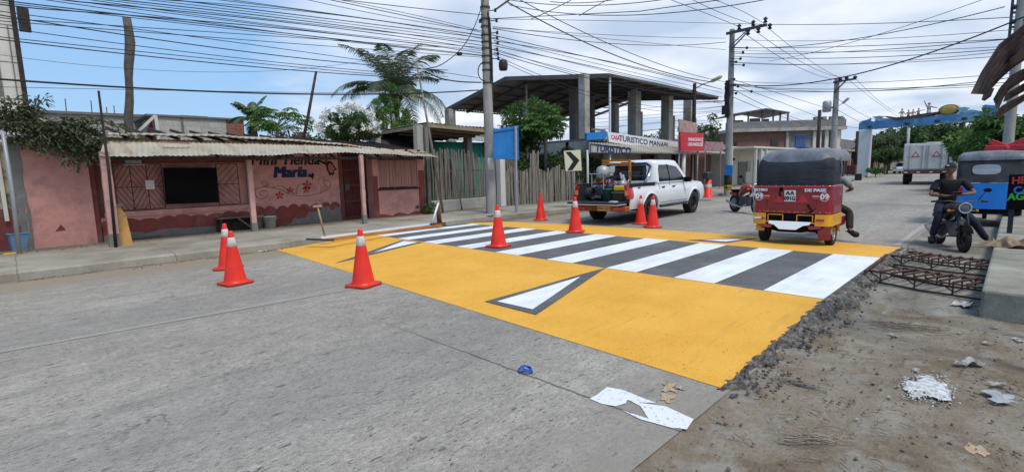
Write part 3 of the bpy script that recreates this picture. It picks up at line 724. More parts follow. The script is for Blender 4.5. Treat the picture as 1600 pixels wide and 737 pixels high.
# posts
for px, py, w, tp in ((180, 386, .17, 2.2), (398, 362, .12, 2.2), (570, 350, .1, 2.15)):
    b_ = PG(px, py, .15); h_ = PY(px-9 if px < 500 else px-3, 243, b_.y).x
    mb = MB(); n = 9
    Pn = []
    for i in range(n+1):
        t = i/n; x = b_.x+(h_-b_.x)*t*.15; z = .14+(tp-.14)*t; k = w/2*(1+jit(.05))
        Pn.append([(x-k, b_.y-k, z), (x+k, b_.y-k, z), (x+k, b_.y+k, z), (x-k, b_.y+k, z)])
    mb.grid(Pn, False, True); po = mb.build('porch_post', 'pink_post', shop)
    mb = MB(); mb.box(b_.x-w/2-.01, b_.x+w/2+.01, b_.y-w/2-.01, b_.y+w/2+.01, .13, .36+random.random()*.1); mb.build('bare_foot', 'bare_cement', po)
# awning: a run of overlapping sheets, low edge over the posts
lowedge = [(158, 243), (262, 242), (330, 241.5), (402, 241.5), (470, 239.5), (540, 238), (612, 241), (683, 245)]
highedge = [(164, 214), (262, 218), (330, 219), (402, 220), (470, 223), (540, 226), (612, 233), (676, 241)]
for (a, b), (c, d) in zip(zip(lowedge, lowedge[1:]), zip(highedge, highedge[1:])):
    A = PY(*a, 13.65); B = PY(*b, 13.65); C = PY(*d, 14.98); D_ = PY(*c, 14.98)
    A.x -= .03; B.x += .03; A.z += jit(.012); B.z += jit(.012)
    corrugated('awning_sheet', shop, 'awning_sheet', A, B, C, D_, period=.105, amp=.010, wob=.012)
mb = MB(); L0 = PY(158, 243, 13.75); L1 = PY(660, 243, 13.75); mb.beam((L0.x, 13.8, L0.z-.06), (L1.x, 13.8, L1.z-.08), .06, .08)
for i in range(12): x = L0.x+(L1.x-L0.x)*i/11; mb.beam((x, 13.72, 2.06), (x+.15, 15.05, 2.42), .05, .06)
mb.build('awning_timbers', 'wood_dark', shop)
# main roof
e0, e1, e2, e3 = PY(58, 186, 14.6), PY(160, 207, 14.6), PY(420, 214.5, 14.6), PY(668, 239, 14.6)
for a, b in ((e0, e1), (e1, e2), (e2, e3)):
    A, B = a.copy(), b.copy(); C = B+Vector((.1, 5, .36)); D_ = A+Vector((0, 5, .36))
    corrugated('roof_sheet', shop, 'awning_sheet', A, B, C, D_, period=.16, amp=.014, wob=.02, th=.03)
mb = MB(); mb.box(xa, xa+.15, 15.26, 20, .1, 2.6); mb.box(k1-.15, k1, 15, 19, .1, 2.3); mb.build('side_walls', 'maroon_plaster', shop)
mb = MB()
for i in range(20): x = e0.x+(e3.x-.3-e0.x)*i/19; zz_ = e1.z-.1-.25*max(0, (x-3)/8); mb.beam((x, 14.66, zz_), (x, 18, zz_+.5), .05, .07)
mb.build('rafters', 'wood_dark', shop)

# ------------------------------------------------------------------ blank annex and old wall on the left
an = thing('annex_building', 'windowless faded pink rendered annex between the old yellow wall and the shop', 'building', (0.6, 15.0, .15), w=True)
YA = 14.95; a0 = XZ(36, 300, YA)[0]; a1 = XZ(143, 300, YA)[0]
mb = MB(); mb.box(a0, a1, YA, YA+.25, .1, 2.45); mb.build('wall', 'pink_plaster', an)
mb = MB(); mb.box(a1+.002, xa+.0, YA+.03, YA+.28, .1, 2.5); mb.build('maroon_strip', 'maroon_plaster', an)
mb = MB(); q_ = PY(122, 255, YA); mb.prism([(-.04, -.2), (.0, -.22), (.05, .15), (.02, .25), (-.04, .2), (-.02, 0)], on_wall(q_.x, q_.z, YA), -.002, .004); mb.build('plaster_scar', 'concrete_dark', an); mb = MB(); q_ = PY(95, 356, YA); mb.prism([(-.1, -.07), (.08, -.06), (.04, .03), (0, .08), (-.03, .02)], on_wall(q_.x, q_.z, YA), -.002, .004); mb.build('plaster_scar', 'maroon_plaster', an)
mb = MB(); mb.box(a0-.1, a1+.6, YA+.05, YA+5, 2.45, 2.55); mb.build('roof_slab', 'concrete_dark', an)
ow = thing('old_wall', 'peeling yellow wall with maroon lower half at the left edge of the photo', 'wall', (-1.5, 15.0, .15), w=True)
mb = MB(); mb.box(-9, a0-.003, 15.02, 15.3, XZ(20, 326, 15)[1], 2.45); mb.build('upper_wall', 'old_yellow_wall', ow)
mb = MB(); mb.box(-9, a0-.003, 15.0, 15.3, .1, XZ(20, 326, 15)[1]-.002); mb.build('lower_wall', 'maroon_plaster', ow)
mb = MB(); P = []
for i in range(14):
    z = .1+2.3*i/13; P.append([(a0-.14+jit(.05), 14.985, z), (a0+.05+jit(.03), 14.935, z), (a0+.06, 15.0, z)])
mb.grid(P, False); mb.build('crumbled_edge', 'bare_cement', ow)
mb = MB(); mb.box(XZ(3, 300, 15)[0]-.02, XZ(8, 300, 15)[0], 14.94, 15.01, .8, 2.4); mb.build('pale_jamb', 'cream_wall', ow)
# ------------------------------------------------------------------ taller white building at the far left
tb = thing('white_building', 'tall white tiled building rising above the old wall at the left edge', 'building', (-3, 19, 0), w=True)
YT = 18; r0 = XZ(40, 150, YT)[0]
mb = MB(); mb.box(-14, r0, YT, YT+9, 0, 11); mb.build('wall', 'white_wall', tb)
mb = MB()
for i in range(12): mb.box(-14, r0, YT-.012, YT-.002, 1+i*.9, 1.015+i*.9)
for i in range(16): mb.box(r0-.8*i-.4, r0-.8*i-.385, YT-.012, YT-.002, 1, 11)
mb.build('tile_joints', 'concrete', tb)
mb = MB(); mb.box(r0-.06, r0+.04, YT-.06, YT+.1, 0, 11); mb.build('corner_pipe', 'wood_dark', tb)
q_ = PY(38, 30, YT); mb = MB(); mb.box(q_.x-.12, q_.x+.1, YT-.1, YT+.1, q_.z-.3, q_.z+.25); mb.build('window_hood', 'wood_dark', tb)
for px0, px1, y0, y1 in ((3, 12, 40, 160), (24, 29, 60, 150)):
    a = PY(px0, y1, YT); b = PY(px1, y0, YT); mb = MB(); mb.box(a.x-.3, a.x-.2, YT-.03, YT-.003, a.z, b.z); mb.box(b.x-.02, b.x, YT-.03, YT-.003, a.z, b.z); mb.build('drain_streak', 'concrete_dark', tb)
q_ = PY(8, 165, YT); mb = MB(); mb.box(q_.x-1.2, q_.x-.1, YT-.05, YT-.003, q_.z-.2, q_.z+.5); mb.build('beige_patch', 'pink_post', tb)

# ------------------------------------------------------------------ block buildings behind the shop
bb = thing('block_building', 'unfinished grey block house wall behind the shop roof, left one', 'building', (7, 30, 0), w=True)
YB = 30; l = PY(78, 205, YB); r_ = PY(246, 205, YB)
zt0 = PY(80, 178, YB).z; zt1 = PY(240, 184, YB).z
mb = MB(); mb.prism([(l.x-3, 0), (r_.x, 0), (r_.x, zt1), (l.x-3, zt0)], lambda a, b, t: (a, t, b), YB, YB+6); mb.build('wall', 'grey_block', bb)
mb = MB(); mb.prism([(l.x-3.1, zt0), (r_.x+.1, zt1), (r_.x+.1, zt1+.12), (l.x-3.1, zt0+.12)], lambda a, b, t: (a, t, b), YB-.1, YB+6); mb.build('coping', 'concrete_dark', bb)
for px in (105, 145, 168, 180):
    q_ = PY(px, 190, YB); mb = MB(); mb.tube([(q_.x, YB+.2, q_.z-.6), (q_.x+.05, YB+.2, q_.z+.9+jit(.5))], .02, 5); mb.build('starter_bar', 'rebar_rust', bb)
b2 = thing('brick_house', 'grey rendered house with a bare red brick corner behind the shop', 'building', (11, 27, 0), w=True)
YB2 = 27; l = PY(243, 205, YB2); m_ = PY(354, 205, YB2); r_ = PY(382, 205, YB2); z0_, z1_ = PY(250, 182, YB2).z, PY(380, 181, YB2).z
brick('brick_red', (0.32, 0.1, 0.06), (0.24, 0.075, 0.05), (0.26, 0.22, 0.19), 1, .4, .13)
brick('block_wall', (0.42, 0.42, 0.40), (0.5, 0.49, 0.47), (0.34, 0.33, 0.32), 1, .6, .25)
mb = MB(); mb.box(l.x, m_.x, YB2, YB2+5, 0, z0_); mb.build('rendered_wall', 'block_wall', b2)
mb = MB(); mb.box(m_.x+.003, r_.x, YB2, YB2+5, 0, z0_); mb.build('brick_wall', 'brick_red', b2)
mb = MB(); mb.box(l.x-.3, r_.x+.1, YB2-.08, YB2+5, z0_, z0_+.08); mb.build('roof', 'concrete_dark', b2)
for k, px in enumerate((273, 318)):
    q_ = PY(px, 196, YB2); mb = MB(); mb.box(q_.x-.9, q_.x-.8, YB2-.03, YB2-.003, q_.z-.5, q_.z+.35); mb.box(q_.x-.9, q_.x+.2, YB2-.03, YB2-.003, q_.z+.35, q_.z+.42); mb.build('window_edge', 'concrete_dark', b2)
mb = MB(); mb.beam((l.x-.9, YB2-.3, PY(240, 205, YB2).z-.3), (l.x, YB2-.3, z0_), .15, .1); mb.beam((l.x, YB2-.32, z0_), (l.x+.05, YB2-.32, 2), .12, .12); mb.build('gable_trim', 'white_wall', b2)
mb = MB(); mb.prism([(l.x-.85, 2), (l.x-.12, 2), (l.x-.12, z0_-.1)], lambda a, b, t: (a, t, b), YB2-.2, YB2+.2); mb.build('gable_wall', 'maroon_plaster', b2)

# ------------------------------------------------------------------ open shed, green house and bamboo fence
gh = thing('green_house', 'turquoise green house with pale sheet roof behind the bamboo fence', 'house', (12, 20, 0), w=True)
YG = 20; l = PY(600, 250, YG); r_ = PY(835, 250, YG)
mb = MB(); mb.box(l.x+1.2, r_.x, YG, YG+4, 0, PY(720, 222, YG).z); mb.build('wall', 'green_wall', gh)
zt_ = PY(720, 221, YG).z
corrugated('roof', gh, 'old_sheet', (l.x, YG-.5, zt_+.02), (r_.x+.3, YG-.5, zt_+.02), (r_.x+.3, YG+4, zt_+.7), (l.x, YG+4, zt_+.7), .2, .03)
mb = MB(); q_ = PY(700, 260, YG); mb.box(q_.x-.9, q_.x+.2, YG-.03, YG-.003, .2, q_.z+.35); mb.build('doorway', 'wood_dark', gh)
mb = MB(); q_ = PY(755, 250, YG); mb.box(q_.x, q_.x+.12, YG-.05, YG-.003, .2, zt_); q_ = PY(723, 240, YG); mb.box(q_.x, q_.x+.25, YG-.25, YG-.003, .2, zt_); mb.build('wall_posts', 'concrete_dark', gh)

sh = thing('open_shed', 'open sided shed with dark corrugated roof on concrete columns beside the pink shop', 'shed', (11, 16, 0), w=True)
YS = 15.2
A = PY(578, 201, YS+2.6); B = PY(668, 190.5, YS); C = PY(790, 205, YS); 
zs = B.z
mb = MB()
fe = PY(668, 191, YS); fr = PY(800, 204, YS); bl = PY(580, 199, 22); 
P = []
for i in range(25):
    t = i/24; row = []
    for j in range(2):
        a = fe.lerp(fr, t); b = a+Vector((0, 7, 0.05)); row.append(a.lerp(b, j))
    P.append(row)
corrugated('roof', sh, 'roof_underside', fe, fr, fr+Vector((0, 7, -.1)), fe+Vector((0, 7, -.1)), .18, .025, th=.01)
mb = MB(); mb.beam(fe+Vector((0, .05, -.1)), fr+Vector((0, .05, -.1)), .08, .14); mb.beam(fe+Vector((.05, .05, -.1)), fe+Vector((.05, 7, -.2)), .08, .12)
for k in range(1, 6): mb.beam(fe+Vector((0, k*1.2, -.1)), fr+Vector((0, k*1.2, -.1)), .06, .1)
mb.build('purlins', 'wood_pale', sh)
for px, Y, w, top in ((661, YS, .26, 190), (737, YS+2.5, .3, 218), (596, YS+3, .25, 208)):
    b_ = PY(px, 300, Y); mb = MB(); mb.box(b_.x-w/2, b_.x+w/2, Y, Y+w, .1, zs-.12 if px > 600 else zs-.2); mb.build('column', 'concrete', sh, bevel=.015)
mb = MB(); b_ = PY(672, 250, YS-.2); mb.box(b_.x-.1, b_.x+.04, YS-.12, YS-.02, .15, zs-.2); mb.build('side_post', 'concrete_dark', sh)
# black water tank with a domed top
wt = MB(); c_ = PY(598, 225, 19); wt.lathe([(0.01, 1.05), (.35, 1.0), (.5, .75), (1.1, .55), (1.35, .3), (1.4, 0), (1.4, -1.2)], (c_.x+.3, 19, c_.z-.5), n=28)
mat('dark_plastic', (0.03, 0.032, 0.035), rough=.5)
props(wt.build('water_tank', 'dark_plastic'), 'round black water tank under the open shed roof', 'water tank')

# bamboo fences
def stakes(name, label, pa, pb, Y0, Y1, z0, top, n, w, mt, rails=(.5, 1.2), lean=.03, flat=False):
    f_ = thing(name, label, 'fence', tuple(PY(pa, 300, Y0).xy)+(z0,), w=True)
    xa_, xb_ = PY(pa, 300, Y0).x, PY(pb, 300, Y1).x
    mb = MB()
    for i in range(n):
        t = (i+.5)/n+jit(.25/n); x = xa_+(xb_-xa_)*t; y = Y0+(Y1-Y0)*t+jit(.03); h_ = top(t)+jit(.09)
        ww = w*random.uniform(.7, 1.3)
        if flat: mb.beam((x, y, z0), (x+jit(lean), y+jit(.02), h_), .02, ww) if False else mb.obox((x, y, (z0+h_)/2), (ww, .022, h_-z0), (0, jit(lean), 0))
        else: mb.tube([(x, y, z0), (x+jit(lean), y+jit(.02), (z0+h_)/2), (x+jit(lean)*1.5, y, h_)], [ww/2, ww/2*.95, ww/2*.8], 6)
    pl = mb.build('stakes' if not flat else 'pickets', mt, f_, fix=False)
    mb = MB()
    for z in rails: mb.beam((xa_, Y0+.06, z0+z), (xb_, Y1+.06, z0+z), .05, .07)
    mb.build('rail', 'wood', f_, fix=False)
    return f_
zf = XZ(700, 240, 15.2)[1]
stakes('bamboo_fence', 'tall bamboo stake fence on a low concrete wall in front of the green house', 676, 806, 15.3, 15.3, .55, lambda t: zf+.1+.12*math.sin(t*7)-.2*t, 64, .055, 'bamboo', (.3, 1.1))
lw = MB(); a = PY(672, 330, 15.15); b = PY(792, 330, 15.15); lw.box(a.x, b.x, 15.1, 15.35, .1, XZ(720, 311, 15.15)[1])
props(lw.build('low_wall', 'concrete', bevel=.02), 'low stained concrete wall under the bamboo stakes', 'wall')
gp = MB(); a = PG(783, 322, .15); a = PY(784, 300, 14.9); gp.box(a.x-.14, a.x+.14, 14.8, 15.05, .1, XZ(784, 246, 14.9)[1])
props(gp.build('gate_post', 'white_wall', bevel=.01), 'square whitewashed gate post between the bamboo and the picket fence', 'gate post')
stakes('picket_fence', 'weathered grey picket fence of uneven boards under the big leafy tree', 790, 912, 14.9, 14.6, .13, lambda t: XZ(850, 264, 14.9)[1]+(.62 if .28 < t < .4 else 0)+.1*math.sin(t*23)+.05*t, 56, .085, 'bamboo', (.35, 1.0), .04, True)

# ------------------------------------------------------------------ big metal canopy on concrete columns
cp = thing('canopy_structure', 'large open metal roof on tall bare concrete columns above the restaurant', 'canopy', (26, 18, 0), w=True)
YC = 15.5; Cc, Dc = PY(950, 116, YC), PY(1122, 153, YC); Dc.z = Cc.z-.02
Bc = PY(790, 121, 20.5); dx = Bc.x-Cc.x; Ac = PY(697, 170, 26)
dz = Bc.z-Cc.z
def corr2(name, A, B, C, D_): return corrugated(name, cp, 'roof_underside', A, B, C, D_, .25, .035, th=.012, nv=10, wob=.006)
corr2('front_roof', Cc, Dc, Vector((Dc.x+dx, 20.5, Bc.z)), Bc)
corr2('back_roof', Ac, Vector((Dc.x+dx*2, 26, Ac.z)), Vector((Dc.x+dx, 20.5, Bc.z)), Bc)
mb = MB()
for i in range(9):
    t = i/8; s_ = (Dc-Cc)*t
    mb.beam(Cc+s_+Vector((0, 0, -.1)), Bc+s_+Vector((0, 0, -.1)), .09, .16); mb.beam(Bc+s_+Vector((0, 0, -.1)), Ac+s_+Vector((0, 0, -.1)), .09, .16)
    if i < 8: pass
mb.build('rafters', 'steel_dark', cp)
mb = MB()
for k in range(6):
    q = k/5; a = Cc.lerp(Bc, q)+Vector((0, 0, -.05)); mb.beam(a, a+(Dc-Cc), .05, .08)
    a = Bc.lerp(Ac, q)+Vector((0, 0, -.05)); mb.beam(a, a+(Dc-Cc), .05, .08)
mb.build('purlins', 'steel_dark', cp)
mb = MB(); mb.beam(Cc+Vector((0, -.03, -.02)), Dc+Vector((0, -.03, -.02)), .02, .14); mb.beam(Cc+Vector((-.03, 0, -.02)), Bc+Vector((-.03, 0, -.02)), .02, .12); mb.beam(Bc+Vector((-.03, 0, -.02)), Ac+Vector((-.03, 0, -.02)), .02, .12); mb.build('fascia', 'steel_dark', cp)
def column(px, Y, w, zt, mt='concrete', parent=cp, y0=.1):
    b_ = PY(px, 200, Y); mb = MB(); mb.box(b_.x-w/2, b_.x+w/2, Y-w/2, Y+w/2, y0, zt); return mb.build('column', mt, parent, bevel=.02)
column(913, 15.9, .42, Cc.z-.1)
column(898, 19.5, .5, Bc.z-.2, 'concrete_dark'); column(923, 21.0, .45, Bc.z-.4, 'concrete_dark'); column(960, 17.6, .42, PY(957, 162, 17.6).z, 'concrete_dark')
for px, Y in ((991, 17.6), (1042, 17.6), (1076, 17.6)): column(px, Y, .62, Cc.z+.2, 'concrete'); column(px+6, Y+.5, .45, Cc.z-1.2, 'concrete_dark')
column(704, 25.5, .5, Ac.z-.1); column(824, 20.6, .1, Bc.z-.1, 'steel'); column(824, 20.6, .34, Bc.z-1.2)
column(953, 15.6, .1, Cc.z-.05, 'white_paint_metal')

# ------------------------------------------------------------------ restaurant with painted signs
rs = thing('restaurant_building', 'single storey restaurant with long white fascia sign and grey scalloped awning behind the pickup', 'restaurant', (26, 16, .15), w=True)
YR = 15.4
brick('brick_wall', (0.30, 0.13, 0.09), (0.22, 0.1, 0.075), (0.24, 0.2, 0.17), 1, .35, .1)
x0 = XZ(918, 250, YR)[0]; x1 = XZ(1062, 250, YR)[0]; x2 = XZ(1136, 250, YR)[0]
mb = MB(); mb.box(x0, x1, YR+1.2, YR+1.4, .1, 3); mb.box(x0, x0+.2, YR, YR+5, .1, 3); mb.build('wall', 'grey_block', rs)
for px0, px1, mt_, z1_ in ((920, 948, 'brick_wall', 2.4), (955, 985, 'concrete', 2.4), (1040, 1060, 'concrete', 2.4)):
    a, b = XZ(px0, 250, YR)[0], XZ(px1, 250, YR)[0]; mb = MB(); mb.box(a, b, YR+.5, YR+.8, .1, z1_); mb.build('pier', mt_, rs)
for px0, px1 in ((1006, 1030), (1050, 1072)):
    a, b = XZ(px0, 250, YR+1)[0], XZ(px1, 250, YR+1)[0]; mb = MB(); mb.box(a, b, YR+1.0, YR+1.19, .1, 2.35); mb.build('doorway', 'maroon_plaster', rs)
mb = MB(); mb.box(x1+.3, x2, YR+.2, YR+.45, .1, 3.0); mb.build('brick_front', 'brick_wall', rs)
mb = MB(); mb.box(x0, x2+.1, YR-.1, YR+5, 3.0, 3.12); mb.build('roof_slab', 'concrete_dark', rs)
# long sign
def sign_quad(name, pix, Y, th, mt_, parent):
    mb = MB(); quadwall(mb, pix, Y, th); return mb.build(name, mt_, parent)
YF = YR-.25
sg = sign_quad('fascia_sign', [(949, 206), (952, 222), (1063, 238.5), (1063, 222)], YF, .12, 'white_paint_metal', rs)
sign_quad('blue_fascia', [(917, 208), (917, 219), (947, 217.5), (947, 204.5)], YF-.02, .14, 'blue_sign', rs)
mb = MB(); a = PY(926, 203, YF); b = PY(946, 203, YF); mb.box(a.x, b.x, YF, YF+.1, a.z-.02, a.z+.08); mb.box(b.x-.1, b.x, YF+.1, YF+.2, 3, a.z); mb.build('upper_trim', 'concrete_dark', rs)
A = PY(952, 214, YF); B = PY(1060, 230, YF); ux = (B-A); L_ = ux.length
def on_sign(p0, p1, t, Y, up=1.0):
    dxy = (p1-p0)/(p1-p0).length; c_ = p0.lerp(p1, t)
    return lambda a, b, d: (c_.x+a*dxy.x, Y-d, c_.z+b*up+a*dxy.z)
text_mb('TURISTICO MANABI', .42, on_sign(A, B, .47, YF), offset=.012, sx=1.42).build('lettering', 'letter_navy', sg, fix=False)
text_mb('CASA', .3, on_sign(A, B, .075, YF), offset=.01, sx=1.1).build('lettering', 'letter_red', sg, fix=False)
# grey awning with scalloped edge
ay = YR-1.7
e0 = PY(921, 236, ay); e1 = PY(1136, 241, ay); h0, h1 = PY(921, 222, YR-.12), PY(1136, 229, YR-.12); h1.z = h0.z-.1; e1.z = e0.z
corrugated('awning', rs, 'old_sheet', e0, e1, h1, h0, .22, .03, th=.01)
mb = MB(); n = 110
for i in range(n):
    a = e0.lerp(e1, i/n); b = e0.lerp(e1, (i+1)/n); m_ = (a+b)/2
    mb.prism([(a.x, a.z), (m_.x, a.z-.1), (b.x, a.z)], lambda u_, v_, t: (u_, t, v_), ay-.01, ay)
mb.build('valance', 'old_sheet', rs)
# the painted name board under the awning
yb_ = YR-1.72
nb = sign_quad('name_board', [(921, 224), (921, 239), (986, 240), (984, 233), (950, 226)], yb_, .03, 'grey_block', rs)
A, B = PY(930, 231.5, yb_), PY(985, 236.5, yb_)
text_mb('TURISTICO', .46, on_sign(A, B, .5, yb_), offset=.02, sx=1.3, shear=.15).build('lettering', 'letter_navy', nb, fix=False)
mb = MB()
for a, b in (((922, 225), (922, 239)), ((922, 225), (986, 233)), ((922, 239), (986, 240))):
    a, b = PY(*a, yb_), PY(*b, yb_); mb.beam((a.x, yb_-.01, a.z), (b.x, yb_-.01, b.z), .03, .05)
mb.build('board_frame', 'letter_navy', nb)
for px in (918, 953, 1068):
    b_ = PY(px, 240, ay+.1); mb = MB(); mb.tube([(b_.x, ay+.1, .1), (b_.x, ay+.1, e0.z+.05)], .05 if px != 1068 else .13, 8); mb.build('awning_post', 'white_wall', rs)
# red sign, faded boards
r1 = thing('red_sign', 'red rectangular sign with white lettering mounted above the restaurant awning', 'sign', tuple(PY(1080, 235, 13.5)), w=True)
ys = 13.5; pl = sign_quad('panel', [(1063, 207), (1064, 235.5), (1100, 236), (1100, 208)], ys, .12, 'red_sign', r1)
A, B = PY(1070, 218, ys), PY(1099, 218.5, ys)
text_mb('PARADERO', .26, on_sign(A, B, .52, ys), offset=.006, sx=1.25).build('lettering', 'letter_white', r1, fix=False)
A, B = PY(1070, 225.5, ys), PY(1099, 226, ys)
text_mb('LOS ANGELES', .26, on_sign(A, B, .52, ys), offset=.008, sx=1.1).build('lettering', 'letter_white', r1, fix=False)
mb = MB(); a = PY(1097, 215, ys); b = PY(1097, 229, ys); mb.box(a.x-.05, a.x+.05, ys-.01, ys-.001, b.z, a.z); mb.build('white_bar', 'letter_white', r1)
mb = MB(); a = PY(1066, 232, ys); mb.tube([(a.x, ys+.2, .15), (a.x, ys+.2, a.z+.5)], .05, 8); a = PY(1095, 232, ys); mb.tube([(a.x, ys+.2, .15), (a.x, ys+.2, a.z+.5)], .05, 8); mb.build('sign_posts', 'steel', r1)
mat('faded_poster', (0.42, 0.3, 0.27), var=.35, scale=6, dirt=(0.32, 0.09, 0.08), dscale=3)
mb = MB(); quadwall(mb, [(1061, 186), (1062, 206), (1089, 208), (1088, 192)], 14.2, .06)
for px_ in (1064, 1086):
    a = PY(px_, 200, 14.2); mb.box(a.x-.04, a.x+.04, 14.27, 14.33, .15, a.z)
props(mb.build('faded_board', 'faded_poster'), 'tall faded reddish board standing above the red sign', 'sign')
mat('faded_banner', (0.3, 0.2, 0.22), var=.4, scale=7, dirt=(0.33, 0.09, 0.07), dscale=3)
mb = MB(); quadwall(mb, [(1102, 221), (1100, 236), (1131, 237), (1130, 222)], ys, .04)
for px_ in (1104, 1128):
    a = PY(px_, 230, ys); mb.box(a.x-.03, a.x+.03, ys+.05, ys+.1, .15, a.z)
props(mb.build('faded_banner', 'faded_banner'), 'low faded dark banner to the right of the red sign', 'sign')

# ------------------------------------------------------------------ houses further along
wh = thing('white_house', 'small white house with grey door and flat sheet porch beyond the utility pole', 'house', (40, 14, .15), w=True)
YH = 14.3
x0, x1 = XZ(1139, 260, YH)[0], XZ(1186, 260, YH)[0]
mb = MB(); mb.box(x0, x1, YH, YH+5, .05, XZ(1150, 229, YH)[1]); mb.build('wall', 'cream_wall', wh)
for n_, p0_, p1_, a, b, mt_ in (('door', 1152, 1165, 253, 287, 'concrete_dark'), ('window', 1166, 1172, 252, 268, 'glass_grey'), ('doorway', 1176, 1186, 250, 286, 'wood_dark'), ('meter_box', 1143, 1147, 247, 251, 'black')):
    q0, q1 = XZ(p0_, b, YH), XZ(p1_, a, YH); mb = MB(); mb.box(q0[0], q1[0], YH-.06, YH-.003, max(.15, q0[1]), q1[1]); mb.build(n_, mt_, wh)
e0 = PY(1139, 230, YH-2); z_ = e0.z
mb = MB(); mb.box(x0-1, XZ(1200, 240, YH)[0], YH-2, YH+5, z_+.02, z_+.14); mb.build('porch_roof', 'white_wall', wh)
for px in (1181, 1189, 1197, 1143): b_ = PY(px, 250, YH-1.9); mb = MB(); mb.box(b_.x-.08, b_.x+.08, YH-1.95, YH-1.8, .1, z_+.02); mb.build('porch_post', 'white_wall', wh)

th2 = thing('two_storey_building', 'two storey block and red brick building with open roof terrace beyond the white house', 'building', (60.8, 24.0, 0), R(-45), w=False)
A2, B2 = (60.8, 24.0), (70.0, 14.8)
def isect(px, py, a, b):
    """ray through a surveyed pixel meets the vertical plane through a and b; returns (s along plane, z)"""
    D = ray(px, py); ax, ay = a; ux, uy = b[0]-a[0], b[1]-a[1]; L_ = math.hypot(ux, uy); ux /= L_; uy /= L_
    det = D.x*(-uy)+D.y*ux
    t = (ax*(-uy)+ay*ux)/det
    return (D.x*t-ax)*ux+(D.y*t-ay)*uy, EYE+D.z*t
f2 = lambda px, py: isect(px, py, A2, B2)
brick('brick_far', (0.26, 0.11, 0.075), (0.2, 0.085, 0.065), (0.2, 0.16, 0.14), 1, .4, .13)
brick('block_far', (0.27, 0.26, 0.24), (0.2, 0.195, 0.18), (0.16, 0.155, 0.15), 1, .5, .22)
x0, xm, x1 = f2(1139, 230)[0], f2(1230, 230)[0], f2(1314, 230)[0]
z2, z3, z4 = f2(1225, 205)[1], f2(1225, 200)[1], f2(1225, 189)[1]; zb = f2(1225, 232)[1]
mb = MB(); mb.box(x0, x1, 0, 9, 0, zb); mb.build('ground_storey', 'cream_wall', th2)
mb = MB(); mb.box(x0, xm, .1, 9, zb+.003, z2); mb.build('brick_storey', 'brick_far', th2)
mb = MB(); mb.box(xm+.003, x1, .1, 9, zb+.003, z2); mb.build('block_storey', 'block_far', th2)
mb = MB(); mb.box(x0-.2, x1+.3, -.5, 9, z2+.003, z3); mb.build('floor_slab', 'concrete', th2)
mb = MB(); mb.box(x0-.1, x1+.2, -.4, -.15, z3+.003, z4); mb.box(x1-.1, x1+.2, -.15, 9, z3+.003, z4+.2); mb.build('parapet', 'block_far', th2)
for px, w in ((1230, .35), (1272, .35), (1281, .3), (1291, .45), (1309, .5)):
    a = f2(px, 220)[0]; mb = MB(); mb.box(a-w/2, a+w/2, -.1, .3, 0, z2); mb.build('column', 'cream_wall' if px > 1260 else 'concrete', th2, bevel=.02)
for px, w in ((1272, .5), (1284, .4), (1296, .5), (1309, .5)):
    a = f2(px, 220)[0]; mb = MB(); mb.box(a-w/2, a+w/2, -.42, 0, z4, z4+.35); mb.build('starter_column', 'block_far', th2)
q0, q1 = f2(1243, 229), f2(1260, 213); mb = MB(); mb.box(q0[0], q1[0], -.02, .095, q0[1], q1[1]); wf = mb.build('window', 'letter_blue', th2)
mb = MB()
for k in range(2): a = q0[0]+(q1[0]-q0[0])*(.1+.45*k); mb.box(a, a+(q1[0]-q0[0])*.32, -.03, -.021, q0[1]+.15, q1[1]-.15)
mb.build('pane', 'glass_grey', wf)
for p0_, p1_, a, b in ((1205, 1216, 217, 230), (1148, 1153, 222, 230), (1284, 1289, 212, 230), (1295, 1300, 208, 230)):
    q0, q1 = f2(p0_, b), f2(p1_, a); mb = MB(); mb.box(q0[0], q1[0], -.02, .095, q0[1], q1[1]); mb.build('window', 'glass_dark', th2)
a, m_, b = f2(1142, 180), f2(1196, 171), f2(1233, 177)
mb = MB()
for (p, q) in ((a, m_), (m_, b)): mb.prism([(p[0], p[1]), (q[0], q[1]), (q[0], q[1]+.12), (p[0], p[1]+.12)], lambda u_, v_, t: (u_, t, v_), -.2, 6)
mb.build('terrace_roof', 'roof_underside', th2)
for px in (1148, 1170, 1192, 1209, 1220, 1232): b_ = f2(px, 190); zt_ = a[1]+(m_[1]-a[1])*min(1, (px-1142)/54) if px < 1196 else m_[1]-(m_[1]-b[1])*(px-1196)/37; mb = MB(); mb.box(b_[0]-.07, b_[0]+.07, .1, .25, z3, zt_+.02); mb.build('terrace_post', 'steel_dark', th2)
for p0_, p1_, yy in ((1142, 1153, 190), (1154, 1169, 186), (1180, 1196, 183), (1202, 1210, 184), (1239, 1252, 187)): q0, q1 = f2(p0_, 195), f2(p1_, yy); mb = MB(); mb.box(q0[0], q1[0], 1.2, 1.5, z3, q1[1]); mb.build('terrace_block', 'block_far', th2)

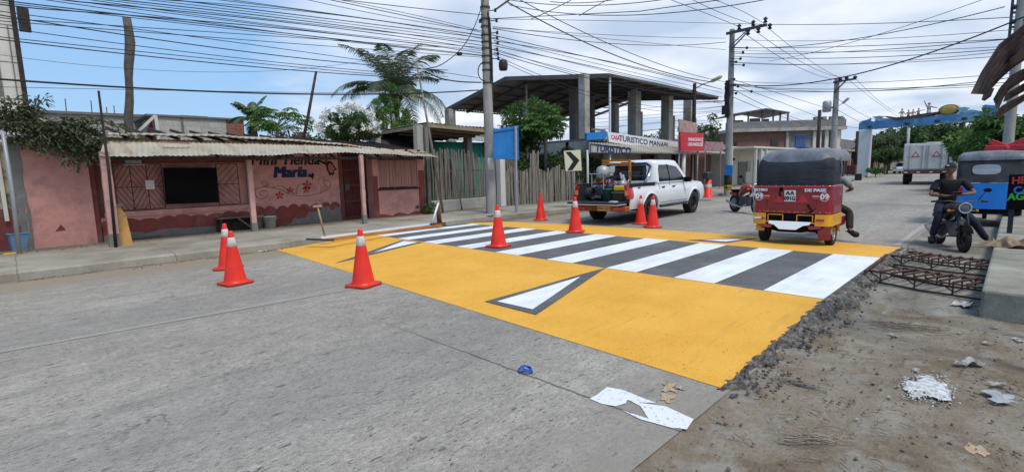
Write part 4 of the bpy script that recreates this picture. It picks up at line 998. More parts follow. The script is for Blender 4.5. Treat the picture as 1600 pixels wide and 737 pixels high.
lr = thing('porch_row', 'long low building with a porch roof on thin posts left of the arch pillar', 'building', (75, 15, 0), w=True)
YL = 15; f3 = lambda px, py: XZ(px, py, YL)
x0, x1 = f3(1318, 250)[0], f3(1393, 250)[0]; za = f3(1325, 236)[1]
mb = MB(); mb.box(x0, x1, YL+2, YL+6, 0, za); mb.build('wall', 'brick_far', lr)
mb = MB(); mb.box(x0-1, x1+2, YL, YL+6, za, za+.2); mb.build('porch_roof', 'old_sheet', lr)
for k in range(9): x = x0+(x1-x0)*k/8; mb = MB(); mb.box(x-.15, x+.15, YL+.1, YL+.4, 0, za); mb.build('porch_post', 'pink_post' if k % 2 else 'white_wall', lr)
bw = MB(); xa_, xb_ = XZ(1312, 230, 24)[0], XZ(1420, 230, 24)[0]; zz1 = XZ(1350, 221, 24)[1]; bw.box(xa_, xb_, 24, 27, 0, zz1)
props(bw.build('far_block_wall', 'block_far'), 'grey block wall rising behind the porch row', 'wall')
mr = MB(); p = PG(1338, 279, 0); c_ = PY(1337, 268, 12.6); mr.box(c_.x-1.5, c_.x+1.2, 12.4, 13.2, c_.z-.3, c_.z+.7)
for dx in (-1.3, 1.0):
    for y in (12.5, 13.1): mr.box(c_.x+dx-.05, c_.x+dx+.05, y-.05, y+.05, 0, c_.z-.3)
props(mr.build('street_stall', 'maroon_plaster', bevel=.03), 'dark red street stall on legs at the kerb left of the arch pillar', 'stall')
# pale building at the end of the road behind the truck
eb_ = thing('distant_building', 'pale two storey building at the end of the road behind the truck', 'building', (100, 8, 0), w=True)
a, b = PX(1455, 240, 95), PX(1535, 240, 95)
mb = MB(); mb.box(95, 103, b.y, a.y, 0, PX(1490, 224, 95).z); mb.build('wall', 'cream_wall', eb_)
mb = MB(); zt_ = PX(1490, 224, 95).z; mb.box(94.4, 103, b.y-.5, a.y+.5, zt_, zt_+.35); mb.build('roof_edge', 'white_wall', eb_)
for k in range(6): y = b.y+(a.y-b.y)*(k+.5)/6; mb = MB(); mb.box(94.9, 94.99, y-.5, y+.5, 2.2, 4); mb.build('window', 'glass_grey', eb_)
# ------------------------------------------------------------------ vegetation
def leafmat(name, c, c2, rough=0.6, tr=0.25):
    g = G(name, rough=rough, spec=0.25)
    n = g.ramp(g.noise(7, 3, 0.8, world=True), [(0.3, 0.0), (0.7, 1.0)])
    big = g.ramp(g.noise(0.9, 3, 0.6, world=True), [(0.35, 0.75), (0.65, 1.25)])
    o = g.mix(0.9, g.mix(n, c, c2), big, 'MULTIPLY'); g.out(o)
    t = g.N.new('ShaderNodeBsdfTranslucent'); g.L.new(o, t.inputs[0])
    mxs = g.N.new('ShaderNodeMixShader'); mxs.inputs[0].default_value = tr
    g.L.new(g.b.outputs[0], mxs.inputs[1]); g.L.new(t.outputs[0], mxs.inputs[2])
    g.L.new(mxs.outputs[0], g.N['Material Output'].inputs[0])
leafmat('leaf_dark', (0.045, 0.085, 0.028), (0.08, 0.14, 0.042))
leafmat('leaf_mid', (0.055, 0.11, 0.03), (0.1, 0.19, 0.045))
leafmat('leaf_bright', (0.08, 0.16, 0.035), (0.15, 0.27, 0.06))
leafmat('leaf_dusty', (0.06, 0.085, 0.045), (0.11, 0.13, 0.07))
leafmat('leaf_palm', (0.075, 0.10, 0.05), (0.14, 0.17, 0.09))
leafmat('leaf_dry', (0.16, 0.11, 0.07), (0.24, 0.17, 0.11))
leafmat('petal_white', (0.75, 0.75, 0.7), (0.8, 0.8, 0.78), tr=.15)
mat('bark', (0.15, 0.12, 0.095), var=.3, scale=8, bump=.6, bscale=25, st=(1, 1, .3))
mat('bark_grey', (0.1, 0.09, 0.082), var=.3, scale=6, bump=.6, bscale=20)
def leaves(pts, dirs, ln, wd, droop=0.3):
    """numpy: one pointed leaf (4 verts, folded) per point"""
    pts = np.asarray(pts, float); dirs = np.asarray(dirs, float); n = len(pts)
    d = dirs/np.maximum(np.linalg.norm(dirs, axis=1, keepdims=True), 1e-6)
    up = rng.normal(size=(n, 3)); up[:, 2] += 1.2
    s = np.cross(d, up); s /= np.maximum(np.linalg.norm(s, axis=1, keepdims=True), 1e-6)
    L_ = ln*rng.uniform(.6, 1.3, (n, 1)); W_ = wd*rng.uniform(.7, 1.3, (n, 1))
    tip = pts+d*L_; tip[:, 2] -= (droop*L_)[:, 0]
    mid = pts+d*L_*.45
    V = np.stack([pts, mid+s*W_/2, tip, mid-s*W_/2], 1).reshape(-1, 3)
    F = np.arange(n*4).reshape(-1, 4)
    return V, F
def leafobj(name, V, F, mt, parent=None, base=None):
    me = bpy.data.meshes.new(name); o = bpy.data.objects.new(name, me); COL.objects.link(o)
    if parent is not None: o.parent = parent; org = np.array(ORG.get(parent.name, (0, 0, 0)))
    else:
        org = np.array(base if base is not None else (V[:, 0].mean(), V[:, 1].mean(), V[:, 2].min())); o.location = org
    ORG[o.name] = tuple(org); V = V-org
    me.vertices.add(len(V)); me.vertices.foreach_set('co', V.astype(np.float32).ravel())
    me.loops.add(F.size); me.loops.foreach_set('vertex_index', F.astype(np.int32).ravel())
    me.polygons.add(len(F)); me.polygons.foreach_set('loop_start', np.arange(0, F.size, F.shape[1], dtype=np.int32))
    me.materials.append(MATS[mt]); me.update(calc_edges=True); return o
def cluster_crown(centres, radii, nleaf, ln, wd, droop=.3, shell=.55):
    """leaf clumps: each centre gets twigs whose leaves point outward"""
    PV, DV = [], []
    for c, r_ in zip(centres, radii):
        k = int(nleaf); q = rng.normal(size=(k, 3)); q /= np.linalg.norm(q, axis=1, keepdims=True)
        rad = r_*(shell+(1-shell)*rng.random((k, 1)))*np.array([1, 1, .75])
        PV.append(np.array(c)+q*rad); DV.append(q+rng.normal(size=(k, 3))*.6)
    return leaves(np.concatenate(PV), np.concatenate(DV), ln, wd, droop)
def tree(name, label, base, height, crown_r, mt='leaf_mid', nb=7, nclump=46, nleaf=90, ln=.22, wd=.09, trunk_h=.4, tr=.16, cz=.68, flat=.8, group=None, cat='tree', lean=(0, 0), seed=0, bark='bark'):
    random.seed(seed+11)
    t = thing(name, label, cat, tuple(base), w=True, group=group)
    b = Vector(base); mb = MB(); fork = b+Vector((lean[0]*.4, lean[1]*.4, height*trunk_h))
    mb.tube([b+Vector((0, 0, -.15)), b.lerp(fork, .5)+Vector((jit(.08), jit(.08), 0)), fork], [tr*1.25, tr, tr*.85], 9)
    cen, rad = [], []; top = b+Vector((lean[0], lean[1], height*cz))
    for i in range(nb):
        a = 2*math.pi*i/nb+jit(.4); rr = crown_r*random.uniform(.45, .85)
        e = top+Vector((math.cos(a)*rr, math.sin(a)*rr, (height*(1-cz))*random.uniform(-.55, .7)*flat))
        mid_ = fork.lerp(e, .5)+Vector((jit(.2), jit(.2), .12*height*random.random()))
        mb.tube([fork, mid_, e], [tr*.55, tr*.3, tr*.1], 6)
        for k in range(max(2, nclump//nb)):
            p = mid_.lerp(e, random.uniform(.2, 1.15))+Vector((random.gauss(0, .23)*crown_r, random.gauss(0, .23)*crown_r, random.gauss(0, .2)*(height*(1-cz))*1.2))
            cen.append(tuple(p)); rad.append(crown_r*random.uniform(.13, .27))
            if random.random() < .5: mb.tube([mid_.lerp(e, .5), p], [tr*.14, tr*.05], 4)
    mb.build('trunk', bark, t, fix=False)
    V, F = cluster_crown(cen, rad, nleaf, ln, wd); leafobj('crown', V, F, mt, t)
    return t
def frond(mb, base, az, elev, L_, curl, n=44, lw=.06, ll=.5, stem=.025):
    """feather palm leaf"""
    pts = []; p = Vector(base); e = elev
    for i in range(n+1):
        pts.append(p.copy()); p = p+Vector((math.cos(az)*math.cos(e), math.sin(az)*math.cos(e), math.sin(e)))*(L_/n); e -= curl/n*(0.4+1.4*i/n)
    mb.tube(pts[::3]+[pts[-1]], [stem*(1-.8*i/(len(pts[::3]))) for i in range(len(pts[::3])+1)], 4)
    side = Vector((-math.sin(az), math.cos(az), 0))
    for i in range(3, n):
        d = (pts[i+1]-pts[i-1]).normalized(); l = ll*math.sin(math.pi*(.12+.86*i/n))**.6
        for s_ in (-1, 1):
            dd = (side*s_+d*.55+Vector((0, 0, -.25+jit(.15)))).normalized(); q = pts[i]+d*jit(.02)
            w = d*lw*.5; tip = q+dd*l+Vector((0, 0, -.25*l))
            mb.add([q-w, q+w, q+dd*l*.55+w*.7, tip, q+dd*l*.55-w*.7], [(0, 1, 2, 3, 4)])
def palm(name, label, base, h, L_, nf, seed, tr=.15, ll=.5, top_bias=.2):
    random.seed(seed); t = thing(name, label, 'palm tree', tuple(base), w=True)
    b = Vector(base); top = b+Vector((.1, 0, h)); mb = MB(); mb.tube([b, b.lerp(top, .5)+Vector((.12, 0, 0)), top], [tr*1.3, tr, tr*.8], 9); mb.build('trunk', 'bark_grey', t, fix=False)
    for i in range(nf):
        mb = MB(); az = 2*math.pi*i/nf*2.4+jit(.2); q = (i+.5)/nf
        frond(mb, top+Vector((0, 0, .1)), az, 1.35-1.5*q+jit(.1), L_*random.uniform(.85, 1.1), .75+.95*q, ll=ll)
        mb.build('frond', 'leaf_palm', t, fix=False)
    return t
# big coconut palm and trees behind the shop
p = PY(618, 190, 24); palm('coconut_palm', 'tall coconut palm with drooping fronds behind the conifer-like green tree', (p.x, 24, 0), PY(622, 140, 24).z-.2, 3.5, 24, 3, ll=.8)
p = PY(392, 190, 25); palm('small_palm', 'small dark palm behind the bare red brick corner', (p.x, 25, 0), PY(392, 190, 25).z, 1.3, 14, 5, ll=.32)
p = PY(612, 200, 21); zt_ = PY(606, 122, 21).z
t = thing('conifer_tree', 'soft feathery green tree in front of the coconut palm', 'tree', (p.x, 21, 0), w=True)
mb = MB(); cen, rad = [], []; random.seed(77)
for ox, top_, wd_ in ((0, zt_, .85), (-.75, zt_-1.15, .7), (.75, zt_-1.3, .75), (-.3, zt_-.7, .7), (.45, zt_-.6, .6), (1.25, zt_-2.1, .6)):
    mb.tube([(p.x+ox*.3, 21, -.1), (p.x+ox, 21, top_-.2)], [.1, .02], 6)
    for i in range(26):
        q = random.random()**.7; z = top_-(top_-2.0)*q; r_ = .05+wd_*q; a = random.random()*6.28; cen.append((p.x+ox+r_*math.cos(a)*.8, 21+r_*math.sin(a)*.8, z+jit(.15))); rad.append(.14+.22*q)
mb.build('trunk', 'bark', t, fix=False)
V, F = cluster_crown(cen, rad, 190, .17, .028, .1, .1); leafobj('crown', V, F, 'leaf_bright', t)
# frangipani with white flowers
p = PY(545, 210, 18); zc = PY(545, 200, 18).z
t = tree('flowering_bush', 'dark leafed bush covered in white blossom behind the shop roof', (p.x, 18, 0), zc+.75, 1.0, 'leaf_dark', nb=8, nclump=48, nleaf=110, ln=.16, wd=.06, cz=.85, trunk_h=.5, seed=2, cat='bush')
PV = []; random.seed(5)
for k in range(38):
    a = random.random()*6.28; el = random.uniform(-.6, 1.3); r_ = 1.06
    c_ = np.array([p.x+r_*math.cos(a)*math.cos(el)*1.08, 18+r_*math.sin(a)*math.cos(el), (zc+.75)*.85+r_*.62*math.sin(el)])
    PV.append(c_+rng.normal(size=(60, 3))*.06)
PV = np.concatenate(PV); V, F = leaves(PV, rng.normal(size=PV.shape), .10, .07, 0); leafobj('blossom', V, F, 'petal_white', t)
# papaya trees
def papaya(name, label, base, h, r_, seed, mt='leaf_bright', nl=26):
    random.seed(seed); t = thing(name, label, 'tree', tuple(base), w=True); b = Vector(base); top = b+Vector((0, 0, h))
    mb = MB(); mb.tube([b, top], [.11, .06], 8); mb.build('trunk', 'bark_grey', t)
    st, lf = MB(), []
    PV, DV = [], []
    for i in range(nl):
        a = random.random()*6.28; e = random.uniform(-.35, 1.1); L_ = r_*random.uniform(.6, 1.05)
        c_ = top+Vector((math.cos(a)*math.cos(e)*L_, math.sin(a)*math.cos(e)*L_, math.sin(e)*L_*.75))
        st.tube([top+Vector((0, 0, -.2)), top.lerp(c_, .6)+Vector((0, 0, .06)), c_], [.014, .01, .008], 4)
        for k in range(9):
            q = 2*math.pi*k/9; d = Vector((math.cos(q), math.sin(q), -.35))
            for m_ in range(5): PV.append(tuple(c_+d*m_*.055)); DV.append(tuple(d+Vector((jit(.7), jit(.7), jit(.2)))))
    st.build('stalks', 'leaf_bright', t, fix=False)
    V, F = leaves(PV, DV, .19, .055, .25); leafobj('crown', V, F, mt, t); return t
p = PY(432, 190, 22); papaya('papaya_tree', 'papaya tree with spreading pale green leaves behind the shop roof, right of the small palm', (p.x, 22, 0), PY(432, 192, 22).z, 1.15, 4, nl=34)
p = PY(455, 210, 23); tree('dry_shrub', 'half dry brownish shrub at the foot of the leaning dark pole', (p.x, 23, 0), PY(455, 185, 23).z, .9, 'leaf_dry', nb=6, nclump=24, nleaf=50, ln=.2, wd=.04, cz=.8, seed=6, cat='shrub')
p = PY(492, 215, 24); tree('green_shrub', 'rounded green shrub between the leaning pole and the blossoming bush', (p.x, 24, 0), PY(492, 203, 24).z+.25, 1.1, 'leaf_bright', nb=7, nclump=34, nleaf=80, ln=.18, wd=.07, cz=.82, seed=8, cat='shrub')
# big leafy tree by the picket fence
p = PY(838, 200, 16); zt_ = PY(845, 155, 15.9).z
papaya('papaya_tree', 'papaya tree with thin grey stem and drooping leaves in front of the metal canopy', (PY(855, 250, 15.2).x, 15.3, .13), PY(852, 200, 15.3).z-.15, 1.1, 9, 'leaf_mid', nl=44)
tree('bushy_tree', 'dense bright green tree crown between the blue sign and the metal canopy columns', (PY(826, 250, 16.6).x, 16.6, .1), PY(820, 152, 16.6).z+.1, 1.5, 'leaf_mid', nb=9, nclump=90, nleaf=120, ln=.2, wd=.07, cz=.74, trunk_h=.3, seed=12)
tree('shade_tree', 'dark leafy undergrowth tree behind the picket fence', (PY(868, 280, 16).x, 16.0, .1), 2.6, 1.45, 'leaf_dark', nb=9, nclump=95, nleaf=120, ln=.2, wd=.075, cz=.55, trunk_h=.2, seed=13)
tree('shade_tree', 'dusty dark tree hiding the foot of the front concrete column', (PY(902, 270, 15.6).x, 15.5, .1), 2.35, 1.0, 'leaf_dusty', nb=8, nclump=60, nleaf=110, ln=.18, wd=.07, cz=.55, trunk_h=.2, seed=14)
tree('shade_tree', 'dark tree growing beside the blue sign post behind the gate post', (PY(806, 280, 16).x, 16.2, .1), 2.5, 1.0, 'leaf_dark', nb=8, nclump=54, nleaf=100, ln=.18, wd=.07, cz=.6, trunk_h=.3, seed=15)
p = PG(664, 333, .15)
tree('kerbside_shrub', 'small round dark shrub at the corner of the pink kiosk', (PY(664, 330, 14.7).x, 14.6, .14), .62, .3, 'leaf_dark', nb=6, nclump=26, nleaf=90, ln=.06, wd=.025, cz=.5, trunk_h=.2, tr=.02, seed=16, cat='shrub')
# tree behind red sign, distant trees
p = PY(1110, 210, 22); tree('dark_tree', 'dark tree standing behind the red sign', (PY(1092, 220, 24).x, 24, 0), PY(1092, 195, 24).z+.9, 2.2, 'leaf_dark', nb=8, nclump=60, nleaf=100, ln=.3, wd=.12, cz=.72, seed=17)
p = PY(1030, 210, 26); tree('light_tree', 'low green tree seen between the canopy columns', (PY(1032, 220, 26).x, 26, 0), PY(1032, 208, 26).z+.5, 1.8, 'leaf_mid', nb=8, nclump=44, nleaf=90, ln=.3, wd=.12, cz=.78, seed=18)
for px, py, dist, h_, r_, mt_, lab in ((1388, 236, 82, None, 2.2, 'leaf_dark', 'dark tree directly right of the arch pillar'),
    (1435, 208, 105, None, 7.0, 'leaf_dark', 'large spreading dark tree framed under the middle of the arch'),
    (1470, 220, 130, None, 5.5, 'leaf_dusty', 'dusty distant tree behind the right end of the truck'),
    (1375, 215, 90, None, 2.6, 'leaf_palm', 'small feathery tree left of the large tree under the arch'),
    (1368, 266, 64, None, .8, 'leaf_mid', 'low bush at the roadside right of the arch pillar'),
    (1500, 222, 120, None, 5.0, 'leaf_dark', 'far dark tree to the right of the distant pale building')):
    b_ = PD(px, py, dist); tree('distant_tree', lab, (b_.x, b_.y, 0), b_.z+r_*.3, r_, mt_, nb=9, nclump=80, nleaf=70, ln=r_*.13, wd=r_*.06, cz=.72, trunk_h=.3, tr=.05*r_, seed=int(px), group='trees at the end of the road')
for px, py, dist, r_, mt_, lab in ((1545, 212, 34, 1.5, 'leaf_bright', 'bright green roadside tree left of the lamp post, above the blue mototaxi'),
    (1610, 206, 30, 1.9, 'leaf_mid', 'dark green roadside tree at the right edge behind the lamp post'),
    (1524, 222, 48, 1.5, 'leaf_mid', 'medium green tree right of the distant pale building'),
    (1575, 220, 40, 1.8, 'leaf_dark', 'dark leafed tree directly behind the lamp post')):
    b_ = PD(px, py, dist); tree('roadside_tree', lab, (b_.x, b_.y, 0), b_.z+.8, r_, mt_, nb=10, nclump=110, nleaf=100, ln=.3, wd=.13, cz=.68, trunk_h=.35, tr=.13, seed=int(px), group='trees along the right of the road')
# creeper hanging over the annex roof
vt = thing('creeper_vine', 'dusty creeper with trailing branches spilling over the annex roof at the left', 'vine', (.3, 14.9, 2.4), w=True)
random.seed(31); mb = MB(); PV, DV = [], []
for k in range(60):
    a = PY(random.uniform(-12, 95), random.uniform(190, 222), 14.6)
    L_ = random.uniform(.4, 1.4); az = random.uniform(-.3, .35); e = random.uniform(-.25, .45); pts = [a]
    for i in range(7):
        q = pts[-1]+Vector((math.cos(az)*math.cos(e), -abs(math.sin(az))*.5, math.sin(e)))*(L_/7); e -= .14; pts.append(q)
    mb.tube(pts, [.012-.001*i for i in range(8)], 4)
    for q in pts[1:]:
        for _ in range(8): PV.append((q.x+jit(.09), q.y+jit(.09), q.z+jit(.07))); DV.append((random.gauss(.3, 1), random.gauss(-.2, 1), random.gauss(-.3, .6)))
for k in range(16):
    a = PY(random.uniform(0, 70), random.uniform(150, 190), 14.7); pts = [PY(random.uniform(-5, 60), 200, 14.7), a]; mb.tube(pts, [.015, .006], 4)
    for _ in range(60): q = pts[0].lerp(a, random.uniform(.3, 1.05)); PV.append((q.x+jit(.14), q.y+jit(.12), q.z+jit(.08))); DV.append((random.gauss(0, 1), random.gauss(0, 1), random.gauss(0, .5)))
mb.build('branches', 'bark', vt, fix=False); V, F = leaves(PV, DV, .12, .045, .3); leafobj('foliage', V, F, 'leaf_dusty', vt)
# bare dead trunk, poles
mb = MB(); b_ = PY(193, 203, 26); t_ = PY(198, 28, 26)
pts, rs_ = [], []
for i in range(18):
    q = i/17; p = Vector((b_.x, 26, 0)).lerp(Vector((t_.x, 26, t_.z)), q); p.x += .05*math.sin(q*9)+.03*math.sin(q*23); pts.append(p); rs_.append(.155-.02*q+.012*math.sin(q*14+1)+(.03 if .75 < q < .9 else 0)+jit(.008))
mb.tube(pts, rs_, 10); props(mb.build('dead_palm_trunk', 'bark_grey'), 'tall bare dead palm trunk rising behind the shop against blue sky', 'tree trunk')
def pole_px(name, label, a, b, Y, r_, mt_, cat='pole', z0=None, group=None):
    A, B = PY(*a, Y), PY(*b, Y)
    if z0 is not None: A = Vector((A.x, Y, z0))
    mb = MB(); m_ = A.lerp(B, .5)+Vector((.02, 0, 0)); mb.tube([A, m_, B], [r_, r_*.9, r_*.7], 8); return props(mb.build(name, mt_), label, cat, group)
pole_px('timber_pole', 'thin dark timber pole in front of the awning\'s left end', (163, 245), (154, 142), 13.6, .03, 'wood_dark', z0=.14)
pole_px('leaning_pole', 'slender dark pole leaning right above the shop roof with a rag at its tip', (464, 212), (494, 112), 20, .07, 'wood_dark', z0=2.2)
pole_px('leaning_bamboo', 'long grey bamboo pole leaning in front of the fence and shed', (693, 349), (651, 98), 14.3, .045, 'bamboo', z0=.15)
pole_px('propped_stick', 'short crooked stick propped against the bamboo fence', (722, 328), (706, 250), 14.9, .028, 'bamboo', z0=.15)
pole_px('metal_pole', 'grey metal pipe leaning over the blue bucket', (30, 393), (4, 205), 14.2, .045, 'galvanised', z0=.15)
# ------------------------------------------------------------------ utility poles
P1 = PG(768, 333, .15); P2 = PG(1137, 302, .15)
P3 = PD(1300, 270, 58); P3.z = 0; P4 = PD(1574, 235, 22); P4.z = 0
def pole(name, label, b, h, r0, r1, mt='concrete_pole', lean=(0, 0)):
    t = thing(name, label, 'utility pole', tuple(b), w=True, group='utility poles along the street'); top = Vector((b.x+lean[0], b.y+lean[1], h))
    mb = MB(); mb.tube([Vector((b.x, b.y, b.z-.1)), b.lerp(top, .5), top], [r0, (r0+r1)/2, r1], 16); mb.build('shaft', mt, t, fix=False); return t
# pole by the crossing
p1 = pole('utility_pole', 'weathered round concrete pole beside the crossing, crowded with black cable clamps and a paper notice', P1, 10.6, .185, .11)
def onpole(px, py, P_=P1): return PD(px, py, math.hypot(P_.x, P_.y))
random.seed(3)
for py in (12, 30, 42, 55, 66, 76, 88, 99, 110, 130):
    c_ = onpole(760+py*.03, py); mb = MB(); mb.cyl((P1.x, P1.y, c_.z-.03), (P1.x, P1.y, c_.z+.03), .165, n=14); mb.build('clamp_band', 'steel_dark', p1)
for k, (px, py) in enumerate(((752, 25), (752, 38), (754, 48), (772, 17), (774, 33), (775, 52), (752, 58), (775, 78), (776, 85), (777, 92), (754, 75), (754, 84), (776, 68), (775, 60), (753, 66), (748, 34))):
    c_ = onpole(px, py); mb = MB(); mb.lathe([(.01, -.06), (.045, -.05), (.03, -.01), (.045, .03), (.02, .06), (.01, .06)], (c_.x, c_.y-.06, c_.z), n=10); i_ = mb.build('insulator', 'rubber', p1)
    mb = MB(); mb.beam((P1.x, P1.y, c_.z), (c_.x, c_.y-.06, c_.z), .025, .025); mb.build('bracket', 'steel_dark', i_)
c_ = onpole(783, 103); mb = MB(); mb.lathe([(.01, -.18), (.13, -.16), (.15, -.05), (.15, .08), (.11, .17), (.01, .19)], (c_.x, c_.y-.1, c_.z), n=16); mb.build('splice_box', 'dark_plastic', p1)
mb = MB()
for k in range(7):
    a = random.random()*6.28; z0 = onpole(765, 160).z; z1 = onpole(765, 20+k*8).z
    mb.tube([(P1.x+.17*math.cos(-1.6+k*.35), P1.y+.17*math.sin(-1.6+k*.35), z0+random.random()*1.2), (P1.x+.18*math.cos(-1.5+k*.35), P1.y+.18*math.sin(-1.5+k*.35), (z0+z1)/2), (P1.x+.16*math.cos(-1.7+k*.3), P1.y+.16*math.sin(-1.7+k*.3), z1)], .022, 5)
mb.build('cable_run', 'cable', p1, fix=False)
lp = [onpole(757+11*math.cos(q)-4, 113+15*math.sin(q)) for q in [i*2*math.pi/20 for i in range(21)]]
mb = MB(); mb.tube([(q.x, q.y-.16, q.z) for q in lp], .018, 5); mb.build('cable_coil', 'cable', p1)
a = onpole(772, 17); b = onpole(796, 0); mb = MB(); mb.beam(a, b, .05, .05); mb.build('stay_arm', 'steel_dark', p1)
c_ = onpole(766, 256); mb = MB(); P = [[(P1.x+.182*math.cos(a), P1.y+.182*math.sin(a), z) for z in (c_.z-.22, c_.z+.2)] for a in [-2.75+i*.1 for i in range(14)]]; mb.sheet(P, .004); mb.build('paper_notice', 'white_wall', p1)
# pole beyond the restaurant with a long side crossarm
p2 = pole('utility_pole', 'tall concrete pole past the restaurant with a one sided crossarm and small blue sign', P2, PD(1139, 47, math.hypot(P2.x, P2.y)).z, .19, .12)
A = PX(1135, 53, P2.x-.2); B = PX(1198, 39, P2.x-.2); mb = MB(); mb.beam(A, B, .12, .12); mb.build('crossarm', 'steel_dark', p2)
mb = MB(); mb.beam(PX(1141, 79, P2.x-.2), PX(1172, 46, P2.x-.2), .05, .05); mb.beam(PX(1139, 74, P2.x-.25), PX(1168, 47, P2.x-.25), .04, .04); mb.build('arm_brace', 'steel_dark', p2)
for px, py in ((1155, 42), (1177, 36), (1196, 31), (1169, 50), (1185, 47), (1203, 41)):
    c_ = PX(px, py, P2.x-.2); mb = MB(); mb.lathe([(.01, -.16), (.1, -.12), (.05, -.03), (.11, .04), (.05, .1), (.01, .14)], tuple(c_), n=10); mb.build('insulator', 'dark_plastic', p2)
for px, py in ((1167, 75), (1161, 82), (1157, 92), (1150, 97), (1162, 102), (1147, 124), (1148, 133), (1150, 146), (1153, 135), (1174, 143)):
    c_ = PX(px, py, P2.x-.2); mb = MB(); mb.ball(c_, .07, 8, 6); i_ = mb.build('insulator', 'dark_plastic', p2); mb = MB(); mb.beam(c_, PX(1139, py-1, P2.x-.1), .03, .03); mb.build('bracket', 'steel_dark', i_)
mb = MB(); random.seed(9)
for k in range(16): q = [PX(1136+jit(4), 128+i*9+jit(3), P2.x-.2-.05*random.random()) for i in range(7)]; mb.tube(q, .03, 5)
mb.build('cable_bundle', 'cable', p2, fix=False)
for nm, px, py, w, hh, mt_ in (('junction_box', 1133, 172, .3, .45, 'rubber'), ('small_sign', 1139, 266, .38, .5, 'blue_sign'), ('black_band', 1137, 284, .36, .7, 'rubber'), ('yellow_band', 1139, 293, .36, .26, 'yellow_plastic')):
    c_ = PX(px, py, P2.x-.25); mb = MB()
    if 'band' in nm: mb.cyl((P2.x, P2.y, c_.z-hh/2), (P2.x, P2.y, c_.z+hh/2), .196, n=18)
    else: mb.box(c_.x-.06, c_.x, c_.y-w/2, c_.y+w/2, c_.z-hh/2, c_.z+hh/2)
    mb.build(nm, mt_, p2)
A = PX(1137, 147, P2.x-.2); 
def street_light(parent, P_, tip, z, X):
    a = PX(P_[0], P_[1], X); b = PX(*tip, X); mb = MB(); mb.tube([a, a.lerp(b, .6)+Vector((0, 0, .08)), b], .035, 6); arm = mb.build('lamp_arm', 'galvanised', parent)
    mb = MB(); d = (b-a).normalized(); mb.tube([b, b+d*.15, b+d*.6, b+d*.75], [.05, .11, .12, .04], 8); mb.build('lamp_head', 'yellow_lens' if z else 'steel', arm)
mat('yellow_lens', (0.5, 0.45, 0.25), rough=.4)
# a timber service pole between canopy and pole 2 carries the yellow street lamp
q_ = PD(1084, 200, 34); q_.z = 0
sp = pole('utility_pole', 'slim dark timber pole behind the red sign carrying a small yellowish street lamp', q_, PD(1080, 131, 34).z, .16, .1, 'wood_dark')
street_light(sp, (1081, 142), (1110, 128), 1, q_.x); 
mb = MB(); mb.beam(PX(1083, 160, q_.x), PX(1136, 158, q_.x), .05, .05); mb.build('cable_arm', 'steel_dark', sp)
# far pole with transformer
h3 = PD(1302, 123, 58).z
p3 = pole('utility_pole', 'distant concrete pole with transformer and street lamp in front of the two storey building', P3, h3, .3, .22)
X3 = P3.x-.3
mb = MB(); mb.beam(PX(1302, 129, X3), PX(1338, 123, X3), .16, .16); mb.beam(PX(1303, 145, X3), PX(1324, 124, X3), .1, .1); mb.build('crossarm', 'steel_dark', p3)
for px, py in ((1313, 124), (1323, 122), (1336, 121)): mb = MB(); mb.ball(PX(px, py, X3), .17, 8, 6); mb.build('insulator', 'dark_plastic', p3)
c_ = PX(1292, 167, X3); mb = MB(); mb.lathe([(.01, -.5), (.36, -.48), (.38, .4), (.3, .55), (.01, .58)], tuple(c_), n=14); mb.build('transformer', 'galvanised', p3)
mb = MB(); mb.beam((c_.x, c_.y, c_.z-.1), (P3.x, P3.y, c_.z-.1), .12, .15); mb.build('transformer_bracket', 'steel_dark', p3)
street_light(p3, (1302, 174), (1316, 162), 0, X3)
for i, (px, t_, b_, lab) in enumerate(((1281, 172, 225, 'short dark timber post on the parapet left of the transformer'), (1340, 205, 250, 'leaning timber pole behind the porch row'), (1420, 200, 240, 'pale pole rising behind the box truck, below the boat sculpture'), (1478, 195, 240, 'thin distant pole with small crossarm under the sun disc'))):
    D_ = (52, 75, 90, 120)[i]; a = PD(px, t_, D_); mb = MB(); mb.tube([(a.x, a.y, 0), (a.x, a.y, a.z)], .14+.02*i, 8)
    if i == 3: mb.beam((a.x, a.y-1.3, a.z-.3), (a.x, a.y+1.3, a.z-.3), .15, .15)
    props(mb.build('timber_pole' if i < 2 else 'distant_pole', 'wood_dark' if i < 2 else 'concrete'), lab, 'pole')
# lamp post on the right
p4 = pole('utility_pole', 'pale concrete pole behind the blue mototaxi with a rack of insulators', P4, 10.2, .14, .1, 'concrete_pole')
mb = MB(); c_ = PD(1589, 15, 22)
for k in range(4): mb.beam((P4.x, P4.y-.9, c_.z-.5+k*.42), (P4.x, P4.y+.2, c_.z-.5+k*.42), .06, .06)
mb.beam((P4.x, P4.y+.2, c_.z-.9), (P4.x, P4.y+.2, c_.z+1.2), .07, .07); mb.build('insulator_rack', 'steel_dark', p4)
for k in range(12): mb = MB(); mb.ball((P4.x-.05, P4.y+.2-.28*(k % 4)-.05, c_.z-.45+(k//4)*.42+.1), .075, 8, 6); mb.build('insulator', 'dark_plastic', p4)

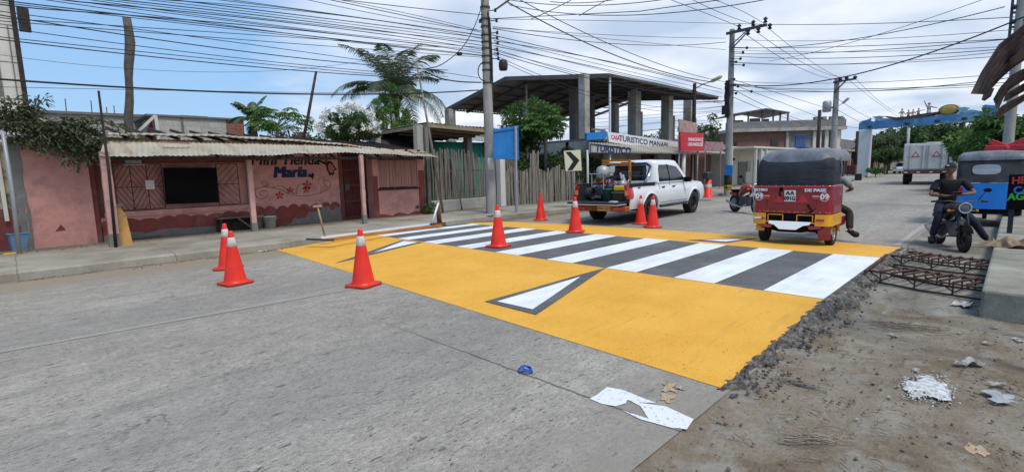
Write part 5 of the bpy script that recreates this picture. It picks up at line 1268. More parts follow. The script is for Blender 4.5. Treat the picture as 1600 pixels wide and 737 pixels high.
# ------------------------------------------------------------------ overhead cables
def isect(px, py, a, b):
    """ray through a surveyed pixel meets the vertical plane through a and b; returns (s along plane, z)"""
    D = ray(px, py); ax, ay = a; ux, uy = b[0]-a[0], b[1]-a[1]; L_ = math.hypot(ux, uy); ux /= L_; uy /= L_
    det = D.x*(-uy)+D.y*ux
    t = (ax*(-uy)+ay*ux)/det
    return (D.x*t-ax)*ux+(D.y*t-ay)*uy, EYE+D.z*t
WN = 0
CAB_LAB = {}
def cable(pix, a, b, r_=.009, ext=(0, 0), lab=None, grp='overhead cables'):
    pts = [isect(px, py, a, b) for px, py in pix]
    s_ = np.array([p[0] for p in pts]); z = np.array([p[1] for p in pts])
    co = np.polyfit(s_, z, 2 if len(pts) > 2 else 1)
    if len(pts) == 2:   # gentle sag
        L_ = abs(s_[1]-s_[0]); k = 0.0022; co = np.array([k, co[0]-k*(s_[0]+s_[1]), co[1]+k*s_[0]*s_[1]])
    s0, s1 = s_.min(), s_.max(); L_ = math.hypot(b[0]-a[0], b[1]-a[1]); ux, uy = (b[0]-a[0])/L_, (b[1]-a[1])/L_
    P = []
    n = 22
    for i in range(n+1):
        s = s0+(s1-s0)*i/n; P.append(Vector((a[0]+ux*s, a[1]+uy*s, float(np.polyval(co, s)))))
    if ext[0]: sl = np.polyval(np.polyder(co), s0); P.insert(0, P[0]+Vector((-ux, -uy, -sl*.5))*ext[0])
    if ext[1]: sl = np.polyval(np.polyder(co), s1); P.append(P[-1]+Vector((ux, uy, sl*.5))*ext[1])
    mb = MB(); mb.tube(P, r_, 5)
    return props(mb.build('overhead_cable', 'cable', fix=False), lab or 'thin black cable strung between the utility poles across the sky', 'cable', grp)
p1xy, p2xy, p3xy, p4xy = (P1.x, P1.y-.2), (P2.x, P2.y-.2), (P3.x, P3.y-.3), (P4.x, P4.y)
LX = (-16, 12.9)
LAB_L = 'thin black cable running from the crossing pole out of the left side of the photo'
# left hand bundle (x=left edge height, middle, pole height)
LB = [((0, 24), (400, 83), (700, 110)), ((0, 43), (400, 94), (700, 120)), ((0, 58), (400, 99), (700, 126)), ((0, 62), (380, 103), (690, 124)),
      ((30, 22), (400, 71), (748, 122)), ((70, 0), (400, 46), (757, 88)), ((35, 5), (400, 47), (757, 87)), ((0, 4), (400, 50), (757, 88)), ((100, 0), (400, 38), (757, 80)), ((120, 3), (400, 30), (757, 78)), ((140, 0), (400, 36), (757, 75)),
      ((160, 0), (400, 28), (757, 66)), ((185, 0), (400, 24), (757, 72)), ((230, 0), (400, 20), (757, 66)), ((250, 0), (400, 11), (757, 62)), ((270, 0), (450, 22), (757, 60)), ((340, 0), (500, 20), (757, 57)), ((360, 0), (520, 22), (757, 56)),
      ((515, 0), (600, 18), (757, 52)), ((530, 0), (620, 18), (757, 50)), ((480, 0), (560, 17), (757, 49)), ((535, 0), (640, 12), (757, 24)), ((20, 30), (400, 55), (700, 75)), ((0, 33), (400, 64), (757, 90)), ((60, 14), (400, 41), (757, 84))]
for k, tr_ in enumerate(LB): cable(tr_, LX, p1xy, .008 if k % 3 else .011, (9, 0), LAB_L, 'cables left of the crossing pole')
cable([(0, 124), (380, 145), (748, 141)], (-16, 13.3), (P1.x, P1.y), .019, (9, 0), 'thickest black cable, hanging lowest across the blue sky on the left')
cable([(0, 136), (300, 142), (640, 146)], (-16, 13.6), (P1.x, P1.y+.3), .005, (9, 0), 'very thin faint wire just below the thickest left cable')
cable([(0, 86), (400, 112), (640, 80)], (-16, 14), (P1.x, P1.y+.3), .004, (9, 0), 'very thin faint wire alone in the blue above the dark poles')
# drooping drop line left of the pole
def freecable(pix, Y, r_, lab, cat='cable'):
    P = [PY(px, py, Y) for px, py in pix]; o_ = []
    for i in range(len(P)-1):
        p0, a, b, p3_ = P[max(i-1, 0)], P[i], P[i+1], P[min(i+2, len(P)-1)]
        for q in (0, .25, .5, .75): o_.append(0.5*((2*a)+(-p0+b)*q+(2*p0-5*a+4*b-p3_)*q*q+(-p0+3*a-3*b+p3_)*q**3))
    o_.append(P[-1]); mb = MB(); mb.tube(o_, r_, 5); return props(mb.build('drop_cable', 'cable', fix=False), lab, cat)
freecable([(756, 0), (742, 40), (722, 75), (690, 101), (664, 108)], P1.y-.2, .014, 'loose cable drooping in a curve down left from the top of the crossing pole')
mb = MB(); c_ = PY(718, 85, P1.y-.2); mb.tube([(c_.x-.08, c_.y, c_.z), (c_.x+.08, c_.y, c_.z+.03)], .05, 8); props(mb.build('cable_splice', 'wood_dark'), 'small brownish splice case hanging on the drooping cable', 'cable splice')
freecable([(664, 112), (690, 123), (720, 128), (752, 129)], P1.y-.1, .02, 'thick twisted cable bundle between the leaning bamboo and the pole')
# pole 1 to pole 2
R1 = [((768, 55), (920, 90), (1128, 140)), ((768, 60), (900, 92), (1128, 145)), ((772, 68), (880, 95), (1128, 152)), ((772, 72), (860, 90), (1090, 143)), ((772, 76), (860, 104), (1128, 158)), ((772, 86), (845, 118), (1128, 166)),
      ((772, 82), (850, 105), (1110, 152)), ((775, 92), (830, 117), (1128, 172)), ((770, 42), (900, 56), (1134, 78)), ((770, 45), (870, 60), (1134, 66)), ((770, 30), (960, 33), (1175, 38)), ((770, 44), (1000, 57), (1134, 60)), ((772, 64), (900, 86), (1120, 138)), ((772, 79), (900, 112), (1128, 162))]
for k, tr_ in enumerate(R1): cable(tr_, p1xy, p2xy, .009 if k % 3 else .013, (0, 0), 'black cable sagging between the crossing pole and the pole past the restaurant', 'cables between the two nearest poles')
cable([(790, 2), (850, 35), (1110, 128)], p1xy, p2xy, .02, (0, 0), 'heavy cable slanting from the top of the crossing pole down to the yellow lamp')
# across the road towards the right behind the camera
for tr_ in (((795, 0), (900, 9), (1035, 0)), ((795, 8), (930, 24), (1205, -2)), ((760, 30), (880, 24), (1000, 18)), ((860, 3), (900, 5), (960, 0))): cable(tr_, p1xy, (13.5, -4), .011, (0, 3), 'cable curving overhead from the crossing pole across the road', 'cables crossing above the road')
for tr_ in (((812, 0), (900, 45), (1132, 128)), ((1048, 0), (1100, 20), (1155, 42)), ((1082, 0), (1130, 22), (1177, 38)), ((1115, 0), (1160, 18), (1198, 40)), ((905, 25), (940, 5), (960, -5)), ((830, 30), (870, 12), (900, -4))):
    cable(tr_, (P2.x-14, P2.y-1.3), (P2.x, P2.y-1.3), .011, (0, 0), 'high cable slanting down from above the camera to the crossarm', 'cables slanting to the crossarm')
# pole 2 to far pole
for tr_ in (((1198, 42), (1250, 84), (1313, 122)), ((1178, 47), (1240, 90), (1322, 122)), ((1160, 50), (1230, 96), (1303, 124)), ((1146, 133), (1220, 160), (1296, 190)), ((1146, 140), (1210, 172), (1290, 196)), ((1146, 152), (1215, 180), (1290, 200)), ((1146, 125), (1230, 150), (1300, 172))): cable(tr_, p2xy, p3xy, .014, (0, 0), 'cable descending from the crossarm pole towards the far transformer pole', 'cables to the far pole')
for tr_ in (((1338, 124), (1370, 155), (1400, 175)), ((1325, 124), (1360, 152), (1400, 180)), ((1303, 150), (1350, 180), (1395, 190)), ((1303, 168), (1330, 184), (1372, 200)), ((1303, 196), (1340, 200), (1400, 203))): cable(tr_, p3xy, (120, 17), .02, (0, 10), 'distant cable running on beyond the transformer pole towards the arch', 'distant cables')
# pole 2 to the right hand pole
for k, tr_ in enumerate((((1146, 37), (1400, 36), (1585, 27)), ((1146, 62), (1350, 62), (1590, 46)), ((1150, 75), (1350, 72), (1592, 60)), ((1146, 78), (1400, 80), (1590, 72)), ((1146, 88), (1400, 88), (1590, 75)), ((1146, 97), (1350, 100), (1588, 86)), ((1146, 84), (1300, 82), (1590, 60)), ((1146, 127), (1350, 129), (1590, 114)), ((1146, 134), (1400, 138), (1590, 128)), ((1146, 142), (1400, 141), (1590, 132)), ((1146, 132), (1360, 142), (1590, 120)), ((1146, 98), (1400, 96), (1590, 78)))):
    cable(tr_, p2xy, p4xy, .009 if k % 2 else .012, (0, 0), 'thin level cable crossing the pale sky over the road to the right pole', 'cables over the road on the right')
cable([(1146, 131), (1330, 118), (1600, 27)], p2xy, (18, -2), .022, (0, 5), 'heavy cable rising in a long curve from the crossarm pole to the right edge')
cable([(1146, 75), (1330, 62), (1570, 11)], p2xy, (20, -1), .014, (0, 0), 'medium cable rising to the top right insulator rack')
cable([(1200, 96), (1370, 55), (1535, 0)], p2xy, (12, -4), .008, (0, 0), 'thin wire climbing steeply to the top edge right of centre')
# small wires among the canopy columns
for k in range(9):
    y = 168+k*6; cable([(930, y+12), (1010, y+4+jit(5)), (1130, y-6+jit(6))], (18, 24), (40, 20), .012, (0, 0), 'faint wire seen between the canopy columns', 'wires behind the canopy')
# ------------------------------------------------------------------ arch over the road
ar = thing('welcome_arch', 'blue arch over the road topped by a boat of figures and a gold sun disc', 'arch', tuple(PG(1354, 275)), w=True)
Lx = PD(1345, 205, 66); Rx = PD(1562, 186, 61); Rx.z = Lx.z
mat('arch_blue', (0.11, 0.27, 0.46), var=.3, scale=.7, dirt=(0.22, 0.42, 0.55), dscale=.5, dlo=.5, dhi=.6, rough=.5)
mat('arch_pale', (0.3, 0.45, 0.55), var=.2, scale=1.5, rough=.5)
mat('gold_disc', (0.5, 0.33, 0.06), var=.2, scale=2, rough=.45)
mat('boat_brown', (0.12, 0.075, 0.06), var=.3)
mat('skin', (0.23, 0.12, 0.075), rough=.6, var=.08)
mat('statue_skin', (0.42, 0.25, 0.17), rough=.6)
du_ = (Rx-Lx).normalized(); nd = Vector((-du_.y, du_.x, 0))
if nd.x > 0: nd = -nd
def AP(t, z, d=0.0): p = Lx.lerp(Rx, t); return Vector((p.x+nd.x*d, p.y+nd.y*d, Lx.z+z))
def aprism(name, pts, d0, d1, mt_, par=ar):
    mb = MB(); L_ = (Rx-Lx).length; mb.prism([(a, b) for a, b in pts], lambda a, b, t: AP(a, b, t), d0, d1); return mb.build(name, mt_, par)
aprism('beam', [(0, 0.1), (1, 0.1), (1, .85), (0, .85)], -.4, .4, 'arch_blue')
top = [(0, .853)]
for i in range(0, 41): t = i/40; top.append((t, .85+.14+.12*math.sin(t*40)))
aprism('wave_crest', top+[(1, .853)], -.25, .2, 'arch_pale')
pb = PG(1354, 276); q0 = AP(.045, 0)
mb = MB(); mb.box(q0.x-.55, q0.x+.55, q0.y-.5, q0.y+.5, 0, q0.z+.1); mb.build('pillar', 'white_wall', ar, bevel=.04)
q1 = AP(.97, 0); mb = MB(); mb.box(q1.x-.55, q1.x+.55, q1.y-.5, q1.y+.5, 0, q1.z); mb.build('pillar', 'concrete', ar, bevel=.04)
for t in (.15, .77): aprism('stone_seat', [(t-.022, .9), (t+.022, .9), (t+.016, 1.15), (t+.035, 1.3), (t+.02, 1.4), (t-.02, 1.37), (t-.045, 1.37), (t-.016, 1.15)], -.3, .3, 'arch_pale')
bt = aprism('boat', [(.215, 1.3), (.24, 1.1), (.3, .8), (.5, .82), (.62, 1.05), (.625, 1.2), (.5, 1.15), (.4, 1.05), (.3, 1.05)], -.5, .5, 'boat_brown')
def statue(t, z, h, arms, mt_='statue_skin', cloth='arch_pale'):
    c_ = AP(t, z); mb = MB(); mb.tube([c_, c_+Vector((0, 0, h*.35)), c_+Vector((0, 0, h*.62)), c_+Vector((0, 0, h*.72)), c_+Vector((0, 0, h*.76))], [h*.12, h*.1, h*.14, h*.07, h*.045], 8)
    mb.ball(c_+Vector((0, 0, h*.87)), h*.1, 8, 6)
    for s_, (dt, dz) in zip((-1, 1), arms):
        a = c_+du_*h*.13*s_+Vector((0, 0, h*.66)); b = a+du_*dt*.3+Vector((0, 0, dz*.3-.03)); e = a+du_*dt*.6+Vector((0, 0, dz*.6)); mb.tube([a, b, e], [h*.05, h*.04, h*.03], 6)
    s = mb.build('figure', mt_, ar, fix=False)
    mb = MB(); mb.tube([c_+Vector((0, 0, -.1)), c_+Vector((0, 0, h*.4))], [h*.16, h*.13], 8); mb.build('garment', cloth, s); return s
statue(.335, .98, .95, ((-.3, -.3), (.3, -.5)), cloth='white_wall'); statue(.385, .95, .8, ((-.3, -.4), (.3, -.4)), cloth='boat_brown'); statue(.42, .95, .8, ((-.3, -.4), (.3, -.4)), cloth='yellow_lens'); statue(.46, .95, .85, ((-.3, -.3), (.7, .1)), cloth='boat_brown')
statue(.535, .98, 1.25, ((-.45, 1.0), (.85, -.35)), cloth='arch_pale')
c_ = AP(.68, 2.35); mb = MB()
k_ = 24; ring = lambda r_, d: [AP(.68, 0, d)+du_*(.62*r_*1.12*math.cos(2*math.pi*i/k_))+Vector((0, 0, 1.3+.42*r_*math.sin(2*math.pi*i/k_))) for i in range(k_)]
mb.grid([ring(.01, .3), ring(.7, .3), ring(1.05, .22), ring(1.15, .1), ring(1.15, -.2), ring(.01, -.25)], True, True); dk = mb.build('sun_disc', 'gold_disc', ar)
mb = MB(); mb.grid([ring(1.0, .235), ring(1.12, .24), ring(1.14, .2)], True, True); mb.build('disc_rim', 'boat_brown', dk, fix=False)
for t in (.1, .4, .62, .8): c_ = AP(t, .35, .5); mb = MB(); mb.obox(c_, (.3, .3, .25), (0, 0, .4)); mb.build('spotlight', 'dark_plastic', ar, bevel=.03)
aprism('dark_wave', [(.93, .9), (1.0, .9), (1.0, 1.4), (.97, 1.25), (.92, 1.4), (.9, 1.3)], .22, .4, 'arch_blue')
aprism('fin', [(.02, .86), (.1, .86), (.1, 1.25), (.09, 1.2)], .25, .4, 'arch_blue')

# ------------------------------------------------------------------ road signs
cs = thing('chevron_sign', 'square cream road sign with a black chevron pointing right on a thin post', 'road sign', tuple(PG(898, 324, .15)), w=True)
b_ = PG(898, 324, .15); Yc = b_.y
mat('chevron_cream', (0.62, 0.6, 0.42), var=.05, rough=.5)
mb = MB(); quadwall(mb, [(881, 236), (884, 267.5), (909, 266.5), (907, 234)], Yc-.03, .012); mb.build('panel', 'chevron_cream', cs)
mb = MB(); quadwall(mb, [(883.5, 237.5), (891.5, 237), (905.5, 250.5), (894.5, 266), (886.5, 266.5), (895.5, 252)], Yc-.0345, .004); mb.build('chevron_arrow', 'letter_black', cs)
tp = PY(896, 240, Yc); mb = MB(); mb.beam((b_.x, Yc, .12), (tp.x, Yc, tp.z), .035, .035); mb.build('post', 'galvanised', cs)
bs = thing('blue_sign', 'large blue road sign seen from behind the concrete pole, on a single steel post', 'road sign', tuple(PG(807, 332, .15)), w=True)
b_ = PG(807, 332, .15); Yc = b_.y
mb = MB(); quadwall(mb, [(771, 203), (771, 248), (811, 250), (810, 196)], Yc+.05, .02); pn = mb.build('panel', 'blue_sign', bs)
mb = MB()
for a, b in (((771, 205), (811, 199)), ((771, 246), (811, 248))): a, b = PY(*a, Yc), PY(*b, Yc); mb.beam(a+Vector((0, .03, 0)), b+Vector((0, .03, 0)), .03, .06)
mb.build('frame_rail', 'blue_sign', pn)
tp = PY(805, 197, Yc); mb = MB(); mb.beam((b_.x, Yc, .1), (tp.x, Yc, tp.z), .07, .07); mb.build('post', 'galvanised', bs)
# ------------------------------------------------------------------ traffic cones
g = G('cone_red', rough=0.42, spec=0.45)
b0 = g.ramp(g.noise(3, 4, 0.6), [(0.35, (0.72, 0.018, 0.006)), (0.65, (0.85, 0.03, 0.01))])
b0 = g.mix(g.ramp(g.noise(16, 6, 0.75), [(0.52, 0.0), (0.7, 0.7)]), b0, (0.38, 0.05, 0.03)); g.out(b0)
g = G('cone_base_red', rough=0.6, spec=0.3)
b0 = g.mix(g.ramp(g.noise(9, 6, 0.75), [(0.45, 0.0), (0.7, 0.7)]), (0.6, 0.03, 0.012), (0.28, 0.1, 0.07)); g.out(b0)
mat('cone_collar', (0.62, 0.6, 0.58), rough=.4, dirt=(0.4, 0.3, 0.27), dscale=9)
def make_cone(label, collar=True):
    t = thing('traffic_cone', label, 'traffic cone', (0, 0, 0), 0, 'traffic cones round the crossing')
    mb = MB(); pr = [(.172, .028), (.158, .045), (.15, .07), (.032, .765), (.03, .785), (.02, .79), (.018, .78), (.02, .7)]; mb.lathe(pr, n=32); mb.build('cone_body', 'cone_red', t, fix=False)
    mb = MB(); w, c = .2, .05; poly = [(w-c, -w), (w, -w+c), (w, w-c), (w-c, w), (-w+c, w), (-w, w-c), (-w, -w+c), (-w+c, -w)]
    mb.prism(poly, lambda a, b, t_: (a, b, t_), .004, .032); mb.build('base', 'cone_base_red', t, bevel=.006, seg=2)
    if collar:
        r_ = lambda z: .15+(.032-.15)*(z-.07)/.695+.0025
        mb = MB(); mb.lathe([(r_(.565)-.003, .562), (r_(.565), .565), (r_(.69), .69), (r_(.69)-.003, .693)], n=32); mb.build('collar', 'cone_collar', t, fix=False)
    return t
CN = [((368, 441), 0, 'red traffic cone with white collar, nearest on the left, overlapping the one behind', .2, 1.0),
      ((357, 418), 0, 'red traffic cone half hidden behind the nearest left cone', .9, 1.0),
      ((568, 444), 0, 'red traffic cone at the near yellow edge in the foreground centre', .35, 1.02),
      ((779, 384), .095, 'red traffic cone standing on the zebra stripes', .15, 1.03),
      ((899, 363), .07, 'red traffic cone where the stripes meet the far yellow band', .5, 1.05),
      ((845, 343), 0, 'plain red traffic cone without collar near the far kerb', .7, 1.08),
      ((1001, 349), 0, 'left one of the pair of cones beside the pickup\'s rear wheel', .3, 1.02),
      ((1020, 354), 0, 'right one of the pair of cones beside the pickup\'s rear wheel', .8, 1.05)]
proto = make_cone('')
proto2 = make_cone('', False)
used = 0
for (px, z, lab, rz, s) in CN:
    o = proto2 if 'plain' in lab else (proto if not used else copy_tree(proto))
    if 'plain' not in lab: used += 1
    p = PG(px[0], px[1], z+.02); z_ = hz(p.x, p.y)+.006 if p.x < 11.3 and 1.4 < p.y < 11.2 else 0.003
    o.location = (p.x, p.y, z_); o.rotation_euler = (0, 0, rz); o.scale = (s, s, s); o['label'] = lab; o['category'] = 'traffic cone'; o['group'] = 'traffic cones round the crossing'

# ------------------------------------------------------------------ things on the far pavement
def bucket(name, label, p, r0, r1, h, mt, square=False, rz=0, handle=True):
    t = thing(name, label, 'bucket', tuple(p), rz)
    mb = MB()
    if square:
        def sq(r_, z, c=.03): return [(x*r_+(c if x < 0 else -c)*(k in (0,))*1, y*r_, z) for x, y, k in ((-1, -1, 1), (1, -1, 1), (1, 1, 1), (-1, 1, 1))]
        mb.grid([sq(r0, 0), sq(r1, h), sq(r1+.015, h), sq(r1+.015, h+.03), sq(r1-.01, h+.03), sq(r0-.01, .02)], False, True); b = mb.build('tub', mt, t, bevel=.008)
    else:
        mb.lathe([(.001, 0), (r0, 0), (r1, h), (r1+.012, h), (r1+.012, h+.02), (r1-.006, h+.02), (r0-.006, .01), (.001, .01)], n=24); b = mb.build('tub', mt, t)
    if handle:
        mb = MB(); mb.tube([(r1*math.cos(q), -r1*.3-.05, h-.02-r1*.5*math.sin(q)) for q in [math.pi*i/12 for i in range(13)]], .006, 5); mb.build('handle', 'steel', t)
    return t
p = PG(31, 391, .15); bucket('square_bucket', 'pale blue square bucket standing against the maroon wall at far left', p, .14, .18, .36, 'blue_bucket', True, .3, False)
p = PG(423, 357, .15); bucket('white_bucket', 'round dirty white bucket under the mural, right one of the two', p, .13, .155, .33, 'white_bucket')
p = PG(404, 357, .15); bucket('white_bucket', 'round white bucket half hidden behind the middle porch post', p, .12, .145, .34, 'white_bucket')
mb = MB(); p = PG(22, 397, .15); mb.obox((p.x, p.y, .17), (.32, .1, .04), (0, 0, .3)); props(mb.build('yellow_scrap', 'yellow_plastic', bevel=.01), 'small yellow scrap lying by the blue bucket', 'scrap')
# bench
t = thing('wooden_bench', 'low dark wooden bench with crossed legs beside the middle porch post', 'bench', tuple(PG(377, 361, .15)))
mb = MB(); mb.box(-.55, .45, -.02, .28, .36, .4); mb.build('seat', 'wood', t)
for x in (-.5, .4):
    for y in (.0, .26): mb = MB(); mb.beam((x, y, 0), (x*.92, y, .36), .045, .045); mb.build('leg', 'wood_dark', t)
mb = MB(); mb.beam((-.05, 0, .36), (.3, 0, .04), .035, .035); mb.build('brace', 'wood', t); mb = MB(); mb.box(-.5, .4, .25, .27, .02, .33); mb.build('back_board', 'wood_dark', t)
# propped boards
a0_, a1_ = PG(197, 384, .15), PY(184, 321, PG(197, 384, .15).y+.35)
t = thing('propped_board', 'yellow painted plank leaning against the left porch post', 'plank', tuple(a0_))
d_ = a1_-a0_; mb = MB(); mb.prism([(-.13, 0), (.13, 0), (.12, d_.z*.75), (.02, d_.z+.02), (-.16, d_.z)], lambda a, b, k: (a+d_.x*b/d_.z, .42*b/d_.z+k, b), 0, .035)
mat('yellow_board', (0.42, 0.24, 0.07), var=.2, dirt=(0.12, 0.1, 0.08), dscale=6); mb.build('board', 'yellow_board', t)
mb = MB(); mb.beam((-.16+d_.x, .4, d_.z-.02), (.08+d_.x, .42, d_.z), .06, .07); mb.build('grey_end', 'concrete_dark', t)
mb = MB(); q_ = PG(186, 382, .15); mb.prism([(-.1, 0), (.12, 0), (.06, .62), (-.04, .62)], lambda a, b, k: (q_.x+a, q_.y+.15+b*.3+k, .15+b), 0, .03); props(mb.build('dark_sheet', 'concrete_dark'), 'dark triangular sheet behind the yellow plank', 'sheet')
mb = MB(); q_ = PG(225, 374, .15)
for i in range(5): mb.obox((q_.x+jit(.3), q_.y+.25+jit(.15), .17+i*.03), (.7+jit(.2), .12, .03), (jit(.1), jit(.1), jit(.4)))
props(mb.build('scrap_timber', 'concrete_dark'), 'flat pile of grey scrap boards right of the yellow plank', 'scrap')
mb = MB(); a, b = PY(253, 222, 14.2), PY(296, 224, 14.2); mb.beam(a, b, .1, .03); props(mb.build('loose_batten', 'pink_boards'), 'pinkish batten lying on the awning above the dark shutter', 'batten')
# line marking frame on the kerb
t = thing('marking_frame', 'long low steel frame with orange and white rails lying along the kerb', 'tool', tuple(PG(503, 375, .15)), w=True)
q = [PG(505, 374, .17), PG(676, 352, .17), PG(690, 354, .17), PG(520, 377, .17)]
mb = MB(); mb.beam(q[0]+Vector((0, .12, .03)), q[1]+Vector((0, .12, .03)), .05, .05); mb.build('white_rail', 'white_paint_metal', t)
mb = MB(); mb.beam(q[3]+Vector((0, 0, .04)), q[2]+Vector((0, 0, .04)), .06, .05); mb.build('orange_rail', 'orange_paint', t)
mb = MB(); mb.beam(q[0]+Vector((-.3, .15, .03)), q[3]+Vector((0, -.05, .03)), .06, .04); mb.build('end_bar', 'steel_dark', t)
mb = MB(); mb.beam(q[1]+Vector((0, .15, .03)), q[2]+Vector((.1, -.05, .03)), .06, .04); mb.build('end_bar', 'steel_dark', t)
a = PG(508, 371, .19); b = PY(496, 322, a.y); mb = MB(); mb.tube([a, b], .02, 6); h = mb.build('handle_stick', 'wood_pale', t); mb = MB(); mb.beam(b+Vector((-.1, 0, 0)), b+Vector((.1, 0, .0)), .05, .05); mb.build('stick_head', 'wood_pale', h)
t = thing('rusty_stand', 'two legged stand with white strut and rusty upright by the kerb under the fence', 'stand', tuple(PG(688, 351, .15)), w=True)
a = PG(687, 350, .15); b = PY(684, 317, a.y); mb = MB(); mb.tube([a, b], [.07, .05], 8); mb.build('rusty_upright', 'rust', t)
mb = MB(); mb.obox(a+Vector((0, 0, .02)), (.3, .2, .04)); mb.build('foot_plate', 'rust', t)
c_ = PG(674, 352, .15); mb = MB(); mb.tube([c_, b+Vector((0, -.03, 0))], .03, 6); mb.build('white_strut', 'white_paint_metal', t)
# small orange barrel beyond the pickup
b_ = PG(1106, 308, .15); t = thing('orange_bollard', 'small red and white bollard with a dark cap behind the pickup\'s bonnet', 'bollard', tuple(b_))
mb = MB(); mb.lathe([(.3, 0), (.3, .04), (.16, .06), (.14, .8), (.01, .82)], n=16); mb.build('body', 'cone_red', t); mb = MB(); mb.lathe([(.152, .45), (.15, .6)], n=16); mb.build('white_band', 'cone_collar', t)
mb = MB(); mb.obox((-.15, 0, 1.0), (.45, .3, .32)); mb.build('dark_cap', 'dark_plastic', t, bevel=.05)
# ------------------------------------------------------------------ rebar cages
def cage(label, P0, P1, W_, Hh, n, group='rebar cages by the kerb'):
    P0, P1 = Vector(P0), Vector(P1); ax = (P1-P0).normalized(); L_ = (P1-P0).length; sd = Vector((-ax.y, ax.x, 0))
    t = thing('rebar_cage', label, 'rebar cage', tuple(P0), w=True, group=group)
    def pt(s, w, h): return P0+ax*s+sd*w+Vector((0, 0, h))
    for w, h in ((0, .03), (0, Hh), (W_, .03), (W_, Hh)):
        mb = MB(); mb.tube([pt(-.08, w, h), pt(L_*.5, w+jit(.01), h-.01+jit(.01)), pt(L_+.08, w, h)], .013, 6); mb.build('long_bar', 'rebar_rust', t)
    for i in range(n):
        s = L_*(i+.5)/n; k = .05
        mb = MB(); mb.tube([pt(s, 0, Hh+.01), pt(s+.02, W_, Hh+.01)], .015, 5); mb.tube([pt(s, 0, Hh), pt(s, -.005, .03)] if i % 3 == 0 else [pt(s, W_, Hh), pt(s, W_+.005, .03)], .01, 5)
        if i % 3 == 0: mb.tube([pt(s, W_, Hh), pt(s, W_, .03)], .01, 5)
        mb.build('stirrup', 'rebar_rust', t, fix=False)
    for s0 in (L_*.08, L_*.45, L_*.82):
        for w in (0, W_): mb = MB(); mb.tube([pt(s0-.16, w, Hh), pt(s0, w, .06+.04*(w > 0)), pt(s0+.16, w, Hh)], .009, 5); mb.build('bent_tie', 'rebar_rust', t)
    return t
a, b = PG(1352, 441, 0), PG(1524, 470, 0)
cage('rusty rebar cage nearest the camera, between hump and raised slab', (a.x, a.y-.1, 0), (b.x, b.y+.02, 0), .5, .16, 8)
a, b = PG(1388, 417, 0), PG(1536, 437, 0)
cage('rusty rebar cage behind the nearer one', (a.x+.1, a.y-.08, 0), (b.x+.15, b.y+.02, 0), .55, .16, 8)
bp = MB(); a, b = PG(1352, 424, .15), PG(1385, 398, .15); bp.tube([a, b], .02, 6); props(bp.build('steel_rod', 'rebar_rust'), 'short loose rod bridging the hump edge and the cages', 'rod')
# ------------------------------------------------------------------ litter
mat('paper', (0.4, 0.39, 0.36), dirt=(0.2, 0.18, 0.145), dscale=9, dlo=.42, dhi=.6); mat('cardboard', (0.42, 0.3, 0.2), dirt=(0.28, 0.2, 0.14), dscale=9)
mat('sacking', (0.3, 0.21, 0.12), var=.35, scale=14, bump=.6, bscale=60, dirt=(0.14, 0.09, 0.06), dscale=5); mat('plastic_blue', (0.02, 0.09, 0.4), rough=.35)
def crumple(name, label, p, sx, sy, h, mt, rz=0, cat='litter', seed=0, group=None, n=11):
    if cat == 'litter': sx, sy, h = sx*.85, sy*.8, h*.6
    random.seed(seed+77); ph = [random.random()*6 for _ in range(6)]; P = []
    for i in range(n):
        row = []
        for j in range(n):
            u_, v_ = i/(n-1)-.5, j/(n-1)-.5
            z = h*(.35+.35*math.sin(u_*9+ph[0]+v_*4)+.3*math.sin(v_*11+ph[1]-u_*5))*(1-(2*abs(u_))**3*.6)
            x = u_*sx*(1+.25*math.sin(v_*7+ph[2]))+.05*sx*math.sin(v_*17+ph[4]); y = v_*sy*(1+.3*math.sin(u_*6+ph[3]))+.05*sy*math.sin(u_*15+ph[5])
            row.append((p.x+x*math.cos(rz)-y*math.sin(rz), p.y+x*math.sin(rz)+y*math.cos(rz), p.z+max(0.003, z)+.004))
        P.append(row)
    mb = MB(); mb.sheet(P, .002); return props(mb.build(name, mt, fix=False), label, cat, group)
p = PG(821, 581, .0); mb = MB(); mb.tube([(p.x+.047*math.cos(q), p.y+.06*math.sin(q), .02+.012*math.sin(q*2)) for q in [i*2*math.pi/24 for i in range(25)]], .008, 6)
mb.tube([(p.x+.03*math.cos(q)+.008, p.y+.04*math.sin(q)-.01, .035) for q in [i*2*math.pi/24 for i in range(25)]], .006, 6); props(mb.build('plastic_ring', 'plastic_blue'), 'small blue plastic ring lying alone on the road', 'ring')
crumple('cardboard_scrap', 'folded tan cardboard scrap lying above the white marking', PG(1046, 606), .16, .1, .035, 'cardboard', .5, seed=1)
crumple('paper_scrap', 'white paper tip beside the folded cardboard', PG(1063, 607), .07, .05, .02, 'paper', 1.3, seed=2)
crumple('brown_leaf', 'flattened brown paper stain just below the cardboard scrap', PG(1042, 622), .14, .1, .004, 'cardboard', .2, seed=3)
crumple('paper_scrap', 'white scrap cut off at the bottom edge of the photo', PG(398, 733), .08, .06, .02, 'paper', .3, seed=4)
crumple('paper_scrap', 'tiny white scrap on the open road below the blue ring', PG(861, 656), .022, .02, .012, 'paper', .6, seed=5)
crumple('paper_scrap', 'crumpled white scrap in the gutter right of the left cone pair', PG(411, 393), .22, .14, .06, 'paper', .2, seed=6)
crumple('crushed_cup', 'crushed grey white cup lying on the dirt at right', PG(1515, 568, -.01), .24, .12, .07, 'paper', -.5, seed=7)
crumple('plastic_bag', 'flattened translucent grey bag at the right edge', PG(1563, 621, -.02), .22, .16, .03, 'galvanised', .2, seed=8)
crumple('wrapper', 'faded yellow and red wrapper at the bottom right', PG(1525, 703, -.03), .13, .1, .012, 'cardboard', .1, seed=9)
crumple('crumpled_paper', 'grey crumpled paper against the corner of the raised slab', PG(1508, 476), .26, .14, .06, 'galvanised', -.4, seed=10)
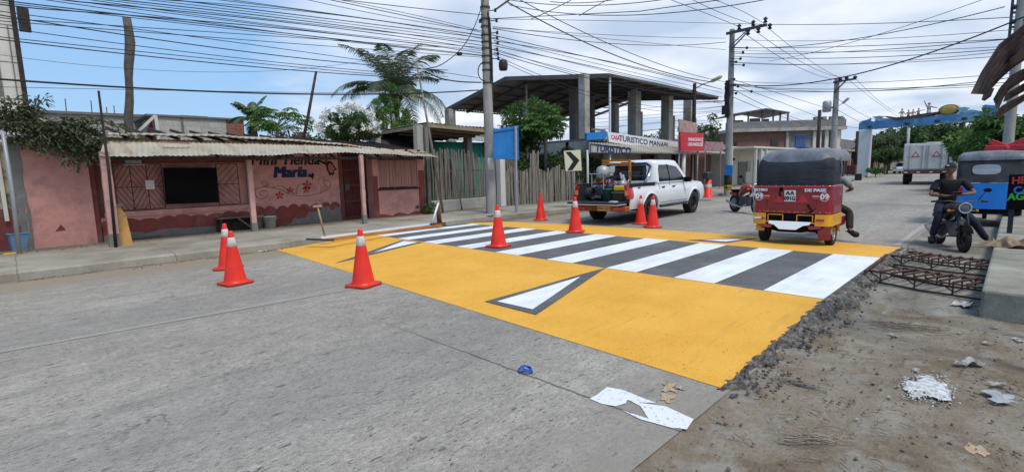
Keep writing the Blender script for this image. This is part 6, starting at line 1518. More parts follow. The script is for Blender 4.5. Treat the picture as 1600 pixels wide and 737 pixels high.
crumple('crumpled_paper', 'flat pale scrap just below the raised slab corner', PG(1537, 487), .22, .1, .02, 'paper', .1, seed=11)
for k, (px, py, s) in enumerate(((1431, 578, .08), (1390, 621, .04), (1541, 536, .08), (1560, 601, .12), (1418, 510, .035), (1590, 531, .12), (1397, 524, .1), (1340, 655, .03), (1470, 562, .03), (1455, 610, .05), (1275, 520, .05), (1232, 655, .03), (1556, 512, .06), (1500, 520, .04))):
    crumple('litter_scrap', 'pale scrap of paper scattered on the dirt at right', PG(px, py, -.02), s, s*.6, s*.25, 'paper', k*.7, seed=20+k, group='scraps on the dirt')
for k, (px, py, s) in enumerate(((765, 337, .3), (770, 335, .22), (860, 333, .1), (645, 325, .3), (520, 385, .1), (867, 331, .12), (800, 333, .1), (1075, 309, .15))):
    crumple('litter_scrap', 'pale scrap lying along the far kerb', PG(px, py, .15 if k not in (4,) else 0), s, s*.5, s*.25, 'paper', k*.7, seed=50+k, group='scraps along the far kerb')
crumple('sack', 'crumpled brown sack lying on the raised slab', PG(1577, 386, .26), .34, .5, .17, 'sacking', .1, 'sack', 90, n=20)
# spilled white powder
g = G('spilled_paint', rough=.9); nn_ = g.noise(26, 6, .7, world=True)
g.out(g.mix(g.ramp(nn_, [(.42, 0.0), (.6, 1.0)]), (0.6, 0.62, 0.64), (0.36, 0.35, 0.31)))
random.seed(61); mb = MB(); p = PG(1450, 606, -.02)
pts = []
for i in range(60):
    q = 2*math.pi*i/60; r_ = .2+.03*math.sin(q*3+1)+.02*math.sin(q*5)+.015*math.sin(q*9+2)+jit(.02); pts.append((p.x+r_*math.cos(q)*1.1, p.y+r_*math.sin(q)*.62))
mb.add([(p.x, p.y, .004)]+[(a, b, -.0165) for a, b in pts], [(0, i+1, (i+1) % 60+1) for i in range(60)], True)
for k in range(240):
    q = random.random()*6.28; r_ = random.gauss(.19, .04); mb.ball((p.x+r_*math.cos(q)*1.3, p.y+r_*math.sin(q)*.7, -.012), random.uniform(.002, .008), 5, 3, (1.5, 1, .4))
props(mb.build('spilled_powder', 'spilled_paint', fix=False), kind='stuff')
# dry palm fibres
def fibres(label, pa, pb, w, n, seed, mt='leaf_dry'):
    random.seed(seed); a, b = PG(*pa, -.015), PG(*pb, -.015); mb = MB(); d = (b-a); s_ = Vector((-d.y, d.x, 0)).normalized()
    for i in range(n):
        t0 = random.uniform(0, .5); t1 = t0+random.uniform(.25, .5); o = random.gauss(0, w*.4); pts = [a+d*(t0+(t1-t0)*q)+s_*(o+jit(w*.3))+Vector((0, 0, .006+random.random()*.02)) for q in (0, .33, .66, 1)]; mb.tube([pts[0], pts[1]+Vector((jit(w*.3), jit(w*.3), 0)), pts[2]+Vector((jit(w*.3), jit(w*.3), 0)), pts[3]], .0012+random.random()*.002, 4)
    return props(mb.build('dry_fibres', mt, fix=False), label, 'dry palm fibre')
mat('twig', (0.17, 0.135, 0.1), var=.3)
mat('dead_fibre', (0.27, 0.22, 0.17), var=.3)
fibres('tuft of dry brown fibres left of the bare dirt patch', (1205, 590), (1300, 612), .05, 22, 1, 'dead_fibre')
fibres('long tuft of dry fibres near the bottom right of the dirt', (1195, 682), (1345, 690), .09, 34, 2, 'dead_fibre')
fibres('thin scatter of dark twigs below the rebar cages', (1340, 505), (1500, 520), .16, 30, 3, 'twig')
mb = MB(); random.seed(8)
for k in range(2600):
    y = random.uniform(-2.6, 1.25); x = random.uniform(1.5, 8)
    if x > 6.4 and y > -.1: x -= 3
    r_ = random.choice((.003, .004, .005, .006, .011)); mb.ball((x, y, -.016+r_*.3), r_*random.uniform(.8, 1.3), 5, 3, (random.uniform(.7, 1.6), random.uniform(.7, 1.2), .6))
props(mb.build('dirt_crumbs', 'twig', base=(5, 0, 0), fix=False), kind='stuff')
mb = MB(); random.seed(18)
for k in range(900):
    x = random.uniform(-4, 22); y = kerb_y(x)-abs(random.gauss(0, .16))-.03
    r_ = random.uniform(.006, .02); mb.ball((x, y, r_*.3), r_, 5, 3, (1.2, 1, .6))
for k in range(500):
    x = random.uniform(-1, 12); y = random.uniform(14.2, 14.9); r_ = random.uniform(.008, .03); mb.ball((x, y, .165), r_, 5, 3, (1.3, 1, .6))
props(mb.build('kerb_grit', 'twig', base=(8, 11, 0), fix=False), kind='stuff')
mb = MB(); random.seed(28)
for k in range(700):
    y = random.uniform(-2.4, 1.2); x = random.uniform(2, 7.5)
    if x > 6.3 and y > .9: continue
    a = random.random()*3.14; l = random.uniform(.02, .09)*(1 if random.random() < .9 else 2); mb.tube([(x, y, -.01), (x+l*.5*math.cos(a), y+l*.5*math.sin(a), -.004+random.random()*.006), (x+l*math.cos(a+jit(.5)), y+l*math.sin(a+jit(.5)), -.01)], random.uniform(.0012, .003), 4)
props(mb.build('dry_twigs', 'twig', base=(5, 0, 0), fix=False), kind='stuff')
# ------------------------------------------------------------------ curled sheet canopy hanging in at the top right
g = G('curled_sheet', rough=.65, metal=.2); b0 = g.ramp(g.noise(2.5, 7, .75, st=(1, 4, 1)), [(.32, (0.03, 0.02, 0.022)), (.48, (0.10, 0.07, 0.065)), (.62, (0.19, 0.15, 0.13))]); g.bump(g.noise(18, 5, .7), .4, .01); g.out(b0)
cc = thing('curled_awning', 'rusty curled corrugated awning with slits jutting in at the top right', 'awning', tuple(PD(1580, 100, 5.2)), w=True)
def cpix(px, py, d): return PD(px, py, d)
def ribbon3(name, up, lo, d0, d1, mt='curled_sheet', ribs=7, par=cc):
    P = []; n = 26
    def lerpl(pl, t):
        k = t*(len(pl)-1); i = min(int(k), len(pl)-2); f = k-i; return (pl[i][0]*(1-f)+pl[i+1][0]*f, pl[i][1]*(1-f)+pl[i+1][1]*f)
    for i in range(n+1):
        a = lerpl(up, i/n); b = lerpl(lo, i/n); row = []
        for j in range(ribs*4+1):
            q = j/(ribs*4); d = d0+(d1-d0)*q+.018*math.sin(2*math.pi*q*ribs); row.append(cpix(a[0]*(1-q)+b[0]*q, a[1]*(1-q)+b[1]*q, d))
        P.append(row)
    mb = MB(); mb.sheet(P, .006); return mb.build(name, mt, par, fix=False)
ribbon3('outer_sheet', [(1640, 10), (1600, 40), (1562, 70), (1535, 112), (1518, 147)], [(1640, 45), (1602, 72), (1575, 100), (1553, 128), (1544, 148)], 5.0, 5.4, ribs=4)
ribbon3('curled_sheet', [(1640, 38), (1600, 64), (1572, 92), (1552, 122), (1545, 138)], [(1640, 92), (1602, 94), (1582, 107), (1562, 125), (1549, 138)], 5.4, 5.7, ribs=5)
ribbon3('curled_sheet', [(1640, 112), (1600, 108), (1580, 119), (1563, 138), (1553, 156)], [(1640, 132), (1604, 121), (1585, 131), (1570, 150), (1560, 172)], 5.7, 6.0, ribs=4)
for k, (u_, l_) in enumerate(((((1640, 66), (1602, 78), (1578, 92)), ((1640, 80), (1602, 90), (1578, 102))), (((1640, 118), (1600, 118), (1575, 132)), ((1640, 126), (1600, 126), (1574, 142))), (((1640, 138), (1602, 130), (1572, 148)), ((1640, 150), (1602, 142), (1568, 160))), (((1640, 152), (1604, 146), (1566, 166), (1554, 182)), ((1640, 166), (1604, 156), (1572, 176), (1560, 186))))):
    ribbon3('slat', list(u_), list(l_), 5.25+.1*k, 5.4+.1*k, ribs=1)
mb = MB(); mb.tube([cpix(1546, 138, 5.5), cpix(1542, 150, 5.5), cpix(1536, 157, 5.5)], [.03, .025, .012], 6); mb.build('torn_tip', 'curled_sheet', cc)
# posts that carry the awning, standing on the slab outside the photo
for d_ in (5.2, 6.2):
    a = PD(1640, 60, d_); mb = MB(); mb.tube([(a.x, a.y-.25, .26 if a.x > 6.75 else 0), (a.x, a.y-.25, a.z+.05)], .04, 8); mb.build('support_post', 'steel_dark', cc)
    mb = MB(); mb.beam((a.x, a.y-.25, a.z), (a.x, a.y+.1, a.z-.02), .04, .04); mb.build('support_arm', 'steel_dark', cc)
# small price board on a dark post on the slab
t = thing('menu_board', 'dark board with hand painted red, blue and green words on a black post at right', 'sign', tuple(PG(1576, 364, .26)), w=True)
b_ = PG(1577, 364, .26); Xb = b_.x
mb = MB(); mb.box(Xb-.03, Xb+.03, b_.y-.035, b_.y+.035, .26, PX(1577, 300, Xb).z); mb.build('post', 'dark_plastic', t)
a, c_ = PX(1574, 327, Xb-.05), PX(1640, 272, Xb-.05)
mb = MB(); mb.box(Xb-.07, Xb-.032, a.y+.02, c_.y, a.z, c_.z); bd = mb.build('board', 'black', t)
for txt, py, mt_, dy in (('HELADOS', 283, 'letter_red', .02), ('CASEROS', 298, 'letter_blue', .04), ('AGUA', 308.5, 'letter_green', -.03)):
    q_ = PX(1578, py, Xb-.07); text_mb(txt, .17, lambda x, y, d, q_=q_: (Xb-.07-d, q_.y-dy-x, q_.z+y+x*.1), offset=.006, align='LEFT', sx=.85).build('lettering', mt_, bd, fix=False)
# red bow over the blue mototaxi
mb = MB(); c_ = PD(1573, 232, 17.5)
for s_ in (-1, 1):
    for k in range(3):
        e = c_+Vector((jit(.1), s_*(.25+.12*k), .18-.14*k)); mb.obox((c_+e)/2, (.05, .42, .13), (s_*(.5-.45*k), 0, jit(.2)))
mb.ball(c_, .09, 8, 6); props(mb.build('red_bow', 'letter_red', bevel=.015, seg=2), 'red ribbon bow above the blue mototaxi roof', 'bow')
# ------------------------------------------------------------------ vehicles
def tyre(parent, c, r_, w, rim_r, rim_mt, spokes=6, name='wheel', hub=True):
    mb = MB(); k = w/2
    mb.lathe([(rim_r, -k*.85), (r_*.9, -k), (r_*.985, -k*.8), (r_, -k*.35), (r_, k*.35), (r_*.985, k*.8), (r_*.9, k), (rim_r, k*.85), (rim_r, -k*.85)], c, 'y', 32)
    for i in range(28):
        a = 2*math.pi*i/28; mb.obox((c[0]+r_*math.sin(a), c[1], c[2]+r_*math.cos(a)), (r_*.09, w*.8, .014), (0, a, 0))
    wh_ = mb.build(name, 'rubber', parent, fix=False)
    mb = MB(); mb.lathe([(rim_r, -k*.85), (rim_r*.9, -k*.7), (rim_r*.86, k*.2)], c, 'y', 24); mb.lathe([(rim_r, k*.85), (rim_r*.9, k*.7), (rim_r*.86, -k*.2)], c, 'y', 24)
    for s_ in (-1, 1):
        for i in range(spokes):
            a = 2*math.pi*i/spokes; mb.beam((c[0], c[1]+s_*k*.35, c[2]), (c[0]+rim_r*.92*math.sin(a), c[1]+s_*k*.55, c[2]+rim_r*.92*math.cos(a)), .03 if spokes > 8 else rim_r*.22, .02)
    mb.lathe([(.001, -k*.6), (rim_r*.24, -k*.6), (rim_r*.24, k*.6), (.001, k*.6)], c, 'y', 14)
    mb.build('rim', rim_mt, wh_, fix=False); return wh_
mat('alloy_dark', (0.03, 0.03, 0.032), rough=.4, metal=.5, dirt=(0.12, 0.1, 0.08), dscale=7, dlo=.55, dhi=.8)
mat('chrome', (0.55, 0.55, 0.56), rough=.18, metal=.9)
g = G('car_white', rough=.28, spec=.5); g.b.inputs['Coat Weight'].default_value = .5
g.out(g.mix(g.ramp(g.noise(4, 6, .7), [(.5, 0.0), (.8, .35)]), (0.74, 0.75, 0.77), (0.5, 0.49, 0.45)))
g = G('tail_red', rough=.2, spec=.6); g.b.inputs['Coat Weight'].default_value = .8; g.out((0.45, 0.006, 0.008))
g = G('tail_amber', rough=.2, spec=.6); g.out((0.7, 0.22, 0.08))
mat('plate_white', (0.65, 0.65, 0.62), rough=.5, var=.05); mat('plate_orange', (0.55, 0.38, 0.2), rough=.5, var=.1)
# ---- pickup
PKX, PKY, PKR, PKS = 13.15, 8.45, R(3.5), 1.03
pk = thing('pickup_truck', 'white double cab pickup truck with its tailgate down and bed full of machines', 'pickup truck', (PKX, PKY, 0), PKR); pk.scale = (PKS, PKS, .97)
def side(s, z, x=1.0):   # half width of the body at height z
    t = max(0, min(1, (z-.42)/.75)); return s*(.885+.055*math.sin(math.pi*min(1, t*1.15))-.02*t)*(1 if -1.0 < x < 3.4 else (1-.05*((x-3.4)/.75)**2 if x >= 3.4 else .985))
def arch(x, z0=.46):
    z = z0
    for cx_, r_ in ((0, .49), (3.15, .49)):
        d = abs(x-cx_)
        if d < r_: z = max(z, .36+math.sqrt(r_*r_-d*d))
    return z
def upper(x):
    if x < .45: return 1.15
    if x < 2.6: return 1.15+.01*math.sin(x)
    if x < 3.9: return 1.16-.10*((x-2.6)/1.3)**1.6
    return 1.06-.16*((x-3.9)/.2)
xs = sorted(set([round(-1.15+i*.05, 3) for i in range(106)]+[round(c+.49*math.cos(math.pi*k/20), 3) for c in (0, 3.15) for k in range(21)])); xs = [x for x in xs if x <= 4.08]
for s_ in (-1, 1):
    P = []
    for x in xs:
        lo, up = arch(x, .44 if x < 3.6 else .44), upper(x); row = []
        for j in range(11): z = lo+(up-lo)*j/10; row.append((x, side(s_, z, x), z))
        P.append(row if s_ < 0 else row[::-1])
    mb = MB(); mb.sheet(P, .03); mb.build('body_side', 'car_white', pk, fix=False)
    # flared arch lips
    for cx_ in (0, 3.15):
        P = []
        for k in range(25):
            a = math.pi*k/24; x, z = cx_+.49*math.cos(a), .36+.49*math.sin(a); x2, z2 = cx_+.56*math.cos(a), .36+.56*math.sin(a)
            P.append([(x, side(s_, z)+s_*.03, z), (x2, side(s_, min(z2, 1.1))+s_*.006, z2)])
        mb = MB(); mb.grid(P); mb.grid([[p[0], (p[0][0], p[0][1]-s_*.12, p[0][2])] for p in P]); mb.build('arch_flare', 'car_white', pk, fix=False)
        mb = MB(); mb.grid([[(cx_+.485*math.cos(math.pi*k/24), y, .36+.485*math.sin(math.pi*k/24)) for y in (s_*.88, s_*.55)] for k in range(25)]); mb.build('wheel_well', 'black', pk, fix=False)
# hood, nose, cab skin
mb = MB(); P = []
for i in range(16):
    x = 2.5+1.58*i/15; z = upper(x); row = []
    for j in range(13): q = j/12*2-1; row.append((x, side(1, z, x)*q, z+.05*(1-q*q)*(1-(i/15)**3*.6)))
    P.append(row)
mb.grid(P); mb.build('bonnet', 'car_white', pk, fix=False)
mb = MB(); P = []
for j in range(9):
    z = .42+(upper(4.08)-.42)*j/8; row = []
    for k in range(13): q = k/12*2-1; row.append((4.08+.12*(1-q*q)*(.6+.4*math.sin(j/8*3)), side(1, z, 4.08)*q, z))
    P.append(row)
mb.grid(P); mb.build('front_fascia', 'car_white', pk, fix=False)
mb = MB(); mb.box(-1.1, 4.0, -.8, .8, .42, .5); mb.build('underbody', 'black', pk)
mb = MB(); mb.box(-1.13, .4, -.86, .86, .6, .64); mb.build('bed_floor', 'dark_plastic', pk)
mb = MB(); mb.box(.36, .42, -.87, .87, .62, 1.16); mb.build('bed_front', 'car_white', pk)
for s_ in (-1, 1):
    mb = MB(); mb.box(-1.14, .4, s_*.87, s_*.80, .64, 1.155); mb.build('bed_liner', 'dark_plastic', pk)
    mb = MB(); mb.box(-1.14, .42, s_*.925, s_*.79, 1.153, 1.175); mb.build('bed_rail', 'dark_plastic', pk, bevel=.006)
# greenhouse
def cabp(x, s, v):   # v 0 belt, 1 roof
    return (x, s*(.885-.13*v**1.3), 1.14+.66*v)
xr = lambda v: .43+.12*v; xf = lambda v: 2.74-.74*v**.95
mb = MB(); P = []
for j in range(9):
    v = j/8; ring = []
    for t in [i/10 for i in range(11)]: ring.append(cabp(xr(v)+(xf(v)-xr(v))*t, -1, v))
    yy = cabp(0, 1, v)[1]
    for t in [i/8 for i in range(1, 8)]: q = -1+2*t; ring.append((xf(v)+.10*(1-q*q), yy*q, 1.14+.66*v))
    for t in [i/10 for i in range(10, -1, -1)]: ring.append(cabp(xr(v)+(xf(v)-xr(v))*t, 1, v))
    for t in [i/8 for i in range(1, 8)]: q = 1-2*t; ring.append((xr(v)-.04*(1-q*q), yy*q, 1.14+.66*v))
    P.append(ring)
for dz, k in ((.03, .95), (.055, .8), (.07, .5), (.075, .05)):
    c0 = sum(p[0] for p in P[8])/len(P[8]); P.append([(c0+(p[0]-c0)*k, p[1]*k, 1.80+dz) for p in P[8]])
mb.grid(P, True, True); mb.build('cab', 'car_white', pk, fix=False)
def pane(name, pts, mt='glass_dark', off=.006, par=pk, s=-1):
    v0, v1 = min(p[1] for p in pts), max(p[1] for p in pts); rows = []
    for k in range(9):
        v = v0+(v1-v0)*(k/8)*.998+.0005; xsx = []
        for (xa_, va), (xb_, vb) in zip(pts, pts[1:]+pts[:1]):
            if (va-v)*(vb-v) < 0: xsx.append(xa_+(xb_-xa_)*(v-va)/(vb-va))
        if len(xsx) < 2: continue
        a, b = min(xsx), max(xsx); rows.append([Vector(cabp(a+(b-a)*q, s, v))+Vector((0, s*off, off*.3)) for q in (0, .5, 1)])
    mb = MB(); mb.grid(rows); mb.grid([[p-Vector((0, s*off*.8, 0)) for p in r_] for r_ in rows]); return mb.build(name, mt, par, fix=False)
for s_ in (-1, 1):
    pane('rear_window', [(.60, .06), (1.30, .06), (1.28, .84), (.76, .84), (.66, .6)], s=s_)
    pane('front_window', [(1.37, .06), (2.46, .06), (2.16, .5), (1.9, .82), (1.35, .84)], s=s_)
    pane('door_pillar', [(1.31, .04), (1.36, .04), (1.34, .86), (1.29, .86)], 'black', .009, s=s_)
    for x0_, x1_ in ((.56, 1.33), (1.345, 2.62)):
        mb = MB(); Y_ = lambda z: side(s_, z)+s_*.002
        for a, b in (((x0_ if x0_ > 1 else .62, .55 if x0_ > 1 else .95), (x0_ if x0_ > 1 else .6, 1.14)), ((x1_, .52), (x1_, 1.14)), ((x0_+.1 if x0_ < 1 else x0_, .53), (x1_, .53))):
            mb.beam((a[0], Y_(a[1]), a[1]), (b[0], Y_(b[1]), b[1]), .008, .008)
        mb.build('door_seam', 'steel_dark', pk, fix=False)
    for x in (.78, 1.5): mb = MB(); mb.beam((x, side(s_, 1.0)+s_*.02, 1.0), (x+.17, side(s_, 1.0)+s_*.02, 1.01), .03, .035); mb.build('door_handle', 'black', pk, bevel=.006)
    mb = MB(); mb.obox((2.35, s_*1.02, 1.2), (.12, .22, .17), (0, 0, s_*.15)); m_ = mb.build('mirror', 'black', pk, bevel=.03, seg=2)
    mb = MB(); mb.tube([(.62, s_*.93, .42), (2.6, s_*.93, .42)], .045, 8); mb.build('side_step', 'chrome' if s_ > 2 else 'dark_plastic', pk)
    mb = MB(); P = []
    for j in range(7):
        z = .74+.40*j/6; P.append([(-1.165, side(s_, z, -1.1)-s_*.13, z), (-1.175, side(s_, z, -1.1)-s_*.03, z), (-1.15, side(s_, z, -1.1)+s_*.008, z), (-.98+.03*j/6-.06*(j in (0, 6)), side(s_, z, -1)+s_*.008, z)])
    mb.grid(P); tl = mb.build('tail_light', 'tail_red', pk, fix=False)
    mb = MB(); mb.box(-1.182, -1.166, s_*.75, s_*.85, .84, .98); mb.build('amber_lens', 'tail_amber', tl)
    tyre(pk, (0, s_*.80, .38), .385, .26, .23, 'alloy_dark'); tyre(pk, (3.15, s_*.80, .38), .385, .26, .23, 'alloy_dark')
# windscreen, rear glass
mb = MB(); mb.grid([[(xf(v)+.10*(1-q*q)+.008, cabp(0, 1, v)[1]*q*.93, 1.145+.66*v) for q in (-1, -.5, 0, .5, 1)] for v in (.05, .3, .6, .86)]); mb.build('windscreen', 'glass_dark', pk, fix=False)
mb = MB(); mb.grid([[(xr(v)-.04*(1-q*q)-.008, cabp(0, 1, v)[1]*q*.86, 1.14+.66*v) for q in (-1, -.5, 0, .5, 1)] for v in (.12, .4, .84)]); mb.build('back_glass', 'glass_dark', pk, fix=False)
# tailgate lying open
mb = MB(); mb.box(-1.66, -1.16, -.80, .80, .60, .66); tg = mb.build('tailgate', 'dark_plastic', pk, bevel=.01)
mb = MB(); mb.box(-1.675, -1.16, -.80, .80, .585, .602); mb.build('tailgate_skin', 'car_white', tg)
mb = MB(); mb.box(-1.5, -1.3, -.62, -.45, .662, .69); mb.build('latch_cover', 'white_paint_metal', tg)
mb = MB(); mat('bumper_orange', (0.3, 0.1, 0.03), rough=.5, dirt=(0.1, 0.05, 0.03), dscale=4, dlo=.45, dhi=.6); mb.box(-1.35, -1.12, -.88, .88, .38, .54); mb.build('bumper', 'bumper_orange', pk, bevel=.02)
for y0, y1, mt_ in ((-.84, -.52, 'tail_red'), (.4, .84, 'tail_red')): mb = MB(); mb.box(-1.36, -1.351, y0, y1, .42, .5); mb.build('bumper_reflector', mt_, pk)
mb = MB(); mb.box(-1.375, -1.36, -.42, -.02, .40, .53); pl_ = mb.build('licence_plate', 'plate_orange', pk)
text_mb('PMH 1427', .09, lambda a, b, d: (-1.376-d, -.22-a, .465+b)).build('lettering', 'wood_dark', pl_, fix=False)
# sports bar behind the cab
mb = MB()
for s_ in (-1, 1): mb.tube([(-.2, s_*.84, 1.17), (.05, s_*.82, 1.4), (.28, s_*.76, 1.66), (.36, s_*.6, 1.74)], .04, 8)
mb.tube([(.36, -.6, 1.74), (.36, .6, 1.74)], .04, 8); mb.tube([(.2, -.8, 1.35), (.2, .8, 1.35)], .03, 8); mb.build('sports_bar', 'dark_plastic', pk, fix=False)
mb = MB(); mb.tube([(-.24, -.86, 1.17), (.12, -.835, 1.45), (.3, -.78, 1.66)], [.02, .05, .03], 8); mb.build('bar_trim', 'chrome', pk)
mb = MB(); mb.box(.3, .42, -.2, .2, 1.78, 1.81); mb.build('stop_lamp', 'tail_red', pk)
mb = MB(); mb.tube([(1.0, -.95, .1), (1.0, -.95, .12)], .01, 4) if False else None
text_mb('4x4', .09, lambda a, b, d: (-.62+a, side(-1, 1.03)-.002-d, 1.03+b), offset=.004).build('decal', 'steel_dark', pk, fix=False)
# load in the bed: each its own thing
pm = Matrix.Translation((PKX, PKY, 0)) @ Matrix.Rotation(PKR, 4, 'Z') @ Matrix.Scale(PKS, 4)
def inbed(name, label, cat, x, y, z=.65, rz=0): 
    p = pm @ Vector((x, y, z)); t = thing(name, label, cat, tuple(p), PKR+rz); return t
t = inbed('striping_machine', 'line striping machine with silver tank and tangled hoses standing in the pickup bed', 'machine', -.55, .3)
mb = MB(); mb.lathe([(.01, .62), (.14, .6), (.2, .68), (.2, .88), (.15, .97), (.05, 1.01), (.01, 1.01)], (0, 0, -.02), n=20); mb.build('paint_tank', 'galvanised', t)
mb = MB(); mb.box(-.22, .22, -.2, .2, .12, .38); mb.build('engine_block', 'steel_dark', t, bevel=.03, seg=2)
mb = MB(); mb.lathe([(.01, -.1), (.13, -.1), (.15, .0), (.13, .1), (.01, .1)], (-.1, -.3, .33), 'y', 18); mb.build('flywheel_cover', 'dark_plastic', t)
for dx, dy in ((-.3, -.22), (-.3, .22), (.3, 0)):
    mb = MB(); mb.lathe([(.04, -.03), (.12, -.04), (.12, .04), (.04, .03)], (dx, dy, .12), 'y', 16); mb.build('wheel', 'rubber', t)
mb = MB(); random.seed(4)
for k in range(9):
    a = Vector((jit(.25), jit(.3), .3+random.random()*.2)); b = Vector((jit(.3), jit(.45), .55+random.random()*.3)); c_ = Vector((jit(.35), jit(.5), .3+random.random()*.5)); mb.tube([a, a.lerp(b, .5)+Vector((jit(.1), jit(.1), .15)), b, b.lerp(c_, .5)+Vector((0, jit(.1), .1)), c_], .012, 5)
mb.build('hoses', 'cable', t, fix=False)
mb = MB()
for a, b in (((-.3, -.2, .15), (.3, -.2, .2)), ((-.3, .2, .15), (.3, .2, .2)), ((-.3, -.2, .15), (-.3, -.2, .75)), ((-.3, .2, .15), (-.3, .2, .75)), ((-.3, -.3, .75), (-.3, .3, .75)), ((0, -.2, .2), (0, -.2, .6)), ((0, .2, .2), (0, .2, .6))): mb.tube([a, b], .018, 6)
mb.build('frame', 'steel', t, fix=False)
t = inbed('pump_unit', 'grey and black pump motor beside the striping machine in the bed', 'machine', -.45, -.3)
mb = MB(); mb.box(-.2, .2, -.16, .16, .05, .3); mb.build('base_unit', 'steel_dark', t, bevel=.02); mb = MB(); mb.lathe([(.01, -.18), (.12, -.17), (.13, 0), (.12, .15), (.01, .17)], (0, 0, .42), 'x', 16); mb.build('motor', 'steel', t)
mb = MB(); mb.lathe([(.1, .0), (.02, .22)], (.1, .05, .5), n=10); mb.tube([(.1, .0, .5), (0, .1, .75), (-.1, 0, .62)], .03, 6); mb.tube([(.12, -.1, .5), (.2, -.15, .72), (.0, -.2, .8)], .022, 6); mb.build('pipes', 'chrome', t, fix=False)
t = inbed('jerry_can', 'yellow plastic container lying on top of the load near the right tail light', 'container', -.9, -.52, .92); mb = MB(); mb.box(-.14, .14, -.2, .2, 0, .13); mb.build('body', 'yellow_plastic', t, bevel=.03, seg=2); mb = MB(); mb.cyl((0, .2, .07), (0, .25, .07), .03); mb.build('cap', 'yellow_plastic', t)
t = inbed('toolbox', 'dark open crate under the yellow container in the pickup bed', 'crate', -.85, -.52); mb = MB(); mb.box(-.2, .2, -.24, .24, 0, .26); mb.build('box', 'wood_dark', t, bevel=.015); mb = MB(); mb.box(-.21, .21, -.25, .25, .2, .24); mb.build('rim', 'wood', t)
mat('green_plastic', (0.03, 0.12, 0.1), rough=.5)
t = inbed('paint_bucket', 'dark green bucket standing at the open end of the pickup bed', 'bucket', -.98, -.12); mb = MB(); mb.lathe([(.01, 0), (.13, 0), (.155, .3), (.165, .3), (.165, .32), (.14, .32), (.12, .02), (.01, .02)], n=20); mb.build('tub', 'green_plastic', t)
t = inbed('coiled_tyre', 'dark coil standing in the left of the pickup bed', 'coil', -.95, .5); mb = MB()
for k in range(4): mb.tube([(.16*math.cos(q), -.1+k*.05, .18+.16*math.sin(q)) for q in [i*2*math.pi/20 for i in range(21)]], .025, 6)
mb.build('coil', 'rubber', t)
t = inbed('tubular_rack', 'orange steel rack rising above the load in the pickup bed', 'rack', .05, .1); mb = MB()
for a, b in (((0, -.35, .1), (0, -.35, 1.12)), ((0, .6, .1), (0, .6, 1.0)), ((0, -.35, 1.12), (0, .6, 1.14)), ((0, -.35, 1.02), (0, .6, 1.05))): mb.beam(a, b, .06, .06)
mb.build('bars', 'orange_paint', t)
t = inbed('cool_box', 'red and white cool box in the left corner of the pickup bed', 'box', -.1, .6); mb = MB(); mb.box(-.3, .3, -.22, .2, 0, .42); mb.build('box', 'white_paint_metal', t, bevel=.03, seg=2); mb = MB(); mb.box(-.305, .305, -.225, .205, .42, .5); mb.build('lid', 'cone_base_red', t, bevel=.02)

# ---- red mototaxi seen from behind
ta, tb_ = PG(1302, 382, .03), PG(1190, 375, .03)
TX, TY = (ta.x+tb_.x)/2, (ta.y+tb_.y)/2
mt = thing('red_mototaxi', 'red three wheeled mototaxi with black canvas hood and yellow bumpers driving away on the crossing', 'mototaxi', (TX, TY, .02), R(1))
g = G('moto_red', rough=.3, spec=.5); g.b.inputs['Coat Weight'].default_value = .5
g.out(g.mix(g.ramp(g.noise(5, 6, .7), [(.45, 0.0), (.8, .5)]), (0.27, 0.006, 0.01), (0.15, 0.016, 0.016)))
mat('moto_yellow', (0.72, 0.36, 0.02), rough=.35, var=.1, coat=.4)
g = G('canvas_black', rough=.7, spec=.35); nn_ = g.noise(2.2, 6, .65); b0 = g.ramp(nn_, [(.35, (0.012, 0.013, 0.017)), (.65, (0.026, 0.028, 0.035))]); g.bump(g.noise(3.2, 4, .6, st=(1, .5, 2)), .55, .06); g.out(b0)
g = G('canvas_silver', rough=.5, spec=.4); b0 = g.ramp(g.noise(3, 6, .65), [(.35, (0.07, 0.078, 0.092)), (.65, (0.17, 0.185, 0.205))]); g.bump(g.noise(6, 4, .6), .4, .03); g.out(b0)
def ring_u(xb, xf_, hw, rad, z, n=7):
    """open loop: right front corner, round the back, to the left front corner"""
    pts = [(xf_+(xb+rad-xf_)*i/5, -hw, z) for i in range(5)]
    for i in range(n+1): a = math.pi/2*i/n; pts.append((xb+rad-rad*math.sin(a), -hw+rad-rad*math.cos(a), z))
    for i in range(1, 8): pts.append((xb-.012*math.sin(math.pi*i/8), -hw+rad+(2*hw-2*rad)*i/8, z))
    for i in range(n+1): a = math.pi/2*i/n; pts.append((xb+rad-rad*math.cos(a), hw-rad+rad*math.sin(a), z))
    pts += [(xb+rad+(xf_-xb-rad)*i/5, hw, z) for i in range(1, 6)]
    return pts
HW = .66
mb = MB(); mb.sheet([ring_u(-.47, .35, HW, .1, z) for z in (.62, .7, .85, 1.0, 1.10)], .02); bodyp = mb.build('rear_body', 'moto_red', mt, fix=False)
mb = MB(); mb.grid([ring_u(-.475, .35, HW+.005, .1, 1.10), ring_u(-.49, .35, HW+.02, .1, 1.115), ring_u(-.475, .35, HW+.005, .1, 1.135)]); mb.build('belt_trim', 'tail_red', mt, fix=False)
lev = [(-.47, HW, 1.125), (-.475, HW-.005, 1.22), (-.455, HW-.008, 1.36), (-.43, HW-.012, 1.48), (-.40, HW-.02, 1.58), (-.36, HW-.04, 1.63)]
mb = MB(); mb.sheet([ring_u(xb, .12 if z < 1.5 else .3, hw, .15, z) for xb, hw, z in lev], .012); mb.build('hood_back', 'canvas_black', mt, fix=False)
lev = [(-.405, HW-.02, 1.57), (-.36, HW-.035, 1.66), (-.29, HW-.08, 1.745), (-.18, HW-.16, 1.80), (.0, HW-.32, 1.825), (.2, HW-.58, 1.835)]
